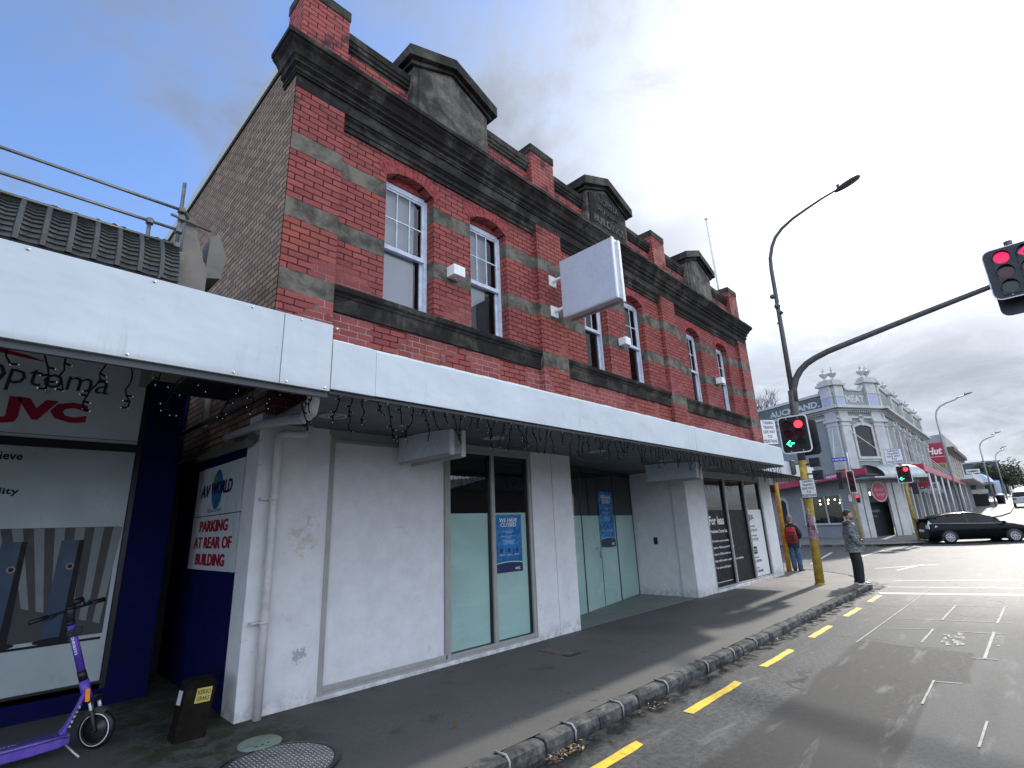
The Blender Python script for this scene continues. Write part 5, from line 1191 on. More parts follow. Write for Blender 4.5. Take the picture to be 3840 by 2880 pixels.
        o_=[SH(a,w_+.004,0) for a,w_,_h in prof]+[SH(a,-w_-.004,0) for a,w_,_h in prof[::-1]]; o2=[(x,y_,z+.026*k) for x,y_,z in o_]; n2=len(o_)
        m.add(o_+o2,[tuple(range(n2)),tuple(range(2*n2-1,n2-1,-1))]+[(i,(i+1)%n2,n2+(i+1)%n2,n2+i) for i in range(n2)],1)
        if mats.get('stripe'): m.add([SH(.02,.050,.03),SH(.07,.052,.03),SH(.05,.046,.062),SH(.025,.044,.066)],[(0,1,2,3)],1); m.add([SH(.02,-.050,.03),SH(.07,-.052,.03),SH(.05,-.046,.062),SH(.025,-.044,.066)],[(0,1,2,3)],1)
        m.build('shoe',[mats['shoe'],mats['sole']],e)
    extra(e,k); return e
def camo():
    m,nt,b=newmat('camouflage_jacket'); k=NB(nt); tc=k.n('ShaderNodeTexCoord'); P=tc.outputs['Object']
    st=k.n('ShaderNodeVectorMath',operation='MULTIPLY'); k.link(P,st.inputs[0]); st.inputs[1].default_value=(1,1,2.6)
    n1=k.noise(st.outputs[0],13,3,.6,.8); c=k.mix(k.rng(n1,.47,.50),(.05,.062,.070),(.19,.215,.225)); n2=k.noise(st.outputs[0],19,3,.6,.9); c=k.mix(k.rng(n2,.54,.57),c,(.022,.028,.032)); c=k.mix(k.rng(k.noise(st.outputs[0],27,2,.6),.60,.63),c,(.26,.28,.28))
    k.link(c,b.inputs['Base Color']); b.inputs['Roughness'].default_value=.6; return m
hz=Fp(15.4)
def cuffs(e,k):
    m=MB(); m.tube([(-.04,.11*k,1.44*k),(-.02,.12*k,1.40*k),(0,.125*k,1.34*k),(.02,.12*k,1.40*k),(.04,.11*k,1.44*k)],.012,6); m.build('shirt_collar',M['white_p'],e)
    m=MB(); m.tube([(-.09*k,-.045*k,1.45*k),(0,-.10*k,1.43*k),(.09*k,-.045*k,1.45*k)],.045*k,8); m.build('hood',pm('hood_cloth',(.05,.05,.045),.9,.3,20,local=True),e,smooth=True)
person((15.38,3.26,hz),R(-150),'standing man in camouflage jacket and black trousers waiting on the kerb edge',1.74,
 dict(arm={-1:[(-.225,-.05,1.14),(-.19,.10,.95),(-.16,.16,.90),(-.14,.18,.87)],1:[(.225,-.06,1.14),(.19,.09,.95),(.16,.15,.90),(.14,.17,.87)]},
      leg={-1:[(-.095,.02,.50),(-.10,-.01,.085),(-.10,.02,.05),(-.10,.10,.035)],1:[(.10,.03,.50),(.11,.0,.085),(.11,.04,.05),(.115,.12,.035)]},foot={-1:(-.12,1,0),1:(.22,1,0)},yaw=R(-8),nod=R(-2),beard=True,sleeve=1),
 dict(jacket=camo(),trousers=pm('black_trousers',(.012,.012,.014),.75,.3,9,local=True),shoe=M['black'],sole=M['white_p'],hair=pm('dark_hair',(.020,.014,.011),.7,.3,40,local=True),stripe=True),cuffs)
def backpack(e,k):
    m=MB(); 
    secs=[(.86,.13,.05),(.90,.155,.12),(1.05,.165,.16),(1.20,.16,.15),(1.32,.14,.11),(1.37,.10,.05)]
    n_=16; vs=[]
    for z_,w_,d_ in secs:
        for i in range(n_):
            t=2*math.pi*i/n_; cx=math.copysign(abs(math.cos(t))**.6,math.cos(t))*w_; cy=math.copysign(abs(math.sin(t))**.6,math.sin(t))*d_*.5; vs.append((cx,-.12-d_*.5+cy,z_*k))
    fs=[(i*n_+j,i*n_+(j+1)%n_,(i+1)*n_+(j+1)%n_,(i+1)*n_+j) for i in range(len(secs)-1) for j in range(n_)]+[tuple(range(n_)),tuple((len(secs)-1)*n_+j for j in range(n_))]
    m.add(vs,fs,0,True); m.box((-.10,-.315,.93*k),(.10,-.26,1.13*k),1); m.box((-.12,-.292,1.20*k),(.12,-.26,1.215*k),1)
    for s in (-1,1): m.tube([(s*.10,-.12,1.33*k),(s*.12,.0,1.47*k),(s*.12,.11,1.34*k),(s*.14,.10,1.10*k),(s*.15,-.08,.98*k)],.018,6,1)
    m.build('backpack',[pm('red_nylon',(.30,.018,.02),.6,.3,14,local=True),pm('dark_nylon',(.05,.02,.022),.7,.2,14,local=True)],e)
person((18.36,5.50,Fp(18.4)),R(-82),'person seen from behind with grey hair, red backpack and blue jeans',1.68,
 dict(arm={-1:[(-.25,-.03,1.12),(-.17,.16,1.02),(-.10,.22,1.05),(-.06,.25,1.07)],1:[(.25,-.03,1.12),(.17,.16,1.02),(.10,.22,1.05),(.06,.25,1.07)]},
      leg={-1:[(-.085,.0,.49),(-.08,-.01,.085),(-.08,.03,.05),(-.08,.10,.035)],1:[(.09,.01,.49),(.085,.0,.085),(.085,.04,.05),(.09,.11,.035)]},foot={-1:(-.1,1,0),1:(.5,1,0)},yaw=R(-6),nod=R(-8),sleeve=1),
 dict(jacket=pm('dark_jacket',(.020,.026,.040),.75,.35,9,local=True),trousers=pm('blue_jeans',(.06,.13,.22),.85,.35,10,local=True),shoe=pm('maroon_shoe',(.06,.015,.015),.6,.2,9,local=True),sole=M['black'],hair=pm('grey_hair',(.20,.18,.16),.85,.35,30,local=True)),backpack)
# ================= electric scooter =================
SCT=empty('electric_scooter',(.95,5.85,0.0),'purple rental electric scooter parked against the poster window','scooter')
pur=pm('purple_paint',(.13,.07,.52),.35,.08,5,dirt=(.05,.03,.2),ds=6,da=.3); pur2=pm('violet_paint',(.16,.09,.50),.3,.06,5)
Y0=5.86
m=MB(); m.tube([(.715,Y0,.985),(.842,Y0,.60)],.027,16); m.tube([(.868,Y0,.525),(.918,Y0,.37)],.034,16); m.build('stem',pur,SCT)
m=MB(); m.tube([(.842,Y0,.60),(.868,Y0,.525)],.031,16); m.tube([(.713,Y0,.992),(.722,Y0,.965)],.03,16); m.build('folding_joint',M['black'],SCT)
m=MB(); m.tube([(.70,Y0,1.09),(.705,Y0,1.03),(.716,Y0,.985)],[.036,.032,.028],14); m.lathe([(.0,.02),(.030,.015),(.036,.0)],(.698,Y0,1.095),14); m.tube([(.735,Y0-.03,.90),(.740,Y0+.03,.90)],.034,12)
m.box((.745,Y0-.045,.885),(.80,Y0+.0,.945)); m.build('stem_head',M['black'],SCT,bevel=.004)
m=MB(); BD=Vector((.48,.30,.091)).normalized(); HP=lambda q,up_=0,fo=0:(.70+BD.x*q+BD.y*fo,Y0+BD.y*q-BD.x*fo,1.083+BD.z*q+up_); pa=[HP(-.285,-.01,-.03),HP(-.16),HP(0),HP(.14),HP(.30,0,-.02)]; m.tube(pa,.011,10); m.tube([pa[0],HP(-.17,0,-.005)],.016,10); m.tube([pa[-1],HP(.17)],.016,10)
m.tube([HP(-.12,0,.02),HP(-.18,-.01,.06),HP(-.25,-.01,.06)],.006,6); m.tube([HP(.12,0,.02),HP(.18,0,.06),HP(.25,0,.06)],.006,6)
m.tube([HP(.01,.05,.0),HP(.09,.055,0)],.024,8); m.tube([HP(.03,.01,0),HP(.03,.05,0)],.010,6); m.tube([HP(.11,.014,0),HP(.16,.014,0)],.016,8); m.build('handlebar',M['black'],SCT)
m=MB(); m.tube([HP(.115,.030,0),HP(.15,.030,0)],.009,8); m.build('display',pm('green_display',(.03,.35,.2),.3,.05,6),SCT)
pv=[(.712,.985),(.735,.93)]
for i,a in enumerate((.905,.86,.80,.74,.68)):
    pass
m=MB(); m.tube([(.75,Y0+.0,.90),(.80,Y0,.80),(.835,Y0,.70),(.865,Y0,.60)],.006,6); m.build('brake_cable',M['black'],SCT)
def ST(s,z,o): # local along the stem: s down the stem
    d_=Vector((.127,-.385)).normalized(); n_=Vector((-d_.y,d_.x)); return (.735+d_.x*s-n_.x*0+d_.y*0+z*.95*.9, Y0-.0285-o+abs(z)*.25, .895+d_.y*s+z*.31)
t=MB(); t.text(ST,'beam',.02,-.012,.15,.028,.001); t.build('lettering',M['white_p'],SCT)
# neck, deck
m=MB()
def bx(path,wd,ht):
    vs=[]
    for (x,z,w_,h_) in path: vs+=[(x,Y0-w_,z-h_),(x,Y0+w_,z-h_),(x,Y0+w_,z+h_),(x,Y0-w_,z+h_)]
    return vs,[(i*4+j,i*4+(j+1)%4,(i+1)*4+(j+1)%4,(i+1)*4+j) for i in range(len(path)-1) for j in range(4)]+[(0,1,2,3),tuple((len(path)-1)*4+j for j in range(4))]
m.add(*bx([(.905,.46,.028,.03),(.88,.40,.034,.035),(.84,.27,.036,.045),(.79,.17,.045,.035),(.76,.135,.06,.025)],0,0)); m.build('neck',pur,SCT,bevel=.01)
m=MB(); m.add(*bx([(.83,.125,.055,.028),(.78,.118,.075,.040),(.60,.112,.08,.045),(.30,.105,.08,.045),(.05,.105,.075,.04)],0,0)); m.build('deck',pur2,SCT,bevel=.012)
m=MB(); m.add(*bx([(.81,.156,.05,.004),(.76,.164,.065,.004),(.30,.156,.068,.004),(.08,.15,.064,.004)],0,0)); m.add(*bx([(.835,.135,.058,.006),(.78,.148,.078,.006),(.60,.140,.083,.005),(.30,.132,.083,.005),(.05,.13,.078,.005)],0,0)); m.build('deck_mat',pm('dark_violet_grip',(.045,.025,.20),.5,.2,8),SCT)
t=MB(); DK=lambda s,z,o:(.30+s,Y0-.05+z,.166+o); t.text(DK,'electric',.0,.0,.22,.035,.001); t.build('lettering',M['white_p'],SCT)
m=MB(); NK=lambda s,z,o:(.862-s*.32,Y0-.0365-o-s*.02,.345-s*.85+z); t=MB(); m.extr(lambda s,z,o:(.872-.30*s+z*.93,Y0-.040-o,.355-.88*s+z*.34),rrect(0,.20,-.012,.012,.011),0,.002); m.build('name_plate',M['black'],SCT)
for i,c_ in enumerate('SAFE4'):
    s_=.02+.036*i; t.text(lambda s,z,o:(.872-.30*s_+s,Y0-.044,.355-.88*s_+z),c_,-.008,-.010,.014,.018,0)
t.build('lettering',M['white_p'],SCT)
m=MB(); m.extr(lambda s,z,o:(.905+z*.93+s*.32*-1*-.3,Y0-.036-o,.412-s+z*.0),[(-.045,-.016),(-.05,.0),(-.045,.016),(.045,.016),(.05,0),(.045,-.016)],0,.008); m.build('side_reflector',pm('amber_reflector',(.65,.20,.02),.25,.15,40,emit=(1,.35,.02),es=.12),SCT)  # faint emission added as a glint; the reflector is no lamp
# front wheel with fork and mudguard
wc=(1.015,Y0,.142); SA=R(-46); SC_=(.985,Y0)
m=MB(); m.lathe([(.098,-.022),(.118,-.027),(.134,-.02),(.141,-.008),(.141,.008),(.134,.02),(.118,.027),(.098,.022)],wc,32,axis='y',ring=True); m.rotz(SC_,SA); m.build('tyre',M['black'],SCT)
m=MB()
for sgn in (-1,1): m.lathe([(.112,sgn*.0285),(.119,sgn*.0285),(.119,sgn*.0262),(.112,sgn*.0262)],wc,32,axis='y',ring=True)
m.rotz(SC_,SA); m.build('reflective_ring',M['white_p'],SCT)
m=MB(); m.lathe([(.02,-.03),(.045,-.024),(.05,-.015),(.098,-.012),(.098,.012),(.05,.015),(.045,.024),(.02,.03)],wc,24,axis='y'); m.rotz(SC_,SA); m.build('wheel_hub',pm('dark_hub',(.03,.03,.033),.4,.2,20),SCT)
m=MB(); m.box((.925,Y0-.055,.345),(.985,Y0+.055,.385))
for sgn in (-1,1): m.tube([(.955,Y0+sgn*.045,.37),(.995,Y0+sgn*.048,.26)],.014,10,0); m.tube([(.985,Y0+sgn*.048,.285),(1.028,Y0+sgn*.047,.145)],.017,10,0); m.lathe([(.02,-.01),(.02,.01)],(1.028,Y0+sgn*.047,.145),10,axis='y')
m.rotz(SC_,SA); m.build('fork',M['black'],SCT,bevel=.003)
m=MB()
for sgn in (-1,1): m.tube([(.962,Y0+sgn*.045,.345),(.982,Y0+sgn*.047,.29)],.0155,10)
m.rotz(SC_,SA); m.build('suspension_tube',M['alu'],SCT)
m=MB(); n_=16
for i in range(n_):
    a0=R(62)+R(140)*i/n_; a1=R(62)+R(140)*(i+1)/n_
    for (y0_,r0),(y1_,r1) in (((-.034,.150),(-.02,.160)),((-.02,.160),(.02,.160)),((.02,.160),(.034,.150)),((-.034,.128),(-.034,.150))):
        q=lambda a,y_,r_:(wc[0]+r_*math.cos(a),Y0+y_,wc[2]+r_*math.sin(a)); m.add([q(a0,y0_,r0),q(a1,y0_,r0),q(a1,y1_,r1),q(a0,y1_,r1)],[(0,1,2,3)],0,True)
m.rotz(SC_,SA); m.build('mudguard',pm('grey_mudguard',(.06,.062,.065),.5,.2,9),SCT)
wc2=(-.12,Y0,.142); m=MB(); m.lathe([(.03,-.02),(.118,-.027),(.141,-.008),(.141,.008),(.118,.027),(.03,.02)],wc2,24,axis='y'); m.build('tyre',M['black'],SCT)
m=MB(); m.tube([(.81,Y0-.05,.09),(.85,Y0-.09,.05),(.895,Y0-.17,.006)],.008,8); m.build('kickstand',M['alu_raw'],SCT)
# ================= blue grey corner shop =================
CB=empty('corner_shop',(38,7.4,0),'blue grey Victorian corner shop with stone urns on its parapet and crimson awning edge','building')
Pa=Vector((37.9,7.39)); Pb=Vector((41.03,5.54)); dc=(Pb-Pa).normalized(); ncm=Vector((dc.y,-dc.x)); dl=Vector((.4,.917)).normalized(); nl=Vector((-dl.y,dl.x)); LC=(Pb-Pa).length
def FCm(s,z,o): p=Pa+dc*s+ncm*o; return (p.x,p.y,z)
def FLf(s,z,o): p=Pa-dl*s+nl*o; return (p.x,p.y,z)      # s = -distance so that text reads left to right
def FRt(s,z,o): return (41.03+s,5.54-o,z)
WA,WB=M['bluebld'],M['bluelt']
m=MB()
for FF,a,b in ((FCm,0,LC),(FLf,-16,0)):
    m.quad(FF(a,3.0,0),FF(b,3.0,0),FF(b,9.3,0),FF(a,9.3,0))
def ycol(x): return x
# right flank with deep bays
m.quad(FRt(0,3.0,0),FRt(22,3.0,0),FRt(22,9.6,0),FRt(0,9.6,0))
m.quad((63.0,5.54,0),(63.0,16,0),(63.0,16,9.6),(63.0,5.54,9.6))
m.build('upper_wall',WA,CB)
m=MB()
# parapet scroll profile on the chamfer and swept end of the left parapet
m.extr(FCm,[(0.75,8.35),(2.72,8.35),(2.72,9.75),(2.62,9.72),(2.5,9.50),(2.3,9.42),(1.3,9.42),(1.05,9.5),(.92,9.78),(.75,9.85)],-.3,-.02,0)
m.extr(FLf,[(-16,8.0),(-.35,8.1),(-.35,9.95),(-.52,9.88),(-.66,9.55),(-.9,9.38),(-16,9.25)],-.3,.0,0)
m.extr(FRt,[(0.2,8.8),(22,8.8),(22,9.9),(0.2,9.9)],-.3,-.05,1)
o=m.build('parapet',[WA,WB],CB)
t=MB(); t.text(FCm,'MEAT',.98,8.62,1.55,.50,.02,bold=.05); t.text(FLf,'AUCKLAND.',-5.0,8.52,4.0,.44,.03,bold=.04); t.build('lettering',WB,o)
m=MB()
for FF,a,b,n in ((FCm,.0,LC,1),(FLf,-16,0,1),(FRt,0,21.8,1)):
    m.pbox(FF,a-.15,b+.15,8.05,8.16,0,.22); m.pbox(FF,a-.35,b+.35,8.16,8.34,0,.50); m.pbox(FF,a-.1,b+.1,7.55,7.70,0,.10)
    q=a
    while q<b: m.pbox(FF,q,q+.08,7.93,8.05,0,.16); q+=.17
m.pbox(FLf,-16,-.6,9.25,9.42,-.3,.06)
m.extr(FLf,[(-.9,9.38),(-.66,9.55),(-.52,9.88),(-.35,9.97),(-.35,10.07),(-.62,10.0),(-.8,9.66),(-.95,9.48)],-.3,.06)
m.extr(FCm,[(0.75,9.85),(.92,9.78),(1.05,9.5),(1.3,9.42),(2.3,9.42),(2.5,9.5),(2.62,9.72),(2.72,9.75),(2.72,9.88),(2.55,9.84),(2.42,9.6),(2.25,9.53),(1.33,9.53),(1.13,9.6),(1.0,9.9),(.75,9.98)],-.3,.05)
m.pbox(FRt,0.2,22,9.9,10.05,-.3,.08)
m.build('cornice',WB,CB)
def pilaster(FF,s0,s1,zt,tile=True):
    m=MB(); m.pbox(FF,s0,s1,4.3,7.55,0,.16); m.pbox(FF,s0-.10,s1+.10,7.32,7.50,0,.26); m.pbox(FF,s0-.05,s1+.05,7.05,7.12,0,.20); m.pbox(FF,s0,s1,7.55,8.05,0,.14)
    m.pbox(FF,s0,s1,8.34,zt,-.3,.16); m.pbox(FF,s0-.04,s1+.04,zt-.75,zt-.68,-.3,.19); m.pbox(FF,s0-.16,s1+.16,zt,zt+.14,-.45,.30); m.pbox(FF,s0-.06,s1+.06,zt+.14,zt+.32,-.38,.2); m.pbox(FF,s0+.02,s1-.02,zt+.32,zt+.42,-.3,.12)
    if tile: m.pbox(FF,s0+.12,s1-.12,8.42,zt-.80,.16,.175,1)
    return m.build('pilaster',[WB,M['tile_p']],CB)
def urn(FF,s,z,o,sc_=1.0):
    p=FF(s,z,o); m=MB(); a=sc_
    m.lathe([(.14*a,0),(.14*a,.04*a),(.06*a,.09*a),(.05*a,.16*a),(.13*a,.22*a),(.24*a,.36*a),(.27*a,.44*a),(.27*a,.47*a),(.15*a,.50*a),(.06*a,.55*a),(.05*a,.62*a),(.09*a,.68*a),(.05*a,.76*a),(.02*a,.82*a),(.03*a,.88*a),(.0,.95*a)],p,12); m.build('urn',WB,CB)
pilaster(FLf,-.75,-.06,9.72); pilaster(FCm,.06,.75,9.72); pilaster(FCm,2.70,3.55,9.98)
urn(FLf,-.40,10.14,-.1); urn(FCm,.42,10.14,-.1); urn(FCm,2.92,10.40,-.1); urn(FCm,3.34,10.40,-.1)
for s in (5.2,10.0,15.4,20.6): 
    pilaster(FRt,s-.35,s+.35,9.95,False); urn(FRt,s,10.37,-.1,.85)
pilaster(FRt,.0,.6,9.98,False)
# arched upper window on the chamfer with keystone
def archwin(FF,s0,s1,z0,z1,dark=True):
    fr=MB(); n=8; r_=.16; A=[(s0+(s1-s0)*i/n,z1+r_*math.sin(math.pi*i/n)) for i in range(n+1)]; B=[(s0-.16+(s1-s0+.32)*i/n,z1+.1+(r_+.08)*math.sin(math.pi*i/n)) for i in range(n+1)]
    for i in range(n): fr.extr(FF,[A[i],A[i+1],B[i+1],B[i]],0,.10)
    fr.pbox(FF,s0-.16,s0,z0,z1+.1,0,.08); fr.pbox(FF,s1,s1+.16,z0,z1+.1,0,.08); fr.pbox(FF,s0-.22,s1+.22,z0-.14,z0,0,.16)
    fr.disc(FF,(s0+s1)/2,z1+.62,.20,.10,14,o0=0,rz=.26); fr.pbox(FF,(s0+s1)/2-.1,(s0+s1)/2+.1,z1+.12,z1+.45,0,.14)
    o=fr.build('window',WB,CB); p=MB(); p.add([FF(a,b,.012) for a,b in [(s0,z0)]+A+[(s1,z0)]],[tuple(range(n+3))]); p.build('pane',M['far_glass'],o)
    m=MB(); zm=(z0+z1)/2; m.pbox(FF,s0,s1,zm-.03,zm+.05,.013,.04); m.pbox(FF,s0,s0+.05,z0,z1,.013,.04); m.pbox(FF,s1-.05,s1,z0,z1,.013,.04); m.pbox(FF,s0,s1,z0,z0+.06,.013,.04); m.build('sash',M['brown'],o)
archwin(FCm,1.12,2.50,5.05,6.95)
for c0 in (2.9,7.6,12.7,18.0):
    for d_ in (-.75,.75): archwin(FRt,c0+d_-.42,c0+d_+.42,5.2,6.9)
for s in (1.75,3.95,6.2,8.9,11.6,14.0,16.7,19.3):
    m=MB(); m.pbox(FRt,s-.13,s+.13,4.6,7.5,0,.30); m.pbox(FRt,s-.2,s+.2,7.2,7.5,0,.40); m.build('column',WB,CB)
m=MB()
for FF,a,b in ((FCm,.75,2.72),(FRt,.6,22)): m.pbox(FF,a,b,4.78,4.88,0,.08)
m.build('string_course',WB,CB)
# ground floor
m=MB(); m.pbox(FLf,-16,-3.6,-.2,3.0,-.05,0); m.pbox(FLf,-3.6,-.95,-.2,1.05,-.05,0); m.pbox(FLf,-.95,0,-.2,3.0,-.05,0); m.pbox(FLf,-3.6,-.95,2.75,3.0,-.05,0)
m.pbox(FCm,0,.3,-.2,3,-.1,0); m.pbox(FCm,3.35,LC,-.2,3,-.1,0); m.pbox(FCm,.3,3.35,3.0-.05,3.1,-.1,0); m.build('lower_wall',WA,CB)
m=MB(); m.pbox(FCm,.0,.42,-.2,3.4,0,.12); m.pbox(FCm,.58,1.02,-.2,3.4,-.05,.06); m.pbox(FCm,2.66,3.05,-.2,3.4,-.05,.06); m.pbox(FCm,3.1,3.75,-.2,3.4,0,.12); m.build('door_pillar',WB,CB)
m=MB(); m.pbox(FLf,-3.72,-.85,.95,1.06,0,.10); m.pbox(FLf,-3.72,-3.6,1.06,2.8,0,.05); m.pbox(FLf,-.95,-.85,1.06,2.8,0,.05); m.pbox(FLf,-2.05,-1.98,1.06,2.75,-.04,.04); o=m.build('shop_window',WB,CB)
m=MB(); m.quad(FLf(-3.6,1.06,-.03),FLf(-.95,1.06,-.03),FLf(-.95,2.75,-.03),FLf(-3.6,2.75,-.03)); m.build('pane',M['pane'],o)
m=MB(); m.pbox(FLf,-3.8,-.8,.6,3.0,-2.6,-2.55); m.pbox(FLf,-3.8,-3.75,.6,3.0,-2.55,-.06); m.pbox(FLf,-.85,-.8,.6,3.0,-2.55,-.06); m.pbox(FLf,-3.75,-.85,.6,.65,-2.55,-.06); m.pbox(FLf,-3.75,-.85,2.96,3.0,-2.55,-.06)
for i in range(5): m.pbox(FLf,-3.4+.5*i,-3.1+.5*i,.65,1.5+.1*(i%2),-1.8,-1.3)
m.build('dark_room',pm('dark_cafe_room',(.05,.035,.03),.8,.5,3),o)
m=MB(); glow=pm('warm_pendant_lit',(.9,.8,.6),.4,.02,5,emit=(1,.78,.5),es=9)
for s,z,d_ in ((-3.3,2.52,1.2),(-3.0,2.28,.8),(-2.85,2.52,1.4),(-2.5,2.55,1.0),(-2.35,2.3,.7),(-2.28,2.54,1.3),(-1.75,2.5,1.1),(-1.6,2.30,.8),(-1.45,2.55,1.2),(-1.2,2.48,.9)): ell(m,FLf(s,z,-d_),(.045,.045,.045),8,6)
m.build('pendant_light',glow,o)
m=MB(); m.extr(FLf,[(-5.62,.2),(-4.85,.2),(-4.85,2.6),(-5.0,2.82),(-5.23,2.9),(-5.47,2.82),(-5.62,2.6)],0,.03,0); m.extr(FLf,[(-5.48,.25),(-4.99,.25),(-4.99,2.5),(-5.23,2.72),(-5.48,2.5)],.03,.034,1); m.build('side_door',[WB,M['inside']],CB)
m=MB(); m.pbox(FCm,1.02,2.66,-.1,2.35,-.6,-.55,0); m.pbox(FCm,.98,2.70,2.22,3.42,-.2,-.02,0); m.pbox(FCm,.3,3.4,-.2,3.6,-.75,-.7,0); o=m.build('door',M['inside'],CB)
t=MB(); t.text(FCm,'REAL BURGERS',1.2,1.62,1.2,.15,-.54); t.text(FCm,'real food',1.35,1.35,.7,.09,-.54); t.build('lettering',M['grey_print'],o)
m=MB(); m.disc(FCm,2.02,2.86,.62,.03,32,mi=1,o0=-.02); m.disc(FCm,2.02,2.86,.57,.034,32,mi=0); o=m.build('round_sign',[M['crimson'],M['pipe_w']],CB)
t=MB(); t.text(FCm,'Murder',1.62,2.88,.72,.24,.04,skew=.15); t.text(FCm,'Burger',1.72,2.56,.72,.24,.04,skew=.15); t.build('lettering',pm('pink_script',(.62,.30,.36),.5,.05,5),o)
m=MB(); m.tube([FCm(1.18,2.85,.05),FCm(1.20,2.65,.05)],.03,6); m.build('wall_lamp',pm('white_lamp_lit',(.9,.9,.9),.4,.02,5,emit=(1,.95,.9),es=4),CB)
# awnings: crimson fascia on both flanks, corrugated curved roof on the corner
FLs=lambda s,z,o:FLf(s,z+.066*s,o)
m=MB(); m.pbox(FLs,-16,1.79,3.69,4.05,1.10,1.16,0); o=m.build('awning',[M['crimson']],CB)
t=MB(); t.text(FLs,'GAMES NOW',-1.62,3.78,1.58,.19,1.165,bold=.05); t.text(FLs,'IN',-1.98,3.78,.24,.19,1.165,bold=.05); t.build('lettering',M['pale_print'],o)
m=MB(); m.pbox(FLs,-16,1.7,3.66,3.70,-.0,1.10); m.build('soffit',pm('grey_soffit',(.16,.165,.165),.8,.15,2),o)
m=MB(); n=46
for i in range(n):   # bullnose corrugated sheet
    s0=1.15+3.3*i/n; s1=1.15+3.3*(i+1)/n; zz=.025*(i%2); zz2=.025*((i+1)%2)
    pr=[(0,4.52),(.5,4.46),(.95,4.28),(1.25,4.02),(1.38,3.80)]
    for (o0,z0_),(o1,z1_) in zip(pr,pr[1:]): m.quad(FCm(s0,z0_+zz,o0),FCm(s1,z0_+zz2,o0),FCm(s1,z1_+zz2,o1),FCm(s0,z1_+zz,o1))
m.pbox(FCm,1.1,4.5,3.70,3.80,1.34,1.42); m.pbox(FCm,.3,4.5,3.62,3.70,0,1.38); m.build('corner_awning',[M['corr']],CB)
m=MB(); m.pbox(FRt,.9,34.0,4.05,4.45,1.42,1.48,0); m.pbox(FRt,.86,.90,4.02,4.5,.2,1.48,1); o=m.build('awning',[pm('pink_fascia',(.50,.12,.17),.5,.25,3),M['crimson']],CB)
m=MB(); m.pbox(FRt,.9,34,4.0,4.06,-.0,1.42); m.build('soffit',pm('pale_soffit',(.20,.20,.19),.8,.15,2),o)
m=MB()
for a,b in ((FCm(.5,6.75,.2),FCm(3.1,3.95,1.36)),(FLf(-.35,6.9,.2),FLf(-.1,4.25,1.1))): m.tube([a,b],.022,6); q=Vector(a).lerp(Vector(b),.55); ell(m,q,(.05,.05,.05),8,6)
for s in (5,10,15,20): m.tube([FRt(s,6.4,.1),FRt(s+1.4,4.45,1.42)],.022,6)
m.build('tie_rod',M['pipe_w'],CB)
# shopfront pillars under the right awning
m=MB(); m.quad(FRt(0,-.2,-.3),FRt(26.3,.8,-.3),FRt(26.3,4.05,-.3),FRt(0,4.05,-.3)); m.build('shopfront',M['inside'],CB)
for i,s in enumerate((.15,1.6,3.2,5.0,7.0,9.2,11.6,14.2,17.0,20.0,23.2)):
    m=MB(); m.pbox(FRt,s,s+.5,-.2,4.0,-.3,.05); m.build('shop_pillar',WB if i%2 else WA,CB)
for i,s in enumerate((.9,2.5,4.2,8.2,12.9)):
    m=MB(); m.pbox(FRt,s,s+.5,.4,2.6,-.28,-.26); m.build('display_window',pm('bright_window_lit',(.7,.72,.72),.5,.2,9,emit=(1,1,.98),es=.8) if i==0 else M['far_glass'],CB)
# hanging shop signs and posts
for i,(x,y) in enumerate(((44.0,4.12),(47.5,4.12),(51.5,4.12),(56,4.12),(61,4.12),(67,4.12),(74,4.12))):
    e=empty('verandah_post',(x,y,Fp(x)),'slim verandah post, number %s from the crossing, under the pink-edged awning'%('one','two','three','four','five','six','seven')[i],'post','posts under the pink edged awning'); m=MB(); m.tube([(x,y,Fp(x)),(x,y,4.02)],.06,8); m.box((x-.09,y-.09,Fp(x)),(x+.09,y+.09,Fp(x)+.2)); m.build('post',M['pipe_w'],e)
def hang(x,y0,y1,z0,z1,label,mt,txt=None,tm=None,name='hanging_sign'):
    e=empty(name,(x,(y0+y1)/2,z0),label,'sign'); m=MB(); m.box((x-.04,y0,z0),(x+.04,y1,z1)); m.box((x-.01,y0+.1,z1),(x+.01,y0+.13,z1+.25)); m.box((x-.01,y1-.13,z1),(x+.01,y1-.1,z1+.25)); m.build('panel',mt,e)
    if txt: t=MB(); t.text(FSr(x-.04),txt,-y1+.12,z0+(z1-z0)*.25,(y1-y0)-.24,(z1-z0)*.5,.004); t.build('lettering',tm or M['white_p'],e)
hang(44,4.15,5.3,3.15,3.45,'dark red sign under the pink awning edge nearest the corner',M['crimson'],'OPEN LATE' if 0 else None)
hang(49,4.1,5.4,3.0,3.6,'pale board lettered LANE hanging under the awning',M['board'],'LANE',M['black'])
hang(54,4.3,5.3,2.9,3.2,'long grey green sign under the awning beyond the LANE board',M['bluelt'])
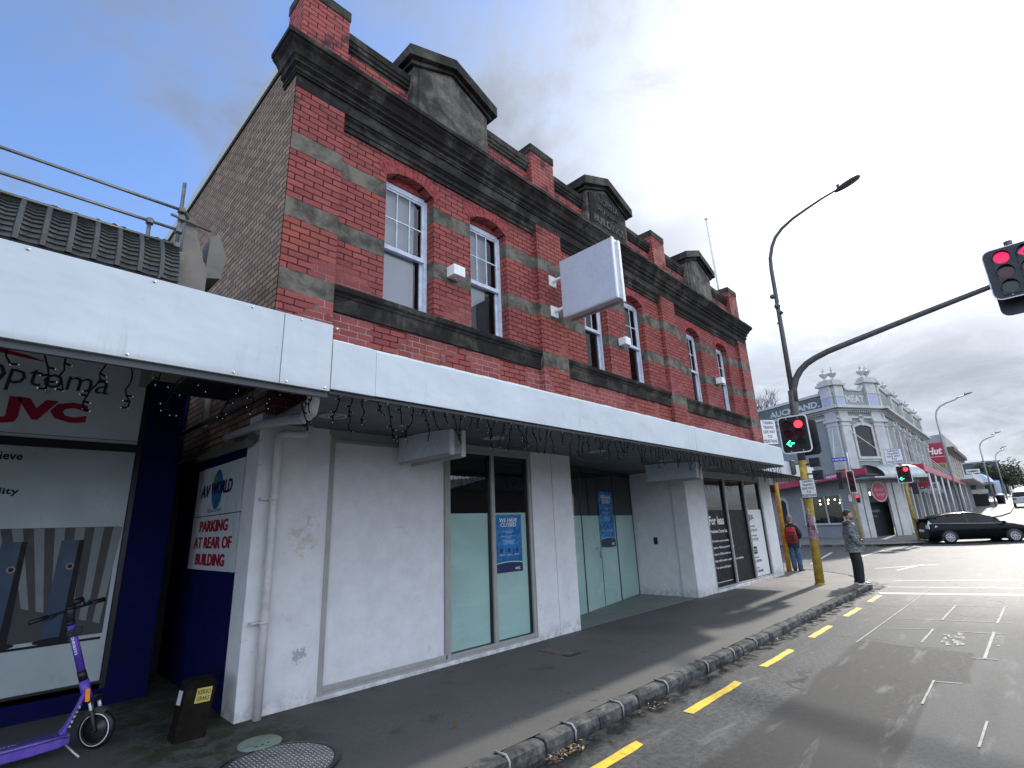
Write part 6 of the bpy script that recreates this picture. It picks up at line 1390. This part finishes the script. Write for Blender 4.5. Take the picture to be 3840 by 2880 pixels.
# =============== building with the red Hut sign and further shops ===============
HB=empty('takeaway_building',(67.4,4.4,1),'grey concrete building with a red Hut sign on its side wall','building')
FH2=FSr(67.0)
m=MB(); m.extr(FH2,[(-12,1),(-4.42,1),(-4.42,8.98),(-5.2,8.93),(-6.5,8.7),(-8,8.3),(-12,8.3)],-1.2,0); m.build('wall',M['greyc'],HB)
m=MB(); m.pbox(FH2,-6.4,-4.62,6.15,8.15,0,.03,0); m.pbox(FH2,-6.4,-4.55,5.65,6.12,0,.03,1); m.pbox(FH2,-6.4,-4.6,6.75,6.80,.03,.035,2); o=m.build('red_sign',[M['crimson'],pm('tan_strip',(.42,.30,.14),.5,.1,5),M['pipe_w']],HB)
t=MB(); t.text(FH2,'Hut',-5.95,7.0,1.15,.72,.04,skew=.2); t.text(FH2,'Hut',-5.98,7.0,1.15,.72,.042,skew=.2); t.build('lettering',M['white_p'],o)
t=MB(); t.text(FH2,'33 83',-5.8,5.72,1.0,.3,.04); t.build('lettering',M['brown'],o)
CR=empty('cream_building',(76,4.4,1),'cream two storey shop with a brown cornice beyond the red Hut sign','building')
F4=FX(4.4)
m=MB(); m.pbox(F4,68.2,84,1,9.0,-8,0); m.build('wall',M['cream'],CR)
m=MB(); m.pbox(F4,68.2,85,7.35,7.75,0,.55); m.pbox(F4,68.2,84.5,7.1,7.35,0,.3); m.build('cornice',M['brown'],CR)
for x in (69.4,71.8,74.4,77.2,80.2): m=MB(); m.pbox(F4,x,x+.9,5.3,6.9,0,.02,0); o=m.build('window',M['far_glass'],CR); m=MB(); m.pbox(F4,x-.5,x-.15,4.9,7.1,0,.12); m.build('pilaster',M['cream'],CR)
m=MB(); m.pbox(F4,68.2,90,4.5,5.0,1.3,1.4); m.pbox(F4,68.2,90,4.45,4.5,0,1.35); m.build('awning',M['pipe_w'],CR)
m=MB(); m.pbox(F4,68,84,1.0,4.4,.02,.05); m.build('shopfront',M['inside'],CR)
for i in range(7): m=MB(); m.pbox(F4,68.4+2.3*i,68.8+2.3*i,1.0,4.4,.05,.25); m.build('shop_pillar',M['greyc'],CR)
EB=empty('pale_awning_shop',(92,4.5,1.5),'low dark shop with a pale blue sloping awning and white sign above','building')
m=MB(); m.box((88,3.9,1.4),(112,12,6.2)); m.build('wall',M['slate'],EB)
FE=FSr(88)
m=MB(); m.add([(87,5.2,5.75),(87,3.0,5.75),(86.2,2.3,4.65),(86.2,5.5,4.65)],[(0,1,2,3)]); m.add([(87,3.0,5.75),(110,3.0,6.3),(110,2.3,5.2),(86.2,2.3,4.65)],[(0,1,2,3)]); m.add([(86.2,5.5,4.6),(86.2,2.3,4.6),(110,2.3,5.15),(110,5.5,5.15)],[(0,1,2,3)]); m.build('awning',pm('pale_blue_sheet',(.42,.50,.62),.4,.1,2),EB)
m=MB(); m.pbox(FSr(86.6),-4.35,-3.05,5.85,6.35,-.03,0); o=m.build('roof_sign',M['white_p'],EB); t=MB(); t.text(FSr(86.6),'HAMMER',-4.25,5.95,1.1,.3,.01); t.v=t.v; t.build('lettering',M['black'],o)
m=MB(); m.pbox(FSr(86.5),-4.7,-2.8,3.35,3.85,-.04,0); m.build('fence_sign',M['bluelt'],EB)
m=MB(); m.pbox(FSr(87.5),-4.8,-3.0,1.5,3.3,-.1,0); m.build('dark_opening',M['inside'],EB)
DB=empty('dark_block',(150,5,4),'dark flat roofed block farther up the hill behind the trees','building')
m=MB(); m.box((150,2.2,3),(175,14,11.0)); m.build('wall',M['slate'],DB)
m=MB(); m.box((149.8,2.0,11.0),(175,14,11.3)); m.build('roof',M['greyc'],DB)
m=MB()
for y in (7.6,6.2): m.box((149.9,y,7.8),(149.99,y+.9,9.3))
m.build('window',M['bluelt'],DB)
# block behind the corner shop, low roof seen over its left parapet
LB_=empty('low_brick_shop',(46,20,0),'low taupe shop block seen above the left parapet of the corner shop','building'); m=MB(); m.box((45.3,17.6,0),(60,34,9.6)); m.build('wall',M['plaster_t'],LB_); m=MB(); m.box((45.1,17.4,9.6),(60,34,9.9)); m.build('roof',M['greyc'],LB_)
# footpaths on the far side
FCp=[(30.5,50),(31.8,24),(33.1,12),(33.2,8),(33.5,6.2),(34.6,4.7),(36.5,3.8),(40,3.4),(50,3.1),(58,2.7),(63,1.6),(68,1.1),(80,.9),(110,.9),(160,.8),(228,.7)]
m=MB()
for (a,b),(c,d) in zip(FCp,FCp[1:]):
    ia=(46,max(b,7)) if a<46 else (a,14); ic=(46,max(d,7)) if c<46 else (c,14)
    if a<46<=c: m.add([(a,b,Fp(a)),(c,d,Fp(c)),(c,14,Fp(c)),(46,14,Fp(46)),(46,7,Fp(46)+.0)],[(0,1,2,3,4)])
    else: m.quad((a,b,Fp(a)),(c,d,Fp(c)),(*ic,Fp(ic[0])),(*ia,Fp(ia[0])))
    m.quad((a,b,Rd(a)-.05),(c,d,Rd(c)-.05),(c,d,Fp(c)),(a,b,Fp(a)),mi=1)
m.quad((46,7,Fp(46)),(46,50,Fp(46)),(30.5,50,Fp(30.5)),(33.2,8,Fp(33.2)),mi=0) if 0 else None
m.build('footpath',[pm('far_footpath',(.16,.155,.145),.7,.25,1.5,.2,40),M['kerb']],kind='structure')
m=MB(); m.add([(33.3,5.9,Fp(33.3)+.004),(34.4,4.6,Fp(34.4)+.004),(35.4,4.1,Fp(35)+.004),(36.0,5.0,Fp(36)+.004),(34.6,6.3,Fp(34.6)+.004)],[(0,1,2,3,4)]); m.build('tactile_paving',pm('yellow_tactile',(.36,.26,.12),.7,.3,5),kind='structure')
# =============== street lamps ===============
def lamp(x,y,z,h,reach,r,label,ht=1.0):
    e=empty('street_lamp',(x,y,z),label,'street lamp','street lamps along the road'); m=MB(); H=z+h
    pth=[(x,y,z),(x,y,H-1.6),(x,y-.02,H-1.1),(x,y-.15,H-.65),(x,y-.45,H-.30),(x,y-.95,H-.05),(x,y-1.6,H+.12),(x,y-reach*.8,H+.28),(x,y-reach,H+.38)]; m.tube(pth,[r,r*.8]+[r*.72]*7,8); m.build('pole',M['galv'],e)
    m=MB(); a=reach; m.extr(lambda s,z_,o:(x+o,y-s,z_),[(a-.05,H+.36),(a+.55*ht,H+.50),(a+.6*ht,H+.56),(a+.3,H+.54),(a,H+.46)],-.12,.12); m.tube([(x,y-a-.1,H+.4),(x,y-a-.1,H+.62)],.03,6); m.build('lamp_head',M['pole_g'],e)
lamp(60,4.05,Fp(60),10.1,2.3,.09,'curved grey street lamp rising behind the red Hut sign')
lamp(85,2.42,Fp(85),8.1,1.7,.09,'curved grey street lamp on the sunlit footpath beyond the pale awning shop')
lamp(115,1.75,Fp(115),7.7,1.1,.09,'curved grey street lamp in front of the dark trees')
lamp(145,1.6,Fp(145),6.9,1.3,.09,'small far street lamp above the trees, fourth up the hill')
lamp(175,1.55,Fp(175),6.2,1.3,.09,'smallest far street lamp near the top of the hill')
# =============== trees ===============
LEAFM=[pm('foliage_dark',(.022,.036,.014),.8,.4,3),pm('foliage_mid',(.045,.065,.022),.8,.4,3),pm('foliage_light',(.09,.11,.03),.8,.4,3)]
def tree(x,y,z,h,r,label,seed,n=1500,ls=.3):
    q=random.Random(seed); e=empty('tree',(x,y,z),label,'tree','trees up the hill'); m=MB(); m.tube([(x,y,z),(x+.1,y,z+h*.3),(x,y+.1,z+h*.55)],[r*.09,r*.07,r*.04],8)
    for i in range(7):
        a=q.uniform(0,6.28); m.tube([(x,y,z+h*.3),(x+math.cos(a)*r*.5,y+math.sin(a)*r*.5,z+h*q.uniform(.5,.85))],[r*.05,r*.012],6)
    m.build('trunk',M['bark'],e)
    m=MB(); cl=[(q.gauss(0,r*.45),q.gauss(0,r*.45),q.uniform(.35,.92)*h,q.uniform(.25,.5)*r) for _ in range(14)]
    for i in range(n):
        cx,cy,cz,cr=q.choice(cl); d=Vector((q.gauss(0,1),q.gauss(0,1),q.gauss(0,1))).normalized()*cr*q.uniform(.4,1.08); p=Vector((x+cx,y+cy,z+cz))+d; u_=Vector((q.gauss(0,1),q.gauss(0,1),q.gauss(0,.6))).normalized()*ls*q.uniform(.5,1.2); v_=u_.cross(Vector((q.gauss(0,1),q.gauss(0,1),q.gauss(0,1)))).normalized()*ls*.6
        m.add([p-u_,p+v_*.5,p+u_,p-v_*.5],[(0,1,2,3)],0 if d.z<0 else q.choice((0,1,1,2)) if d.z>cr*.3 else q.choice((0,0,1)))  # light from above painted in: clump undersides dark, tops given lighter leaves
    m.build('crown',LEAFM,e)
tree(138,3.6,Fp(138),6.2,3.6,'dark bushy tree in front of the dark block with paler leaves on its left',3,1800,.35)
tree(132,4.6,Fp(132),4.9,2.6,'yellow green tree beside the pale awning shop',5,1200,.3)
tree(165,1.9,Fp(165),6.2,3.6,'dark tree at the right end of the tree row up the hill',7,1400,.4)
tree(205,1.2,Fp(205),5.5,3.2,'small far tree near the crest of the hill',9,900,.5)
e=empty('bare_tree',(53,16.4,0),'leafless twiggy tree above the corner shop parapet beside the brick end wall','tree'); m=MB(); q_=random.Random(4)
def grow(p,d,L,r,k):
    p2=p+d*L; m.tube([p,p.lerp(p2,.5)+Vector((q_.gauss(0,.04),q_.gauss(0,.04),0))*L,p2],[r,r*.85,r*.65],5)
    if k>0:
        for i in range(q_.choice((2,3,3))): grow(p2,(d+Vector((q_.gauss(0,.42),q_.gauss(0,.42),q_.gauss(.12,.22)))).normalized(),L*q_.uniform(.6,.85),r*.62,k-1)
grow(Vector((53,16.4,0)),Vector((0,-.02,1)),7.5,.22,0)
for s_ in range(5): grow(Vector((53,16.4,7.4)),Vector((q_.gauss(0,.35),q_.gauss(0,.35),1)).normalized(),2.0,.10,4)
m.build('branches',M['bark'],e)
# =============== vehicles ===============
def wheel(parent,x,y,r,w_,side,rim):
    m=MB(); m.lathe([(r*.62,-w_/2),(r*.94,-w_/2),(r,-w_*.3),(r,w_*.3),(r*.94,w_/2),(r*.62,w_/2)],(x,y,r),24,axis='y',ring=True); m.lathe([(.01,side*w_*.30),(r*.63,side*w_*.30)],(x,y,r),16,axis='y'); o=m.build('wheel',M['black'],parent)
    m=MB(); f=y+side*w_*.45; 
    for i in range(10):
        a=2*math.pi*i/10; b_=.16
        P_=[(r*.14,a-b_*1.6),(r*.60,a-b_*.75),(r*.60,a+b_*.75),(r*.14,a+b_*1.6)]
        m.add([(x+q*math.cos(t),f,r+q*math.sin(t)) for q,t in P_],[(0,1,2,3)])
    m.lathe([(r*.56,f-.005),(r*.64,f-.005),(r*.64,f+.012*side),(r*.56,f+.012*side)],(x,0,r),24,axis='y',ring=True); m.lathe([(.01,f+.006*side),(r*.17,f+.004*side)],(x,0,r),12,axis='y'); m.build('rim',rim,o)
def car(name,loc,rz,label,paint,st,wb,r=.31,group=None,rim=None,lights=True,W=.88,detail=True):
    """st: list of (x,zbottom,zbelt,wlow,zroof,wroof); glass where zroof>zbelt+.2"""
    e=empty(name,loc,label,'car',group,rz); e['_local']=1; m=MB(); secs=[]
    for x,zb_,zq,w_,zr,wr in st:
        secs.append([(x,0,zb_),(x,w_*.86,zb_),(x,w_*.98,zb_+.14),(x,w_,(zb_+zq)*.5),(x,w_*.985,zq-.06),(x,w_*.94,zq),(x,wr,zr-.03),(x,wr*.8,zr),(x,0,zr+.025)])
    n_=9
    for side in (1,-1):
        b=len(m.v)
        for s_ in secs: m.v+= [(p[0],p[1]*side,p[2]) for p in s_]
        for i in range(len(secs)-1):
            for j in range(n_-1):
                m.f.append([b+i*n_+j,b+(i+1)*n_+j,b+(i+1)*n_+j+1,b+i*n_+j+1]); m.m.append(0); m.s.append(True)
        for i in (0,len(secs)-1): m.f.append([b+i*n_+j for j in range(n_)]); m.m.append(0); m.s.append(False)
    # wheel arches as dark half discs
    for wx in (wb[0],wb[1]):
        for side in (1,-1):
            P_=[(wx+(r*1.16)*math.cos(math.pi*k/12),side*(W+.004),r+(r*1.14)*math.sin(math.pi*k/12)) for k in range(13)]; m.add(P_+[(wx-r*1.16,side*(W+.004),r*.6),(wx+r*1.16,side*(W+.004),r*.6)],[tuple(range(13))+(13,14)],1)
    m.build('body',[paint,M['inside']],e)
    # side glass
    gl=[i for i,s_ in enumerate(st) if s_[4]>s_[2]+.18]
    if gl:
        for side in (1,-1):
            g_=MB(); top=[];bot=[]
            for i in gl:
                x,zb_,zq,w_,zr,wr=st[i]; f=lambda t:(x,side*((w_*.94)*(1-t)+wr*t+.006),zq*(1-t)+(zr-.03)*t); bot.append(f(.06)); top.append(f(.90))
            k0=[p for p in (st[gl[0]-1][:1] if gl[0]>0 else [])]
            g_.add(bot+top,[(i,i+1,len(bot)+i+1,len(bot)+i) for i in range(len(bot)-1)]); g_.build('side_window',M['far_glass'],e)
            if detail:
                d_=MB(); mid=len(gl)//2; x=st[gl[mid]][0]
                for xx in (x,):
                    s_=st[gl[mid]]; d_.add([(xx-.03,side*(s_[3]*.94+.012),s_[2]+.01),(xx+.03,side*(s_[3]*.94+.012),s_[2]+.01),(xx+.01,side*(s_[5]+.012),s_[4]-.05),(xx-.05,side*(s_[5]+.012),s_[4]-.05)],[(0,1,2,3)])
                d_.build('window_pillar',M['black'],e)
        for end in (0,1):   # windscreen and rear screen
            i0=gl[0] if end==0 else gl[-1]; j0=i0-1 if end==0 else i0+1
            if 0<=j0<len(st):
                a=st[i0]; b_=st[j0]; g_=MB(); dx=-.012 if end==0 else .012
                g_.quad((a[0]+dx,-a[5]*.95,a[4]-.02),(a[0]+dx,a[5]*.95,a[4]-.02),(b_[0]+dx,b_[5]*.97,b_[4]+.03),(b_[0]+dx,-b_[5]*.97,b_[4]+.03)); g_.v=[(v[0],v[1],v[2]+.02) for v in g_.v]; g_.build('windscreen' if end else 'rear_window',M['far_glass'],e)
    for wx in wb:
        for side in (1,-1): wheel(e,wx,side*(W-.075),r,.20,side,rim or M['frame'])
    x0=st[0][0]; x1=st[-1][0]
    if lights:
        for side in (1,-1):
            m=MB(); m.box((x0-.012,side*.55,.78),(x0+.05,side*.84,.96)); m.build('tail_light',M['lens_r'] if 'black' not in label else pm('clear_tail_lens',(.50,.58,.58),.15,.1,5),e)
            m=MB(); m.box((x1-.10,side*.5,.56),(x1+.0,side*.82,.68)); m.build('headlight',M['alu'],e)
        m=MB(); m.box((x0-.02,-.26,.62),(x0,.26,.74)); m.build('number_plate',M['pipe_w'],e)
    return e
blk=pm('gloss_black_paint',(.004,.0045,.006),.22,.1,2,spec=.16,local=True)
sect=[(-2.20,.32,.62,.72,.70,.62),(-2.17,.26,.80,.82,.90,.74),(-2.12,.24,.98,.86,1.10,.72),(-1.98,.22,1.02,.87,1.29,.60),(-1.6,.20,1.01,.88,1.42,.62),(-1.0,.20,.99,.88,1.52,.65),(-.4,.20,.97,.885,1.56,.66),(.1,.20,.95,.885,1.53,.65),(.65,.20,.94,.885,1.34,.62),(1.15,.20,.935,.88,1.07,.62),(1.5,.20,.92,.875,.97,.66),(1.9,.20,.84,.86,.87,.66),(2.15,.22,.72,.82,.76,.62),(2.32,.26,.58,.70,.62,.55),(2.36,.32,.46,.55,.50,.45)]
E1=(rt*.966-Vector((math.sin(YAW),math.cos(YAW),0))*.26); ang_=math.atan2(E1.y,E1.x); cxy=Vector((35.6,3.14))+Vector((E1.x,E1.y))*1.37+Vector((-E1.y,E1.x))*.80
cr_=car('parked_car',(cxy.x,cxy.y,Rd(35)+.005),ang_,'black hatchback turning at the crossing with silver alloy wheels and clear tail light',blk,sect,(-1.37,1.41),.32,W=.885,rim=M['pipe_w'])
m=MB(); m.box((-2.28,-.58,1.27),(-1.95,.58,1.30)); m.build('spoiler',blk,cr_); m=MB(); 
for s in (1,-1): ell(m,(1.05,s*.97,1.0),(.09,.11,.075),10,7)
m.build('wing_mirror',blk,cr_,smooth=True)
for s in (1,-1):
    m=MB(); m.add([(-2.19,s*.80,.74),(-1.80,s*.89,.88),(-2.02,s*.80,1.05),(-2.10,s*.72,1.20),(-2.19,s*.74,1.0)],[(0,1,2,3,4)]); m.v=[(x,y+s*.006,z) for x,y,z in m.v]; m.build('tail_light',bpy.data.materials['clear_tail_lens'],cr_)
m=MB()
for sd_ in (1,-1): m.tube([(-1.95,sd_*.82,1.04),(-1.0,sd_*.845,1.015),(.2,sd_*.85,.975),(1.15,sd_*.84,.955)],.012,6)
m.build('window_trim',M['alu_raw'],cr_)
cr_.name='hatchback_car'
ute=[(-2.5,.45,.98,.86,1.0,.80),(-2.45,.40,1.02,.88,1.04,.84),(-1.0,.40,1.04,.88,1.06,.84),(-.95,.40,1.08,.88,1.62,.68),(-.4,.40,1.08,.88,1.72,.70),(.3,.40,1.08,.88,1.70,.69),(.7,.40,1.08,.88,1.45,.66),(1.1,.40,1.06,.88,1.12,.72),(1.9,.42,1.0,.86,1.03,.74),(2.4,.45,.9,.80,.93,.70),(2.5,.5,.75,.7,.78,.6)]
silver=pm('silver_paint',(.38,.39,.42),.25,.05,2,coat=.6,local=True); whitep=pm('white_car_paint',(.70,.70,.72),.3,.04,2,coat=.5,local=True); greyp=pm('grey_car_paint',(.12,.13,.15),.25,.05,2,coat=.6,local=True)
car('pickup_truck',(83,-.05,Rd(83)),0,'silver utility truck heading uphill, nearest in the queue of cars',silver,ute,(-1.5,1.6),.36,'cars queued up the hill')['category']='pickup truck'
sedan=[(x*.96,a,b_,c_,d*.96,f) for x,a,b_,c_,d,f in sect]
for i,(x,y,mt,lb) in enumerate(((92,-1.0,whitep,'white car just right of and beyond the silver truck'),(99,.1,whitep,'white car directly beyond the silver truck'),(108,-.9,greyp,'grey car third up the hill on the right'),(118,.15,whitep,'white car in the middle of the queue up the hill'),(128,-.9,silver,'silver car far up the hill'),(141,.1,whitep,'small far white car near the crest'),(155,-.6,greyp,'small far dark car near the crest'))):
    car('parked_car',(x,y,Rd(x)),0,lb,mt,sedan,(-1.33,1.35),.31,'cars queued up the hill')
# litter bin and information board on the sunlit footpath
e=empty('litter_bin',(94,2.05,Fp(94)),'dark litter bin with a pale lid on the sunlit footpath','bin'); m=MB(); m.lathe([(.36,0),(.45,1.0),(.45,1.05)],(94,2.05,Fp(94)),12); m.build('body',M['black'],e); m=MB(); m.lathe([(.5,1.05),(.5,1.18),(.3,1.25)],(94,2.05,Fp(94)),12); m.build('lid',M['white_p'],e)
e=empty('notice_board',(97,2.0,Fp(97)),'tall pale blue notice board on the footpath below the trees','notice board'); m=MB(); m.box((97,1.75,Fp(97)+1.2),(97.1,2.4,Fp(97)+3.0)); m.build('panel',M['sheet'],e); m=MB(); m.tube([(97.05,1.85,Fp(97)),(97.05,1.85,Fp(97)+1.2)],.05,6); m.build('leg',M['galv'],e); m=MB(); m.tube([(97.05,2.3,Fp(97)),(97.05,2.3,Fp(97)+1.2)],.05,6); m.build('leg',M['galv'],e)
# =============== houses across the road behind the viewpoint (seen only in reflections) ===============
m=MB(); 
for a,b in ((-40,60),): m.box((a,-16,Rd(0)+.0),(b,-10.5,Fp(10)))
m.build('footpath',M['foot'],kind='structure')
def villa(x0,x1,h,rh,mat,label,y=-16):
    e=empty('house',((x0+x1)/2,y,0),label,'house','houses across the road'); m=MB(); m.box((x0,y-9,-.2),(x1,y,h)); m.build('wall',mat,e); m=MB(); m.extr(lambda s,z,o:(s,y+.4-o,z),[(x0-.4,h),(x1+.4,h),((x0+x1)/2,h+rh)],0,10); m.build('roof',M['tile_roof'],e)
    n=max(2,int((x1-x0)/3))
    for i in range(n): a=x0+(x1-x0)*(i+.3)/n; m=MB(); m.box((a,y-.02,1.0),(a+1.1,y+.02,2.4)); m.build('window',M['far_glass'],e); m=MB(); m.box((a-.1,y,.9),(a+1.2,y+.04,1.0)); m.box((a-.1,y,2.4),(a+1.2,y+.04,2.5)); m.build('window_frame',M['white_p'],e)
villa(-8,1.5,2.4,1.5,M['cream'],'cream villa with dark gable roof across the road')
villa(7,19,2.6,1.9,M['greyc'],'grey villa with tall dark gable roof across the road')
villa(22,34,4.2,1.4,M['tan2'],'brick two storey house across the road')
for o in bpy.data.objects:
    if '_local' in o: del o['_local']
    if o.type=='EMPTY' and o.parent is None and 'label' in o and 'category' not in o: o['category']=o.name.split('.')[0].replace('_',' ')
